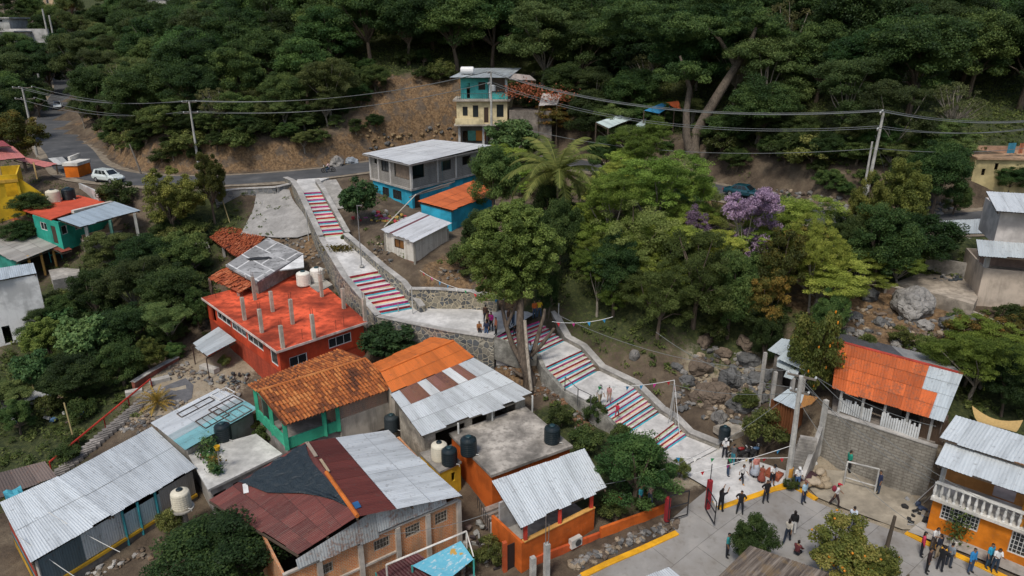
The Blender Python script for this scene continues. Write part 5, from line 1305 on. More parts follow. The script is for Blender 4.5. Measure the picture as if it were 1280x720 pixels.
    oq = quad((1005, 494, 5.15), (1023, 497, 5.2), (1014, 506, 4.9), (1000, 510, 4.75)); mb = MB(); sheet_roof(mb, *oq, sw=.4, sl=1); tag(mb.build('rusty_sheets', sheetmetal((.42, .20, .06), .5, .3, 0)), 'rusty orange sheets leaning on the lower shack roof', 'sheets')
    # big orange house at the right edge
    a = P(1157, 664, .1); b0 = P(1280, 715, .0); d = (b0-a); d.z = 0; d.normalize(); n = V(-d.y, d.x, 0)
    if n.y < 0: n = -n
    L = 9.5; b = a+d*L
    hs = thing('orange_balcony_house', 'orange house with white balustrade balcony and pale sheet roof', 'house', (a.x, a.y, 0))
    zb = zat(a, 620); zr = zat(a, 601); OR2 = (.62, .19, .012)
    zf = zb
    walls(hs, [a, b, b+n*6, a+n*6], -.6, zf-.12, paint(OR2, .35), {0: [(.055, .27, zf-1.35, zf-.3, 'bars'), (.44, .62, .9, 2.4, 'bars'), (.66, .76, .1, 2.2, 'door')]})
    slab(hs, 'floor_slab', [a-n*.35-d*.1, b-n*.35, b+n*6, a+n*6-d*.1], zf-.115, zf+.08, paint((.6, .58, .53), .5))
    bal = MB(); rail = MB(); p0, p1 = a-n*.2, b-n*.2
    nb = 26; zt = zr+.02
    for k in range(nb+1):
        p = p0.lerp(p1, k/nb); m_ = MB(); m_.lathe((p.x, p.y, zf+.08), [(.09, 0), (.09, .06), (.05, .12), (.10, .38*(zt-zf)), (.05, .75*(zt-zf)), (.085, zt-zf-.16), (.085, zt-zf-.1)], 8); m_.build('baluster', paint((.70, .69, .65), .4), hs)
    rail.bar(V(p0.x, p0.y, zt), V(p1.x, p1.y, zt), .2, .12); rail.build('handrail', paint((.70, .69, .65), .4), hs)
    bw = MB(); q0, q1 = a+n*2.2, b+n*2.2; walls(hs, [q0, q1, q1+n*3.6, q0+n*3.6], zf+.085, zf+2.6, paint((.45, .20, .06), .5), {0: [(.28, .40, zf+.1, zf+2.2, 'open'), (.5, .6, zf+.8, zf+1.9, 'open')]}, name='upper_wall')
    for t_ in (.02, .47, .9): p = a.lerp(b, t_)+n*.1; post(hs, p, zf+.085, zf+2.75, .2, paint((.6, .25, .03) if t_ > .2 else (.5, .5, .48), .3), 'pillar')
    RF = sheetmetal((.60, .64, .65), .04, .09)
    z1 = zf+2.75
    e0 = P(1169, 579, z1); ex_ = d*(L+.2); 
    m0 = P(1182.5, 553, z1+.45); 
    roof_part(hs, (m0+V(0, 0, .1), m0+V(0, 0, .1)+ex_, e0+ex_, e0), RF, sw=1, sl=3, pitch=.28, amp=.035)
    u0 = P(1174, 548, z1+.75); t0 = P(1194.5, 519.5, z1+1.35)
    roof_part(hs, (t0, t0+ex_, u0+ex_, u0), RF, sw=1, sl=3, pitch=.28, amp=.035)
    sq = quad((1215, 507, 5.4), (1279, 525, 5.4), (1270, 540, 4.9), (1223, 528, 4.9)); mb = MB()
    rows = [[bil(*sq, u/8, v/5)-V(0, 0, .5*math.sin(math.pi*u/8)*(1-v/5)+.2*math.sin(math.pi*v/5)) for u in range(9)] for v in range(6)]; mb.grid(rows); tag(mb.build('shade_cloth', cloth((.52, .36, .15)), smooth=True), 'tan shade cloth sagging behind the big orange house', 'shade cloth')
    bd = MB(); p, q = P(1143, 630, .3), P(1172, 603, 2.6); bd.bar(p, q, .55, .05); tag(bd.build('board', paint((.55, .56, .55), .6)), 'wide pale board leaning against the orange house corner', 'board')
    bd = MB(); p, q = P(1152, 631, .3), P(1173, 613, 2.0); bd.bar(p, q, .12, .06); tag(bd.build('board', wood((.55, .52, .47))), 'narrow batten leaning beside the wide board', 'board')
    # pale building with silver roofs
    PK = (.52, .48, .45)
    w0 = P(1220, 378, 8.4); w1 = P(1300, 386, 8.4); d = (w1-w0); d.z = 0; d.normalize(); n = V(-d.y, d.x, 0)
    root = thing('pale_building', 'pale three level building with silver corrugated roofs at the right edge', 'house', (w0.x, w0.y, 8.4))
    w1 = w0+d*9
    f = [zat(w0, y) for y in (376, 335, 318, 260)]
    walls(root, [w0, w1, w1+n*6, w0+n*6], 7.5, f[1], paint((.50, .42, .34), .6), {})
    for t_ in (.02, .5): post(root, w0.lerp(w1, t_)+n*.3, f[1], f[2]+.3, .3, paint((.5, .48, .45), .5), 'pillar')
    bw = MB(); p, q = w0+n*1.6, w1+n*1.6; bw.bar(V(p.x, p.y, (f[1]+f[2])/2+.3), V(q.x, q.y, (f[1]+f[2])/2+.3), .12, f[2]-f[1]+1.0); bw.build('inner_wall', paint((.28, .19, .16), .6), root)
    walls(root, [w0+n*1.2+d*.6, w1+n*1.2, w1+n*6, w0+n*6+d*.6], f[2]+.6, f[3]-.4, paint(PK, .4), {}, name='upper_wall')
    SR = sheetmetal((.52, .57, .59), .03, .08)
    c0 = w0-n*1.1-d*.9; c1 = w0+n*1.15-d*.7; c0.z = f[2]+.15; c1.z = f[2]+.85; roof_part(root, (c1, c1+d*9.8, c0+d*9.8, c0), SR, pitch=.3, amp=.04, sw=1, sl=4)
    c0 = w0+n*.3; c1 = w0+n*4; c0.z = f[3]-.3; c1.z = f[3]+.5; roof_part(root, (c1, c1+d*8, c0+d*8, c0), sheetmetal((.62, .65, .66), .03, .08), pitch=.3, amp=.03, sw=1, sl=4)
    Q = quad((1177, 276, 11.9), (1245, 273, 12.1), (1243, 292, 11.6), (1178, 293, 11.4)); roof_part(root, Q, SR, pitch=.3, sw=1, sl=4)
    a_, b_ = P(1184, 320, 9.4), P(1216, 330, 9.2)
    for q in (P(1186, 296, 11.4), P(1212, 296, 11.4)): post(root, q, 8.3, 11.3, .28, paint((.42, .40, .37), .5), 'pillar')
    bw = MB(); p, q = P(1180, 296, 10.6), P(1240, 300, 10.6); bw.bar(V(p.x, p.y+2, 9.9), V(q.x, q.y+2, 9.9), .15, 2.4); bw.build('porch_wall', paint((.02, .12, .16), .4), root)
    fl = MB(); pp = quad((1120, 352, 9.0), (1178, 330, 9.0), (1236, 345, 9.0), (1218, 380, 9.0)); fl.prism([p[:2] for p in pp], 7, 8.95); fl.build('yard_slab', concrete((.36, .31, .25), .7), root)
    lw = MB(); p, q = P(1158, 322, 10.2), P(1214, 332, 10.2); lw.bar(V(p.x, p.y, 9.6), V(q.x, q.y, 9.6), .2, 1.5); lw.build('yard_wall', concrete((.30, .28, .25), .8), root)
    # framed wall below that yard
    fw = thing('framed_wall', 'long low wall of brick panels in a concrete frame below the pale building', 'wall', P(1110, 360, 8.5))
    pts_ = [P(1108, 355, 8.9), P(1170, 373, 8.5), P(1212, 388, 8.2), P(1258, 408, 7.8), P(1272, 414, 7.6)]
    for a, b in zip(pts_[:-1], pts_[1:]):
        mb = MB(); mb.bar(a-V(0, 0, .75), b-V(0, 0, .75), .16, 1.35); mb.build('panel', bricks((.20, .12, .085), (.16, .10, .07), (.22, .19, .16)), fw)
        mb = MB(); mb.bar(a, b, .26, .14); mb.build('top_beam', concrete((.42, .38, .32), .5), fw)
    for p in pts_: mb = MB(); mb.box(p-V(0, 0, .9), (.3, .3, 2.1)); mb.build('pillar', concrete((.42, .38, .32), .5), fw)
    # yellow house up the road
    a = G(1214, 226); d = V(.98, -.1, 0).normalized(); n = V(-d.y, d.x, 0); b = a+d*12
    zt = zat(a, 199)
    root = thing('ochre_house', 'pale yellow house with laundry on its flat roof among the dark trees', 'house', (a.x, a.y, 13))
    walls(root, [a, b, b+n*7, a+n*7], a.z-3, zt, paint((.52, .43, .22), .4), {0: [(.07, .10, zt-1.7, zt-1.0, 'open'), (.17, .20, zt-1.1, zt-.4, 'open'), (.36, .75, a.z+.1, zt-1.0, 'open')]})
    slab(root, 'roof', [a-n*.3, b-n*.3, b+n*7, a+n*7], zt+.003, zt+.2, concrete((.40, .27, .17), .6))
    pr = MB(); pr.bar(a+n*3+V(0, 0, zt-a.z+.6), b+n*3+V(0, 0, zt-a.z+.6), .15, .8); pr.build('parapet', concrete((.40, .25, .17), .6), root)
    for k, (t_, c_, w_) in enumerate(((.33, (.05, .22, .32), .9), (.48, (.65, .66, .66), 1.0), (.41, (.40, .15, .08), .5))):
        p = a.lerp(b, t_)+n*1.2; mb = MB(); mb.grid([[V(p.x+x*w_, p.y+.08*math.sin(5*x), zt+.5+z) for x in (-.5, -.25, 0, .25, .5)] for z in (0, 1.1)]); tag(mb.build('laundry', cloth(c_)), ('blue', 'white', 'rust red')[k]+' laundry hanging above the pale yellow house roof', 'laundry')
right_houses()
def small_roofs():
    # bottom brown shed roof
    Q = quad((937, 683, 2.6), (1034, 716, 2.2), (988, 775, 1.9), (885, 733, 2.4))
    r = thing('bamboo_roof_shed', 'shed with dark weathered corrugated roof at the bottom of the street', 'shed', P(940, 719, -.4))
    t = NT('weathered_fibre_sheet', .9, 0, .3); st = t.noise(1, 5, t.scaled(t.coord('UV'), (5, .35, 1))); n = t.noise(1.2, 5)
    c = t.ramp(st, [(.32, (.045, .035, .03)), (.5, (.13, .105, .085)), (.68, (.27, .23, .19))]); t.color(t.mix(t.math('MULTIPLY', t.step(n, .5, .65), .45), c, (.21, .14, .065)))
    roof_part(r, Q, t.mat, pitch=.3, amp=.05, sw=1, sl=2.5)
    for k in (0, 1): post(r, Q[k], -1, Q[k].z-.1, .15)
    walls(r, inset(Q, .3), -1.5, 1.8, wood((.10, .075, .055)), {})
    # faded blue printed tarp roof
    r = thing('tarp_shelter', 'stall with white pipe frame over a faded light blue tarpaulin', 'stall', P(540, 715, -1.6))
    Q = quad((515, 707, .5), (576, 676, .5), (592, 699, .2), (556, 728, .2))
    mb = MB(); rows = [[bil(*Q, u/10, v/6)-V(0, 0, .12*math.sin(math.pi*u/10)*math.sin(math.pi*v/6)) for u in range(11)] for v in range(7)]
    uvs = [[(u/10*4, v/6*2) for u in range(11)] for v in range(7)]; mb.grid(rows, 0, .5, uvs)
    t = NT('printed_tarpaulin', .6); a = t.noise(3, 5); c = t.mix(a, (.06, .34, .50), (.22, .54, .64)); c = t.mix(t.step(t.noise(1.6, 6, t.scaled(t.coord('UV'), (1, 2.5, 1))), .52, .66), c, (.50, .60, .63)); t.color(t.mix(t.step(t.noise(.9, 3), .62, .66), c, (.5, .30, .07))); mb.build('canopy', t.mat, r, smooth=True)
    fm = MB(); c_ = [P(483, 706, 1.15), P(583, 664, 1.15)]
    fm.tube([c_[0], c_[1]], .06, 6); fm.tube([c_[1], V(c_[1].x, c_[1].y, -1)], .05, 6); fm.tube([c_[0], V(c_[0].x, c_[0].y, -1.2)], .06, 6); fm.tube([c_[1], Q[2]+V(0, .1, .1)], .04, 6); fm.build('pipe_frame', paint((.70, .66, .60), .3), r)
    mb = MB(); Q2 = quad((470, 716, .1), (520, 690, .3), (560, 720, -.2), (500, 750, -.2)); mb.clear = 0; sheet_roof(mb, *Q2, pitch=.3, amp=.04); mb.build('lower_roof', sheetmetal((.10, .03, .035), .3, .4, 0), r)
    for p in (Q[0], Q[2], Q2[0], Q2[1]): post(r, p, -2, p.z, .1, paint((.05, .33, .30), .3))
    # white roof corner at the bottom edge
    r = thing('white_awning', 'corner of a white sheet awning at the street edge', 'awning', P(830, 719, -.8)); Q = quad((806, 722, 1.4), (836, 709, 1.4), (868, 735, 1.2), (830, 760, 1.2)); roof_part(r, Q, GM2); 
    for k in (1, 2): post(r, Q[k], -1.2, Q[k].z, .1)
    # tarps under the giant tree
    r = thing('tarp_shack', 'shack roofed with a blue tarp and an orange tarp below the giant tree', 'shack', P(830, 150, 14))
    y = 96
    for nm, px, c_ in (('blue_canopy', [(805, 138, 0), (827, 129, 1.2), (839, 133, 1.2), (824, 142, 0)], (.04, .22, .42)), ('orange_canopy', [(832, 128, 1.3), (848, 126, 1.5), (853, 138, .2), (843, 135, .3)], (.55, .12, .04))):
        mb = MB(); q = []
        for x, yy, dz in px: v = (yy-360)/FPX; d = (100+dz)/(CT-v*ST); q.append(PD(x, yy, d))
        mb.grid([[bil(q[0], q[1], q[2], q[3], u/4, v/4)-V(0, 0, .2*math.sin(u*.8)*math.sin(v*.8)) for u in range(5)] for v in range(5)]); mb.build(nm, cloth(c_), r, smooth=True)
        for k in (0, 3): post(r, q[k], h(q[k].x, q[k].y)-.3, q[k].z, .12)
    r = thing('silver_roof_shack', 'low shack with pale silver roof half hidden by trees under the hill', 'shack', P(775, 165, 14))
    def pq(L, Y): 
        o = []
        for x, yy, dy in L: v = (yy-360)/FPX; o.append(PD(x, yy, (Y+dy)/(CT-v*ST)))
        return o
    for L in ([(745, 153, 1), (775, 144, 2.5), (790, 149, 2), (760, 160, 0)], [(795, 156, 1), (808, 147, 2), (806, 160, 0), (796, 162, 0)]):
        q = pq(L, 99); roof_part(r, q, sheetmetal((.38, .46, .46), .1, .2))
        for k in (0, 3): post(r, q[k], h(q[k].x, q[k].y)-.3, q[k].z, .14)
    # tin roofs behind the shed, lower left
    r = thing('rusty_lean_to', 'rusty brown sheet lean-to behind the long tin shed', 'shed', P(30, 610, -.8)); Q = quad((-12, 594, 1.1), (56, 577, 1.1), (72, 597, .8), (0, 622, .8)); roof_part(r, Q, sheetmetal((.17, .13, .11), .45, .4, 0), pitch=.25)
    for k in (0, 1): post(r, Q[k], -1.2, Q[k].z, .12)
    mb = MB(); Q = quad((3, 615, 1.2), (26, 608, 1.2), (30, 618, 1.0), (8, 626, 1.0)); mb.grid([[bil(*Q, u/4, v/3)+V(0, 0, .1*math.sin(u*2+v)) for u in range(5)] for v in range(4)]); tag(mb.build('tarpaulin', cloth((.07, .33, .42))), 'scrap of turquoise tarpaulin on the rusty lean-to', 'tarpaulin')
    r = thing('grey_lean_to', 'low grey sheet lean-to among the bushes at the left edge', 'shed', P(30, 500, -.5)); Q = quad((-5, 492, .9), (36, 486, .9), (62, 494, .7), (30, 502, .6)); roof_part(r, Q, sheetmetal((.40, .41, .41), .2, .2), pitch=.25); Q = quad((-10, 498, .8), (25, 490, .9), (32, 506, .6), (-8, 512, .6)); roof_part(r, Q, sheetmetal((.14, .13, .12), .3, .2), pitch=.25)
    for k in (0, 1, 2, 3): post(r, Q[k], -1, Q[k].z, .1)
    # far buildings up the valley
    def far(name, label, x0, x1, yb, yt, dist, col, roof):
        a, b = PD(x0, yb, dist), PD(x1, yb, dist); zt = zat(a, yt); r = thing(name, label, 'house', a); n = V(0, 1, 0); poly = [a, b, b+n*8, a+n*8]
        w2 = (b-a).length; walls(r, poly, a.z-2, zt, paint(col, .5), {0: [(.15, .3, lerp(a.z, zt, .35), lerp(a.z, zt, .8), 'win'), (.6, .75, lerp(a.z, zt, .35), lerp(a.z, zt, .8), 'win')]}); slab(r, 'roof', inset(poly, -.6), zt+.003, zt+.3, roof)
        return r
    far('hill_house', 'pale block house with grey slab roof high on the far left hillside', -20, 12, 30, 23, 195, (.40, .40, .38), concrete((.45, .44, .42)))
    far('hill_house', 'white walled house with blue window on the far left hillside', -10, 18, 46, 40, 188, (.5, .47, .43), concrete((.5, .49, .47)))
    far('hill_house', 'cream house at the top edge above the left hillside', 56, 78, 10, -6, 215, (.55, .40, .25), concrete((.45, .42, .38)))
    far('hill_house', 'pale house glimpsed through the treetops at the top left edge', 186, 226, 18, -4, 190, (.48, .46, .43), concrete((.5, .48, .45)))
    far('hill_house', 'small hut with red roof on the far left hillside', 77, 94, 27, 22, 205, (.4, .2, .13), paint((.50, .09, .04), .3))
    a, b, c = PD(2, 53, 186), PD(55, 53, 186), PD(55, 50, 186)
    wall_line('retaining_wall', 'white topped orange retaining wall on the far left hillside', 'wall', [a, b], .5, 4, paint((.50, .18, .07), .5), True, None, .2, paint((.7, .69, .67)))
    a, b = PD(0, 36, 194), PD(60, 36, 194); wall_line('retaining_wall', 'upper pale retaining wall on the far left hillside', 'wall', [a, b], .5, 5, paint((.45, .44, .42), .5), False)
small_roofs()
# ------------------------------------------------------------------ vegetation
def quads_mesh(name, V4, rnd, mats, extra=None):
    """V4: (n,4,3) array of leaf quads"""
    n = len(V4); me = bpy.data.meshes.new(name)
    me.vertices.add(n*4); me.vertices.foreach_set('co', V4.astype(np.float32).ravel())
    me.loops.add(n*4); me.loops.foreach_set('vertex_index', np.arange(n*4, dtype=np.int32))
    me.polygons.add(n); me.polygons.foreach_set('loop_start', np.arange(0, n*4, 4, dtype=np.int32)); me.polygons.foreach_set('loop_total', np.full(n, 4, dtype=np.int32))
    at = me.attributes.new('rnd', 'FLOAT', 'FACE'); at.data.foreach_set('value', np.clip(rnd, 0, 1).astype(np.float32))
    for m in mats: me.materials.append(m)
    if extra is not None: me.polygons.foreach_set('material_index', extra.astype(np.int32))
    me.update(calc_edges=True); me.validate(); return me
def unit(a): return a/np.maximum(np.linalg.norm(a, axis=-1, keepdims=True), 1e-9)
def leaf_quads(c, bias, L, W, g, droop=0., jitter=.7):
    n = len(c)
    nn = unit(bias+g.normal(0, jitter, (n, 3)))
    t = unit(np.cross(nn, g.normal(0, 1, (n, 3)))); t[:, 2] -= droop*g.random(n); t = unit(t)
    b = unit(np.cross(nn, t))
    l = (L*(.65+.7*g.random(n)))[:, None]; w = (W*(.65+.7*g.random(n)))[:, None]
    return np.stack([c-t*l/2, c+b*w/2-nn*w*.12, c+t*l/2, c-b*w/2-nn*w*.12], 1)
def clump_leaves(C, Rc, per, L, W, g, tone, droop=.3, flat=.6, upb=.9):
    """leaves spread through blobs; C (m,3), Rc (m,)"""
    m = len(C); idx = np.repeat(np.arange(m), per)
    d = unit(g.normal(0, 1, (m*per, 3))); r = g.random(m*per)**.45
    off = d*r[:, None]*Rc[idx][:, None]; off[:, 2] *= flat
    c = C[idx]+off
    bias = d*.7+np.array([0, 0, upb])
    q = leaf_quads(c, bias, L, W, g, droop)
    rnd = tone[idx]*.55+g.random(m*per)*.45
    return q, rnd
def shell(n, rx, rz, g, zmin=-.35, fill=.25):
    out = []
    while len(out) < n:
        v = unit(g.normal(0, 1, 3))
        if v[2] < zmin: continue
        k = (g.random()**.33 if g.random() < fill else 1)*g.uniform(.78, 1.08)
        out.append((v[0]*rx*k, v[1]*rx*k, v[2]*rz*k))
    return np.array(out)
LM = {
 'forked': leafmat('bright_olive_leaves', (.026, .042, .012), (.14, .185, .042), (.40, .45, .12)),
 'sparse': leafmat('thin_leaves', (.03, .036, .014), (.085, .10, .035), (.2, .22, .09)),
 'forest': leafmat('forest_leaves', (.009, .022, .009), (.034, .074, .022), (.12, .19, .048)),
 'forest2': leafmat('forest_leaves_pale', (.018, .032, .012), (.068, .105, .032), (.19, .235, .075)),
 'mango': leafmat('dark_leaves', (.012, .030, .010), (.044, .088, .024), (.14, .20, .055)),
 'olive': leafmat('olive_leaves', (.026, .042, .010), (.095, .128, .028), (.27, .30, .07)),
 'feather': leafmat('feathery_leaves', (.036, .064, .012), (.16, .235, .040), (.38, .47, .10)),
 'feather2': leafmat('small_pale_leaves', (.036, .054, .014), (.135, .175, .045), (.33, .37, .12)),
 'leafy': leafmat('large_leaves', (.014, .038, .016), (.055, .115, .038), (.16, .24, .08)),
 'bush': leafmat('shrub_leaves', (.018, .032, .011), (.065, .098, .026), (.19, .22, .065)),
 'purple': leafmat('purple_blossom', (.09, .065, .09), (.24, .16, .235), (.46, .34, .43)),
 'rust': leafmat('mixed_rusty_leaves', (.025, .034, .010), (.08, .095, .022), (.27, .17, .035)),
 'citrus': leafmat('citrus_leaves', (.022, .042, .012), (.095, .135, .030), (.32, .31, .08)),
 'palm': leafmat('palm_leaflets', (.05, .08, .018), (.17, .23, .055), (.44, .45, .14)),
 'yucca': leafmat('yellow_sword_leaves', (.05, .06, .015), (.16, .15, .03), (.36, .26, .05)),
}
# kind: R, H, centre fraction, crown rz, clumps, clump radius, leaves each, L, W, droop, flat, trunk radius
KIND = {
 'forest': (5.4, 12.5, .55, 5.0, 135, (.8, 1.6), 330, .26, .15, .35, .55, .28),
 'forest2': (5.2, 11.5, .57, 4.6, 126, (.75, 1.4), 290, .25, .13, .3, .5, .24),
 'mango': (3.6, 7.2, .52, 3.4, 120, (.45, .9), 300, .20, .10, .5, .7, .22),
 'olive': (3.2, 7.5, .60, 3.3, 125, (.34, .66), 270, .17, .11, .3, .75, .2),
 'feather': (4.6, 8.5, .54, 3.9, 196, (.4, .85), 210, .18, .07, .6, .42, .2),
 'feather2': (4.4, 8.2, .53, 3.9, 170, (.4, .8), 230, .16, .075, .4, .6, .2),
 'leafy': (2.4, 5.2, .58, 2.3, 64, (.35, .65), 100, .33, .19, .55, .7, .13),
 'bush': (1.3, 1.9, .50, .95, 40, (.22, .45), 130, .14, .075, .4, .75, .05),
 'sparse': (4.2, 10.5, .62, 3.6, 60, (.4, .9), 90, .22, .11, .4, .6, .2),
 'purple': (3.0, 6.5, .55, 2.9, 112, (.35, .7), 130, .20, .11, .2, .6, .15),
 'rust': (3.2, 7.0, .58, 2.9, 90, (.4, .75), 190, .21, .11, .4, .6, .17),
 'citrus': (3.0, 5.6, .56, 2.5, 100, (.38, .7), 180, .21, .12, .4, .75, .16),
}
BARK = bark(); BARKP = bark((.26, .23, .19))
PROTO = {}
def make_proto(kind, seed):
    R_, H_, cf, rz, nc, cr, per, L, W, droop, flat, tr = KIND[kind]
    g = np.random.default_rng(seed*31+len(kind)*7+ord(kind[0]))
    zc = H_*cf
    if kind in ('feather', 'forest2', 'purple'):
        # several umbrella-like sub crowns
        k = 7; sub = np.stack([g.uniform(-.62, .62, k)*R_, g.uniform(-.62, .62, k)*R_, g.uniform(-.6, .7, k)*rz], 1)
        C = np.concatenate([sub[i]+shell(nc//k, R_*.48, rz*.40, g, -.3, .2) for i in range(k)])
    else:
        k = 6; sub = unit(g.normal(0, 1, (k, 3)))*np.array([R_*.45, R_*.45, rz*.4])
        C = np.concatenate([shell(nc//3, R_*.78, rz*.85, g, -.75), *[sub[i]+shell(nc*2//3//k, R_*.5, rz*.52, g, -.5) for i in range(k)]])
    C = C+np.array([0, 0, zc])
    Rc = g.uniform(*cr, len(C)); tone = g.random(len(C))
    q, r = clump_leaves(C, Rc, per, L, W, g, tone, droop, flat)
    mats = [LM[kind]]; ex = None
    if kind == 'rust': r = r
    crown = quads_mesh(kind+'_crown', q, r, mats)
    mb = MB(); lean = g.normal(0, .25, 2)
    fork = V(lean[0], lean[1], H_*cf*.45)
    mb.tube([V(0, 0, -.8), V(lean[0]*.3, lean[1]*.3, H_*cf*.2), fork], [tr*1.35, tr, tr*.85], 8)
    for j in g.choice(len(C), 50 if kind == 'sparse' else min(14, len(C)//3), replace=False):
        e = V(*C[j]); m_ = fork.lerp(e, .5)+V(g.normal(0, .2), g.normal(0, .2), .25)
        mb.tube([fork-V(0, 0, tr*.3), m_, e], [tr*.5, tr*.3, .03], 5, cap=False)
    trunk = mb.mesh(kind+'_trunk'); trunk.materials.append(BARKP if kind in ('feather', 'forest2', 'purple', 'sparse') else BARK)
    fruit = None
    if kind == 'citrus':
        f = MB()
        for j in range(46):
            c = C[g.integers(len(C))]; d = c-np.array([0, 0, zc]); p = np.array([0, 0, zc])+d*1.12+g.normal(0, .15, 3); f.lathe(p, [(.02, -.09), (.085, -.03), (.085, .04), (.02, .09)], 6)
        fruit = f.mesh('fruit'); fruit.materials.append(plain((.62, .22, .015), .5))
    return trunk, crown, fruit
def proto(kind, seed):
    if (kind, seed) not in PROTO: PROTO[(kind, seed)] = make_proto(kind, seed)
    return PROTO[(kind, seed)]
def put_tree(name, label, cat, kind, seed, loc, sx, sz, group=None, rz=None):
    trunk, crown, fruit = proto(kind, seed)
    r = thing(name, label, cat, loc, group, random.uniform(0, 6.28) if rz is None else rz); r.scale = (sx, sx, sz)
    for nm, me in (('trunk' if cat != 'shrub' else 'stem', trunk), ('crown' if cat != 'shrub' else 'foliage', crown), ('fruit', fruit)):
        if me is None: continue
        o = bpy.data.objects.new(nm, me); COL.objects.link(o); o.parent = r
        if nm == 'fruit': o['kind'] = 'stuff'
    return r
def G2(px, py, off):
    a = V(0, 0, CAMH); d = PD(px, py, 1)-a; t = 22.
    while t < 330:
        p = a+d*t
        if p.z < h(p.x, p.y)+off: break
        t += .3
    return a+d*t
def tree(px, py, wpx, H, kind, label, seed=0, group=None, name=None, cat='tree', dd=0):
    """crown centre surveyed at (px,py), crown width in image pixels, total height in metres"""
    R_, H_, cf = KIND[kind][:3]
    p = G2(px, py, H*cf)
    d = depth(p); r = wpx/2*d/FPX*(1.22 if kind[:7] == 'feather' else 1.05)
    nm = name or ('tree' if cat == 'tree' else 'shrub')
    return put_tree(nm, label, cat, kind, seed, (p.x, p.y, h(p.x, p.y)), r/R_/1.05, H/H_, group)
T = tree
gl = 'trees filling the left valley'; gv = 'trees on the slope right of the stairway'; gr = 'trees around the right bank'
# left
T(214, 248, 84, 8.5, 'olive', 'dense round olive green tree standing in front of the road bend', 0, gl)
T(261, 228, 46, 8.5, 'olive', 'narrow olive crown just right of the dense round tree by the road', 1, gl)
T(147, 243, 54, 3.6, 'bush', 'low spreading shrub at the road edge below the white car', 1, None, None, 'shrub')
T(38, 259, 56, 4.0, 'forest', 'dark flat topped tree in front of the yellow house', 2, gl)
T(24, 290, 50, 3.2, 'mango', 'dark bushy tree under the yellow house stair', 0, gl)
T(22, 168, 72, 9, 'rust', 'brownish yellow tree above the pink roofed yellow house', 0, gl)
for k, (x, y, w_, H, kd, lb) in enumerate([
 (185, 318, 84, 6.5, 'forest', 'broad green tree right of the green house porch'), (232, 318, 70, 6, 'mango', 'dark tree left of the stick lattice'), (140, 318, 60, 5.5, 'forest2', 'pale green tree below the green house porch'),
 (215, 362, 84, 7, 'forest', 'broad tree touching the loose tile lean-to'), (165, 358, 86, 7, 'forest2', 'pale tree in the middle of the left valley'), (118, 372, 70, 6.5, 'mango', 'dark tree below the concrete patio'),
 (78, 388, 46, 4.2, 'mango', 'dark tree beside the white building corner'), (60, 425, 62, 5.5, 'olive', 'yellow flecked tree in front of the white building'), (110, 425, 74, 6, 'leafy', 'large leaved tree in the lower left valley'),
 (160, 408, 74, 6, 'forest', 'mid green tree left of the yard with gravel'), (208, 405, 62, 5, 'forest2', 'light green tree left of the grey awning'), (245, 385, 40, 4.5, 'mango', 'dark tree behind the grey awning'),
 (150, 452, 62, 4.5, 'mango', 'dark tree at the upper end of the red railed steps'), (95, 470, 76, 5, 'forest', 'broad tree at the lower end of the left valley'), (40, 465, 52, 4.5, 'leafy', 'leafy tree below the white building'),
 (185, 440, 44, 3.5, 'olive', 'small tree by the yard wall posts'), (20, 520, 46, 3.2, 'mango', 'dark small tree at the left edge below the lean-to')]):
    T(x, y, w_, H, kd, lb, k % 3, gl)
for x, y, w_, H, lb in [(100, 512, 40, 2.0, 'green bush beside the red railed steps'), (60, 508, 40, 1.9, 'bush beside the junk heap at the left'), (96, 552, 26, 1.2, 'bush at the foot of the red railed steps'), (85, 566, 40, 1.4, 'low bush behind the rusty lean-to'), (212, 658, 36, 2.2, 'dark bush under the tank pillar'), (330, 545, 30, 1.9, 'bush with pale flowers climbing at the green veranda corner'), (318, 530, 26, 1.6, 'small shrub left of the green veranda'), (282, 452, 18, 1.2, 'tiny shrub beside the orange kitchen counter')]:
    T(x, y, w_, H, 'bush', lb, 0, 'bushes of the left bank', None, 'shrub')
T(272, 700, 172, 5.5, 'forest', 'big green tree at the bottom edge below the terrace roof', 1)
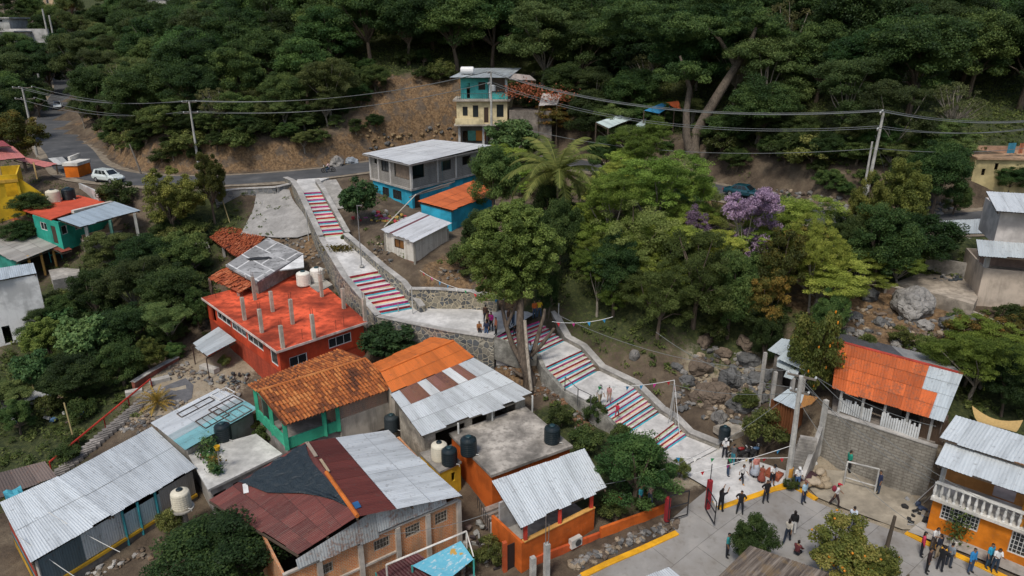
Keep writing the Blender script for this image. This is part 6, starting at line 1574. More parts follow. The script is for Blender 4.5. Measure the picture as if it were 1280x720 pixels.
# middle
T(447, 246, 56, 5.6, 'leafy', 'large leaved tree right of the topmost painted flight', 0)
T(490, 424, 84, 3.6, 'leafy', 'dark leafy tree between red house and orange sheet roof', 1)
T(686, 372, 30, 4.6, 'mango', 'small round dark green crown right of the bare forked trunks', 1)
for k, (x, y, w_, H, kd, lb) in enumerate([
 (616, 222, 70, 9, 'mango', 'dark mango tree behind the orange roofed annex'), (640, 170, 70, 7, 'leafy', 'blue green tree in front of the tall yellow and turquoise house'), (600, 290, 50, 5, 'mango', 'dark low tree right of the blue annex'), (575, 320, 42, 2.6, 'bush', 'green bush right of the plank hut'),
 (735, 145, 66, 8, 'forest', 'green tree right of the flower terrace'), (770, 160, 66, 7, 'forest2', 'bright tree before the pale silver shack'), (690, 150, 60, 5, 'rust', 'dark shrubby tree under the flower terrace'), (800, 190, 76, 8, 'feather', 'light feathery tree below the silver shack'), (757, 192, 44, 6, 'forest', 'green tree just right of the palm'),
 (764, 274, 96, 8, 'feather', 'big yellow green feathery tree right of the palm'), (815, 245, 120, 9, 'feather', 'widest yellow green feathery tree on the slope'), (866, 264, 60, 6.5, 'feather', 'feathery tree left of the purple tree'), (790, 300, 110, 8, 'feather2', 'pale small leaved tree below the feathery crowns'),
 (872, 345, 112, 9, 'feather2', 'pale olive tree reaching furthest down toward the gully'), (825, 375, 90, 7, 'feather2', 'pale olive tree above the lower flights'), (748, 352, 60, 6, 'feather', 'shaded feathery tree above the bunting line'), (770, 335, 74, 8, 'forest', 'dark tree under the feathery crowns'), (915, 370, 70, 8, 'mango', 'dark tree behind the gully boulders'), (700, 290, 60, 8, 'mango', 'dark tree between the olive crown and the feathery trees'), (728, 285, 44, 5, 'feather', 'feathery tree under the palm fronds'), (680, 330, 50, 6, 'mango', 'dark tree directly behind the olive crown')]):
    T(x, y, w_, H, kd, lb, k % 3, gv, None, 'tree' if kd != 'bush' else 'shrub')
T(932, 284, 74, 8.2, 'purple', 'purple flowering tree beside the upper road', 0)
T(880, 290, 50, 5, 'purple', 'half bare pale lilac tree left of the purple one', 1)
for k, (x, y, w_, H, kd, lb) in enumerate([
 (978, 330, 76, 8, 'rust', 'tree with orange brown leaves below the road'), (1020, 330, 62, 8, 'feather', 'dark ferny tree right of the rusty leaved one'), (960, 375, 60, 7, 'rust', 'rusty tree above the gully shack'), (985, 258, 30, 3.4, 'leafy', 'small dark roadside tree near the turquoise car'), (955, 312, 36, 3.5, 'feather', 'yellow green tree beside the purple tree'),
 (1100, 305, 96, 7.5, 'mango', 'biggest dark round tree in front of the utility poles'), (1055, 298, 60, 6, 'mango', 'dark round tree left of the biggest one'), (1125, 250, 74, 9, 'olive', 'olive crown rising above the right road'), (1085, 262, 50, 8, 'olive', 'olive crown touching the tall right utility pole'),
 (1175, 215, 76, 9, 'forest', 'dark green tree left of the pale yellow house'), (1265, 225, 50, 4, 'forest', 'dark tree over the pale yellow house front'), (1196, 246, 36, 4, 'mango', 'dark bush like tree by the road below the pale yellow house'),
 (1022, 436, 74, 8.5, 'citrus', 'yellow green tree growing between shack and long orange roof'), (1235, 448, 86, 5, 'feather', 'drooping feathery tree right of the long orange roof'), (1262, 480, 60, 5, 'forest', 'dark tree behind the tan shade cloth'), (1040, 395, 50, 5, 'mango', 'dark tree left of the big grey boulder'), (958, 425, 40, 5, 'mango', 'dark tree behind the warped shack roof')]):
    T(x, y, w_, H, kd, lb, k % 3, gr)
for k, (x, y, w_, H, lb) in enumerate([(958, 538, 62, 3.6, 'big green bush at the end of the gully'), (1110, 572, 34, 2.6, 'bush growing out of the block retaining wall'), (1082, 428, 30, 1.6, 'bush among boulders right of the yellow green tree'), (1125, 420, 34, 1.5, 'bush below the big grey boulder'), (1160, 432, 36, 1.5, 'bush above the silver end of the long roof'), (1195, 395, 26, 1.2, 'bush under the framed brick wall'), (1262, 390, 40, 1.4, 'bush at the corner of the framed brick wall'), (890, 415, 40, 2.2, 'bush on the gully side'), (935, 500, 34, 1.8, 'bush left of the gully shack stilts'), (990, 607, 22, 1.0, 'plants in the planter beside the big utility pole'),
 (735, 552, 50, 2.2, 'rusty green bush behind the stained flat roof'), (703, 522, 34, 1.8, 'yellowish bush at the back corner of the stained flat roof'), (776, 545, 36, 1.6, 'bush beside the second lowest flight'), (742, 512, 34, 2.2, 'dark bush by the handrail of the stairway'), (765, 640, 40, 1.2, 'plants behind the low orange garden wall'), (800, 628, 30, 1.2, 'plants under the mango tree near the gate'), (655, 640, 22, 2.0, 'climbing plant on the orange house corner'), (612, 690, 44, 2.0, 'dark weeds in the alley'), (585, 700, 30, 1.4, 'weeds beside the faded blue tarpaulin'), (850, 585, 26, 1.6, 'dark bush by the plaza entrance'), (430, 300, 10, 1.0, 'little potted shrub on the topmost flight'), (590, 340, 40, 1.2, 'low bush on the dirt above the landing wall'), (520, 318, 0.1, .1, '')]):
    if not lb or w_ < 1: continue
    T(x, y, w_, H, 'bush', lb, k % 2, 'bushes around the stairway and gully', None, 'shrub')
T(795, 588, 114, 5.4, 'mango', 'dense mango tree between the orange house and the plaza', 2)
T(945, 678, 58, 4.2, 'mango', 'airy feathery tree over the dark weathered shed roof', 1)
T(1058, 688, 108, 4.4, 'citrus', 'orange tree with ripe fruit at the bottom of the street', 0)
T(1095, 715, 60, 3.6, 'citrus', 'smaller fruit tree at the bottom edge beside the bare post', 1)
for k, (x, y, w_, H, kd) in enumerate([(18, 100, 70, 12, 'forest2'), (60, 84, 56, 12, 'forest'), (98, 78, 60, 13, 'forest2'), (118, 112, 60, 12, 'forest'), (12, 135, 50, 11, 'forest'), (100, 130, 36, 8, 'forest2'), (34, 76, 40, 9, 'forest2'), (84, 45, 50, 11, 'forest'), (30, 20, 50, 10, 'forest2'), (108, 30, 60, 12, 'forest'), (45, 125, 30, 7, 'mango'), (150, 12, 70, 12, 'forest2'), (6, 70, 40, 9, 'forest')]): T(x, y, w_, H, kd, 'tree crowding round the far end of the road in the top left corner', k % 3, 'trees round the far end of the road')
for k, (x, y, d_, s_) in enumerate([(66, 22, 208, 1.0), (92, 34, 200, 1.0), (52, 36, 200, .8), (18, 60, 182, .8), (74, 58, 180, .9), (112, 60, 170, 1.0), (38, 64, 180, .7), (86, 8, 210, 1.0), (38, 6, 206, .8), (8, 12, 200, .9)]): p = PD(x, y, d_); put_tree('tree', 'tree among the far hill houses in the top left corner', 'tree', ('forest', 'forest2')[k % 2], k % 3, (p.x, p.y, p.z-7*s_), s_*.9, s_, 'trees among the far hill houses')
T(690, 262, 62, 7, 'mango', 'dark tree hiding the foot of the coconut palm', 1, gv)
# flower bed on the sloping path, and flowering shrubs by the tall house
b = thing('flower_bed', 'round patch of yellow flowers in the middle of the sloping path', 'flower bed', P(424, 313, 8.2)); c = P(424, 312, 8.15)
g_ = np.random.default_rng(3); cc = np.array(c)+g_.normal(0, 1, (500, 3))*np.array([.75, .45, .12])+np.array([0, 0, .25]); me = quads_mesh('foliage', leaf_quads(cc-np.array(c), np.tile([0, 0, 1.], (500, 1)), .25, .14, g_), g_.random(500), [LM['yucca']]); o = bpy.data.objects.new('foliage', me); COL.objects.link(o); o.parent = b
mb = MB(); mb.lathe(c-V(0, 0, .1), [(1.1, 0), (1.0, .14), (.4, .16)], 16); mb.build('soil', plain((.1, .07, .05), .9), b)
b = thing('flower_shrubs', 'orange and red flowering shrubs along the terrace right of the tall house', 'flowers', V(4, 106, 17)); 
cc = np.concatenate([np.array(PD(x, y, 104))+g_.normal(0, 1, (160, 3))*np.array([.8, .5, .5]) for x, y in ((640, 115), (655, 113), (668, 116), (690, 118), (705, 120), (660, 108))])
me = quads_mesh('blossom', leaf_quads(cc-np.array(b.location), np.tile([0, -.5, .6], (len(cc), 1)), .3, .22, g_), g_.random(len(cc)), [leafmat('blossom', (.05, .06, .02), (.34, .10, .04), (.50, .22, .14))]); o = bpy.data.objects.new('blossom', me); COL.objects.link(o); o.parent = b
# ------------------------------------------------------------------ palms and sword-leaved plants
def frond_plant(name, label, cat, loc, H, n, L, mat, leaflets=34, lw=.05, ll=.55, arch=1., trunk=.16, up=.55, seed=0, group=None):
    g = np.random.default_rng(seed+5); Q = []; Rn = []
    for k in range(n):
        a = 2*math.pi*(k*.381966)+g.normal(0, .12); el = up*(1-1.25*(k/n))*1.35+g.normal(0, .08); ln = L*g.uniform(.85, 1.1)
        p = np.array([0, 0, H]); tone = g.random()
        for s in range(leaflets):
            e = el-arch*(s/leaflets)**1.5*1.5
            dirv = np.array([math.cos(a)*math.cos(e), math.sin(a)*math.cos(e), math.sin(e)]); p = p+dirv*ln/leaflets
            side = np.array([-math.sin(a), math.cos(a), 0]); l = ll*math.sin(math.pi*min(1, .12+.88*s/leaflets))**.6
            for sg in (-1, 1):
                q = unit(side*sg*.85+dirv*.55-np.array([0, 0, .38])+g.normal(0, .07, 3)); w = dirv*lw
                Q.append([p-w, p+q*l*.5-w*.9, p+q*l, p+w]); Rn.append(tone*.5+g.random()*.5)
            Q.append([p-side*.03, p+dirv*ln/leaflets-side*.03, p+dirv*ln/leaflets+side*.03, p+side*.03]); Rn.append(.95)
    r = thing(name, label, cat, loc, group)
    o = bpy.data.objects.new('fronds', quads_mesh('fronds', np.array(Q), np.array(Rn), [mat])); COL.objects.link(o); o.parent = r
    if trunk:
        mb = MB(); mb.tube([V(0, 0, -.8), V(.15, 0, H*.5), V(0, 0, H)], [trunk*1.3, trunk, trunk*.9], 8); me = mb.mesh('trunk'); me.materials.append(bark((.20, .17, .13))); t_ = bpy.data.objects.new('trunk', me); COL.objects.link(t_); t_.parent = r
    return r
p = G2(697, 216, 7.5); frond_plant('palm_tree', 'tall coconut palm with arching fronds in the middle of the slope', 'palm', (p.x, p.y, h(p.x, p.y)), 7.5, 28, 6.0, LM['palm'], ll=1.0, lw=.095, up=.85, arch=.95)
p = G(197, 508); frond_plant('sword_plant', 'yellow green sword leaved plant beside the gravel heap', 'plant', p, .3, 30, 1.5, LM['yucca'], 10, .05, .25, .6, 0, 1.1, 2)
for k, (x, y, c_) in enumerate(((835, 352, 0), (1212, 452, 0))):
    p = G2(x, y, 2.2); frond_plant('fern_palm', ('ferny palm tucked below the feathery trees', 'ferny palm drooping beside the silver end of the long roof')[k], 'plant', (p.x, p.y, h(p.x, p.y)), 2.2, 20, 2.8, LM['feather'], 22, .05, .5, 1.0, .1, .8, k)
# ------------------------------------------------------------------ tall tree with bare forked trunks on the stair side
def forked_tree():
    base = G(662, 480); bz = base.z; d0 = depth(base)
    r = thing('forked_tree', 'tall tree with bare forked trunks and a round olive crown beside the stairway', 'tree', base)
    def at(px, py, dd=0): return PD(px, py, d0+dd)
    mb = MB(); B_ = base-V(0, 0, .8)
    def limb(pts, r0, r1):
        n = len(pts); mb.tube(pts, [lerp(r0, r1, k/(n-1)) for k in range(n)], 8)
    f = at(655, 452)
    limb([B_, base+V(0, 0, .5), f], .62, .46)
    limb([f, at(651, 425), at(650, 402), at(651, 372), at(652, 340), at(645, 318)], .42, .16)
    limb([f+V(-.2, 0, 0), at(640, 430, .5), at(632, 405, .6), at(628, 385, .5), at(632, 374, .4)], .26, .10)
    limb([at(633, 410, .6), at(640, 392, .3), at(646, 378), at(640, 355, .2)], .16, .08)
    limb([f+V(.2, 0, 0), at(668, 435, -.3), at(674, 415, -.5), at(680, 395, -.6), at(681, 386, -.6)], .24, .11)
    limb([at(664, 444), at(676, 432, -.5), at(688, 417, -.8), at(693, 410, -.9)], .20, .12)
    limb([at(651, 372), at(662, 345, .3), at(668, 320, .5)], .14, .05); limb([at(650, 385), at(636, 350, -.3), at(622, 320, -.5)], .14, .05)
    limb([at(658, 470), at(652, 470, .4), at(640, 462, .8)], .22, .1)
    mb.build('trunk', bark((.11, .085, .065)), r, smooth=True)
    pl = MB(); pl.tube([at(664, 488, -1.2), at(659, 440, -1.2), at(656, 400, -1.1)], .14, 7); pl.build('bare_stem', bark((.36, .31, .25)), r, smooth=True)
    g = np.random.default_rng(5); cc = at(641, 312); px = d0/FPX
    C = np.concatenate([shell(110, 46*px, 56*px, g, -.75, .2)]+[np.array([sx*px, sy, sz*px])+shell(34, 26*px, 28*px, g, -.4) for sx, sy, sz in ((-22, .5, 22), (18, -.5, 26), (-24, -.8, -22), (26, -.6, -14), (2, -1.2, 4), (0, .3, 34), (-16, -.9, -44), (16, -.9, -46), (0, -1.1, -30), (-34, -.6, 2), (34, -.6, 4))])
    C = C+np.array(cc)-np.array(base); q, rn = clump_leaves(C, g.uniform(.35, .62, len(C)), 260, .17, .11, g, g.random(len(C)), .3, .75)
    o = bpy.data.objects.new('crown', quads_mesh('crown', q, rn, [LM['forked']])); COL.objects.link(o); o.parent = r
forked_tree()
# ------------------------------------------------------------------ the forest on the hill beyond the road
def forest_trees():
    rs = random.Random(21); pts_ = []; keep = []
    cand = [(rs.uniform(-150, 130), rs.uniform(72, 270)) for _ in range(30000)]
    X = np.array([c[0] for c in cand]); Y = np.array([c[1] for c in cand]); D, Zr, S = ribbon_dist(ROADS, X, Y)
    for i, (x, y) in enumerate(cand):
        if len(keep) >= 300: break
        left = x < -52 and y > 92
        if S[i] < 0 and not (left and D[i] > 7 and y > 118): continue
        if D[i] < 8.2: continue
        z = h(x, y); d = depth((x, y, z+8))
        if d > 215: continue
        px = 640+FPX*x/d; py = 360+FPX*(-(y*ST+(z+8-CAMH)*CT))/d
        if px < -50 or px > 1330 or py < -70: continue
        if -24 < x < 7 and y < 116 and D[i] < 13: continue          # rock cut and the tall house
        if 48 < x < 72 and y < 93: continue                          # pale yellow house yard
        if x < -84 and z > 20 and px < 75 and py < 62: continue      # far houses
        if 16 < x < 30 and y < 104: continue                         # tarp shacks
        sp = 5.6+2.2*max(0, (d-110)/80)
        if any((x-a)**2+(y-b)**2 < sp*sp for a, b in pts_): continue
        pts_.append((x, y)); keep.append((x, y, z, px, py, d, D[i]))
    zones = [('tall tree of the shaded wood on the left hillside', 'trees of the left hillside wood'), ('tall tree of the wood above the rock cut and the tall house', 'trees of the middle hillside wood'), ('tall tree of the dark wood on the right hillside', 'trees of the right hillside wood'), ('tree of the distant wood up the left valley', 'trees of the far left valley')]
    for x, y, z, px, py, d, dr in keep:
        zi = 3 if (x < -85) else 0 if px < 440 else 1 if px < 760 else 2
        kd = 'forest2' if rs.random() < (.35 if zi in (0, 3) else .15) else 'forest'
        if rs.random() < .09: kd = 'sparse'
        s = rs.uniform(.85, 1.25)*(.75 if dr < 12 else 1)
        put_tree('forest_tree', zones[zi][0], 'tree', kd, rs.randrange(3), (x, y, z-.2), s*rs.uniform(.9, 1.1), s, zones[zi][1], rs.uniform(0, 6.28))
    print('FOREST', len(keep))
forest_trees()
def fill(name, label, cat, group, kinds, test, n, sp, hh, seed):
    rs = random.Random(seed); got = []; tries = 0
    while len(got) < n and tries < 1600:
        tries += 1; p = test(rs)
        if p is None or any((p.x-a)**2+(p.y-b)**2 < sp*sp for a, b in got): continue
        got.append((p.x, p.y)); kd = kinds[rs.randrange(len(kinds))]; R_, H_ = KIND[kd][:2]; H = rs.uniform(*hh)
        k = H/H_; put_tree(name, label, cat, kd, rs.randrange(2), (p.x, p.y, p.z-.1), k*rs.uniform(1.0, 1.5), k, group, rs.uniform(0, 6.28))
def bank_pt(rs):
    i = rs.randrange(8, len(ROADS)-12); a, b = ROADS[i], ROADS[i+1]; d = (b-a).normalized(); p = a.lerp(b, rs.random())+V(-d.y, d.x, 0)*rs.uniform(5.7, 10.5)
    if (-24 < p.x < 8 and p.y > 100) or (48 < p.x < 68): return None
    return V(p.x, p.y, h(p.x, p.y))
fill('shrub', 'dark bush at the foot of the wooded hill beside the road', 'shrub', 'bushes at the foot of the hill', ('mango', 'bush', 'forest2'), bank_pt, 95, 1.7, (1.6, 3.6), 4)
def px_pt(boxes):
    def f(rs):
        x0, y0, x1, y1 = boxes[rs.randrange(len(boxes))]; p = G(rs.uniform(x0, x1), rs.uniform(y0, y1)); d, _, _ = ribbon_dist(ROADS, np.array([p.x]), np.array([p.y]))
        return None if d[0] < 5.5 else p
    return f
fill('shrub', 'dark bush at the foot of the wooded hill beside the road', 'shrub', 'bushes at the foot of the hill', ('bush', 'mango', 'bush'), lambda rs: (lambda p: p if p is not None and p.x < -22 else None)(bank_pt(rs)), 55, 1.3, (1.4, 3.0), 24)
def bank2(rs):
    p = bank_pt(rs)
    if p is None: return None
    d, _, _ = ribbon_dist(ROADS, np.array([p.x]), np.array([p.y])); return p if d[0] > 7.4 else None
fill('shrub', 'dark bush at the foot of the wooded hill beside the road', 'shrub', 'bushes at the foot of the hill', ('mango', 'forest2', 'forest'), bank2, 60, 2.6, (3.2, 5.6), 14)
fill('tree', 'small tree in the thicket filling the slope between the stairway and the upper road', 'tree', 'thicket trees of the middle slope', ('feather', 'feather2', 'mango', 'feather'), px_pt([(760, 290, 900, 400), (740, 250, 860, 290), (850, 330, 950, 390), (620, 195, 680, 250), (760, 230, 850, 260)]), 40, 3.3, (3.5, 5.5), 5)
fill('tree', 'small tree in the thicket below the right stretch of the road', 'tree', 'thicket trees of the right slope', ('mango', 'feather', 'rust', 'forest'), px_pt([(970, 320, 1130, 370), (1060, 310, 1160, 340), (940, 380, 1040, 420), (1210, 440, 1280, 510)]), 20, 3.4, (3.5, 6), 6)
fill('shrub', 'leafy bush in the thicket of the left valley', 'shrub', 'bushes filling the left valley', ('leafy', 'bush', 'mango', 'forest2'), px_pt([(100, 320, 260, 380), (50, 380, 230, 450), (60, 440, 150, 510), (20, 470, 110, 520), (185, 280, 260, 330)]), 40, 2.0, (1.6, 3.4), 7)
fill('shrub', 'bush growing above the rock cut', 'shrub', 'bushes above the rock cut', ('mango', 'forest2', 'bush'), px_pt([(430, 80, 580, 105), (440, 110, 470, 170), (640, 100, 760, 135), (660, 140, 760, 165)]), 18, 2.2, (2, 4.5), 8)
def giant():
    base = G(862, 214); d0 = depth(base); r = thing('giant_tree', 'giant tree with pale slanting trunks rising beyond the upper road', 'tree', base)
    mb = MB()
    def at(px, py, dd=0): return PD(px, py, d0+dd)
    mb.tube([base-V(0, 0, .5), at(866, 190), at(872, 165), at(885, 140), at(900, 115), at(922, 80), at(936, 58), at(945, 35)], [1.3, 1.0, .8, .7, .62, .5, .4, .2], 9)
    mb.tube([at(866, 195), at(858, 170), at(858, 140), at(862, 110), at(850, 70)], [.7, .55, .45, .35, .15], 8)
    mb.tube([at(868, 210, -1), at(885, 190, -1), at(905, 168, -1), at(935, 148, -1), at(950, 135, -1)], [.8, .6, .5, .4, .2], 8)
    mb.tube([at(920, 83), at(900, 50), at(880, 30)], [.35, .25, .1], 7)
    mb.build('trunk', bark((.11, .09, .07)), r, smooth=True)
    g = np.random.default_rng(9); C = []
    for px, py, rr, nn, dd in ((935, 40, 5.5, 60, 0), (860, 45, 5.5, 60, 2), (800, 25, 5, 44, 3), (990, 70, 5.5, 60, 1), (1030, 100, 4.5, 44, 2), (850, 95, 3.2, 26, -1), (900, 10, 5, 40, 3), (765, 40, 3.5, 26, 5)):
        C.append(np.array(at(px, py, dd))-np.array(base)+shell(nn, rr, rr*.5, g, -.25))
    C = np.concatenate(C); q, rn = clump_leaves(C, g.uniform(.8, 1.4, len(C)), 260, .27, .15, g, g.random(len(C)), .35, .5)
    o = bpy.data.objects.new('crown', quads_mesh('crown', q, rn, [LM['forest']])); COL.objects.link(o); o.parent = r
giant()
def undergrowth():
    g = np.random.default_rng(17); n = 110000
    x = g.uniform(-120, 110, n); y = g.uniform(34, 200, n)
    D, Zr, S = ribbon_dist(ROADS, x, y)
    i = np.clip(np.searchsorted(GX, x)-1, 0, len(GX)-2); j = np.clip(np.searchsorted(GY, y)-1, 0, len(GY)-2)
    gv_ = grass[j, i]; oc = ochre[j, i]; sd_ = sand[j, i]
    keep = (g.random(n) < gv_*.9+.16*(1-oc)*(1-sd_)) & (D > 5.6) & (sd_ < .3) & (g.random(n) > oc*.93)
    for S_ in (S_UP, S_MID, S_LOW):
        ctr = [(a+b)/2 for a, b in S_]; wd = max((a-b).length/2 for a, b in S_); d, _, _ = ribbon_dist(ctr, x, y); keep &= d > wd+.5
    st = P(925, 640, 0); keep &= ~((y < 48) & (x > 1)) | ((np.hypot(x-st.x, y-st.y) > 14) & (y > 44))
    keep &= ~((y < 51) & (x > -33) & (x < 3))
    x, y = x[keep], y[keep]; z = np.array([h(a, b) for a, b in zip(x, y)])
    d = y*CT-(z-CAMH)*ST; px = 640+FPX*x/d; py = 360-FPX*(y*ST+(z-CAMH)*CT)/d
    k = (px > -40) & (px < 1320) & (py > -30) & (py < 760); x, y, z = x[k][:16000], y[k][:16000], z[k][:16000]
    C = np.stack([x, y, z+.22], 1); m = len(C)
    fac = np.where((y > 88), 1.5, .8)
    q, r = clump_leaves(C, g.uniform(.3, .85, m)*fac, 24, .28, .13, g, g.random(m), .3, .55, .9)
    o = bpy.data.objects.new('undergrowth', quads_mesh('undergrowth', q, r, [LM['bush']])); COL.objects.link(o); o['kind'] = 'stuff'
undergrowth()
# ------------------------------------------------------------------ poles and cables
M_CP = concrete((.42, .41, .38), .4, 1.2); M_WP = wood((.22, .19, .16)); M_IR = plain((.25, .25, .25), .5, .3)
def pole(name, label, base, top, r=.14, mat=None, arms=(), adir=(1, 0, 0), group=None):
    root = thing(name, label, 'pole', base, group)
    mb = MB(); mb.tube([Vector(base)-V(0, 0, .6), Vector(base).lerp(Vector(top), .5), top], [r*1.25, r, r*.75], 8); mb.build('shaft', mat or M_CP, root)
    ends = []
    ad = Vector(adir).normalized()
    for dz, hw in arms:
        c = Vector(top)-V(0, 0, dz)
        mb = MB(); mb.bar(c-ad*hw+V(0, 0, 0)+V(-ad.y, ad.x, 0)*r*1.2, c+ad*hw+V(-ad.y, ad.x, 0)*r*1.2, .1, .12); mb.build('crossarm', M_WP, root)
        ins = MB(); row = []
        for t_ in (-.95, -.35, .95):
            p = c+ad*hw*t_+V(-ad.y, ad.x, 0)*r*1.2; ins.lathe(p+V(0, 0, .05), [(.05, 0), (.09, .08), (.05, .18)], 6); row.append(p+V(0, 0, .22))
        for t_, p in zip((0, 1, 2), row):
            q = MB(); q.lathe(p-V(0, 0, .17), [(.05, 0), (.09, .08), (.05, .18)], 6); q.build('insulator', plain((.5, .52, .52), .3), root)
        ends.append(row)
    return root, ends
M_WIRE = plain((.14, .15, .15), .6)
def wire(a, b, sag, label, group='power cables', r=.03, mat=None, name='power_cable', n=24):
    a, b = Vector(a), Vector(b); mb = MB()
    mb.tube([a.lerp(b, k/n)-V(0, 0, sag*4*(k/n)*(1-k/n)) for k in range(n+1)], r, 4)
    return tag(mb.build(name, mat or M_WIRE), label, 'cable', group)
def up(base, py): return V(base.x, base.y, zat(base, py))
gp = 'utility poles'
bA = G(249, 212); tA = up(bA, 127); _, eA = pole('utility_pole', 'pale utility pole with two crossarms above the olive tree by the road', bA, tA, .15, None, ((.1, .9), (1.5, .9)), (.9, .35, 0), gp)
bB = G(47, 196); tB = up(bB, 109); _, eB = pole('utility_pole', 'pale utility pole with two crossarms at the far left beside the road', bB, tB, .16, None, ((.1, 1.3), (1.7, 1.3)), (.95, .3, 0), gp)
bC = G(178, 219); pole('leaning_post', 'bare leaning post at the road edge near the white car', bC, up(bC, 180)+V(-1.0, 0, 0), .12, M_WP, (), group=gp)
bD = V(-2.9, 103.5, h(-2.9, 103.5)); tD = up(bD, 90); _, eD = pole('utility_pole', 'grey utility pole in front of the tall yellow and turquoise house', bD, tD, .16, None, ((.1, .8), (1.6, .8)), (.3, 1, 0), gp)
tr = MB(); c = up(bD, 110)+V(.35, -.25, 0); tr.lathe(c, [(.28, -.4), (.3, -.35), (.3, .35), (.2, .42)], 10); tag(tr.build('transformer', plain((.35, .37, .38), .5)), 'grey transformer hanging on the pole of the tall house', 'transformer')
bE = G(1074, 288); tE = up(bE, 140); tE = tE+V(.4, 0, 0); _, eE = pole('utility_pole', 'tall pale utility pole with crossarms beside the right road', bE, tE, .16, None, ((.1, .9), (1.6, .9)), (.5, .8, 0), gp)
bF = G(1076, 262); pole('bare_post', 'short bare post just left of the tall right utility pole', bF, up(bF, 177), .13, None, (), group=gp)
bG = P(984, 609, .1); tG = up(bG, 470); tG = V(tG.x-.2, tG.y, tG.z); _, eG = pole('utility_pole', 'big concrete utility pole hung with cables at the corner of the plaza', bG, tG, .19, None, ((.15, .9), (1.3, .6)), (.8, -.5, 0), gp)
bnd = MB(); bnd.lathe((bG.x, bG.y, bG.z+.9), [(.235, 0), (.23, .7)], 10); tag(bnd.build('painted_band', paint((.62, .30, .05), .4)), 'orange painted band around the foot of the big concrete utility pole', 'painted band')
bH = P(1020, 577, .6); mb = MB(); t_ = up(bH, 505); mb.box((bH.x, bH.y, (t_.z)/2), (.28, .28, t_.z+.6), .4); tag(mb.build('concrete_post', M_CP), 'square concrete post left of the block retaining wall', 'post')
bI = G(1105, 697); pole('wooden_post', 'dark bare wooden post standing in the street', bI, up(bI, 645)+V(.12, 0, 0), .12, wood((.10, .08, .06)), (), group=gp)
bJ = P(683, 722, -.9); mb = MB(); t_ = up(bJ, 683); mb.box((bJ.x, bJ.y, (t_.z-1)/2), (.3, .3, t_.z+1.4), .5); s_ = mb.build('concrete_stub', M_CP); tag(s_, 'pale concrete stub with tall rods in front of the orange parapet', 'stub')
mb = MB(); 
for dx, hh in ((-.08, 644), (.08, 655)): mb.tube([V(t_.x+dx, t_.y, t_.z-.05), V(t_.x+dx*1.2, t_.y, zat(bJ, hh))], .025, 4)
mb.build('rebar', plain((.2, .17, .15)), s_)
bK = P(666, 722, -1); mb = MB(); t_ = up(bK, 700); mb.box((bK.x, bK.y, (t_.z-1)/2), (.3, .3, t_.z+1.4), .5); tag(mb.build('concrete_stub', M_CP), 'short concrete stub at the bottom beside the black steel door', 'stub')
bL = P(452, 333, 7.8); mb = MB(); tL = up(bL, 257); r = thing('lamp_post', 'thin lamp post standing on the sloping path', 'lamp post', bL); mb.tube([bL, tL], .045, 6); mb.build('shaft', M_IR, r); mb = MB(); mb.box(bL+V(0, 0, .06), (.4, .4, .12)); mb.build('foot', M_CP, r); mb = MB(); mb.box(tL+V(.2, 0, 0), (.5, .14, .06)); mb.build('lamp_head', M_IR, r)
for lab, (px, py), pt in (('thin post beside the foot of the topmost flight', (386, 301), 263), ('thin post at the front edge of the landing', (517, 411), 358), ('thin dark post in front of the leafy tree by the landing', (499, 406), 380), ('short thin dark post on the landing edge right of the orange sheet roof', (537, 408), 393), ('white post at the uphill end of the landing', (698, 400), 379), ('pale bare post behind the round olive crown', (676, 372), 345)):
    b = G(px, py); mb = MB(); mb.tube([b-V(0, 0, .5), up(b, pt)], .05, 6); tag(mb.build('thin_post', paint((.5, .5, .48), .5)), lab, 'post', 'thin posts along the stairway')
bM = G(838, 533); tM = up(bM, 475); r = thing('tripod_post', 'pale tripod post carrying the bunting beside the lower flights', 'post', bM); mb = MB(); mb.tube([bM-V(0, 0, .3), tM], .05, 6); mb.build('shaft', paint((.42, .41, .39), .6), r)
for dx in (-.3, .35): mb = MB(); mb.tube([bM+V(dx, -.2, 0), bM.lerp(tM, .75)], .03, 6); mb.build('leg', paint((.42, .41, .39), .6), r)
for lab, (px, py), (tx, ty) in (('long yellow bamboo pole left of the lower valley bushes', (47, 512), (38, 470)), ('yellow bamboo pole above the red railed steps', (93, 552), (80, 503)), ('grey pole rising behind the broken tile roof', (288, 279), (278, 250)), ('thin stake near the upper yard wall', (164, 470), (162, 455)), ('stake at the top end of the yard wall', (196, 458), (194, 441))):
    b = G(px, py); q = PD(tx, ty, depth(b)); mb = MB(); mb.tube([b-V(0, 0, .3), q], .06, 6); tag(mb.build('pole', wood((.42, .34, .16))), lab, 'pole', 'stakes and bamboo poles of the left bank')
for lab, px, yb, yt, d_ in (('tall pole among the far hill houses', 62, 55, 11, 185), ('second thinner pole beside the tall one on the far hillside', 68, 52, 19, 188), ('thin pole beside the far road', 56, 132, 92, 165)):
    b = PD(px, yb, d_); b.z -= 1; mb = MB(); mb.tube([b, up(b, yt)], .2, 6); tag(mb.build('utility_pole', M_CP), lab, 'pole', gp)
edge_r = [PD(1300, 150, 76), PD(1300, 151, 75), PD(1300, 149, 77), PD(1300, 158, 76), PD(1300, 160, 75), PD(1300, 183, 76)]
for k in range(3):
    wire(eB[0][k], eA[0][k], 1.2, 'upper power cable from the far left pole to the pole above the olive tree'); wire(eA[0][k], eD[0][k], 1.5, 'upper power cable crossing the rock cut to the tall house pole')
    wire(eD[0][k], eE[0][k], 2.2, 'upper power cable between the tall house pole and the tall right pole'); wire(eE[0][k], edge_r[k], .6, 'upper power cable running off to the right edge')
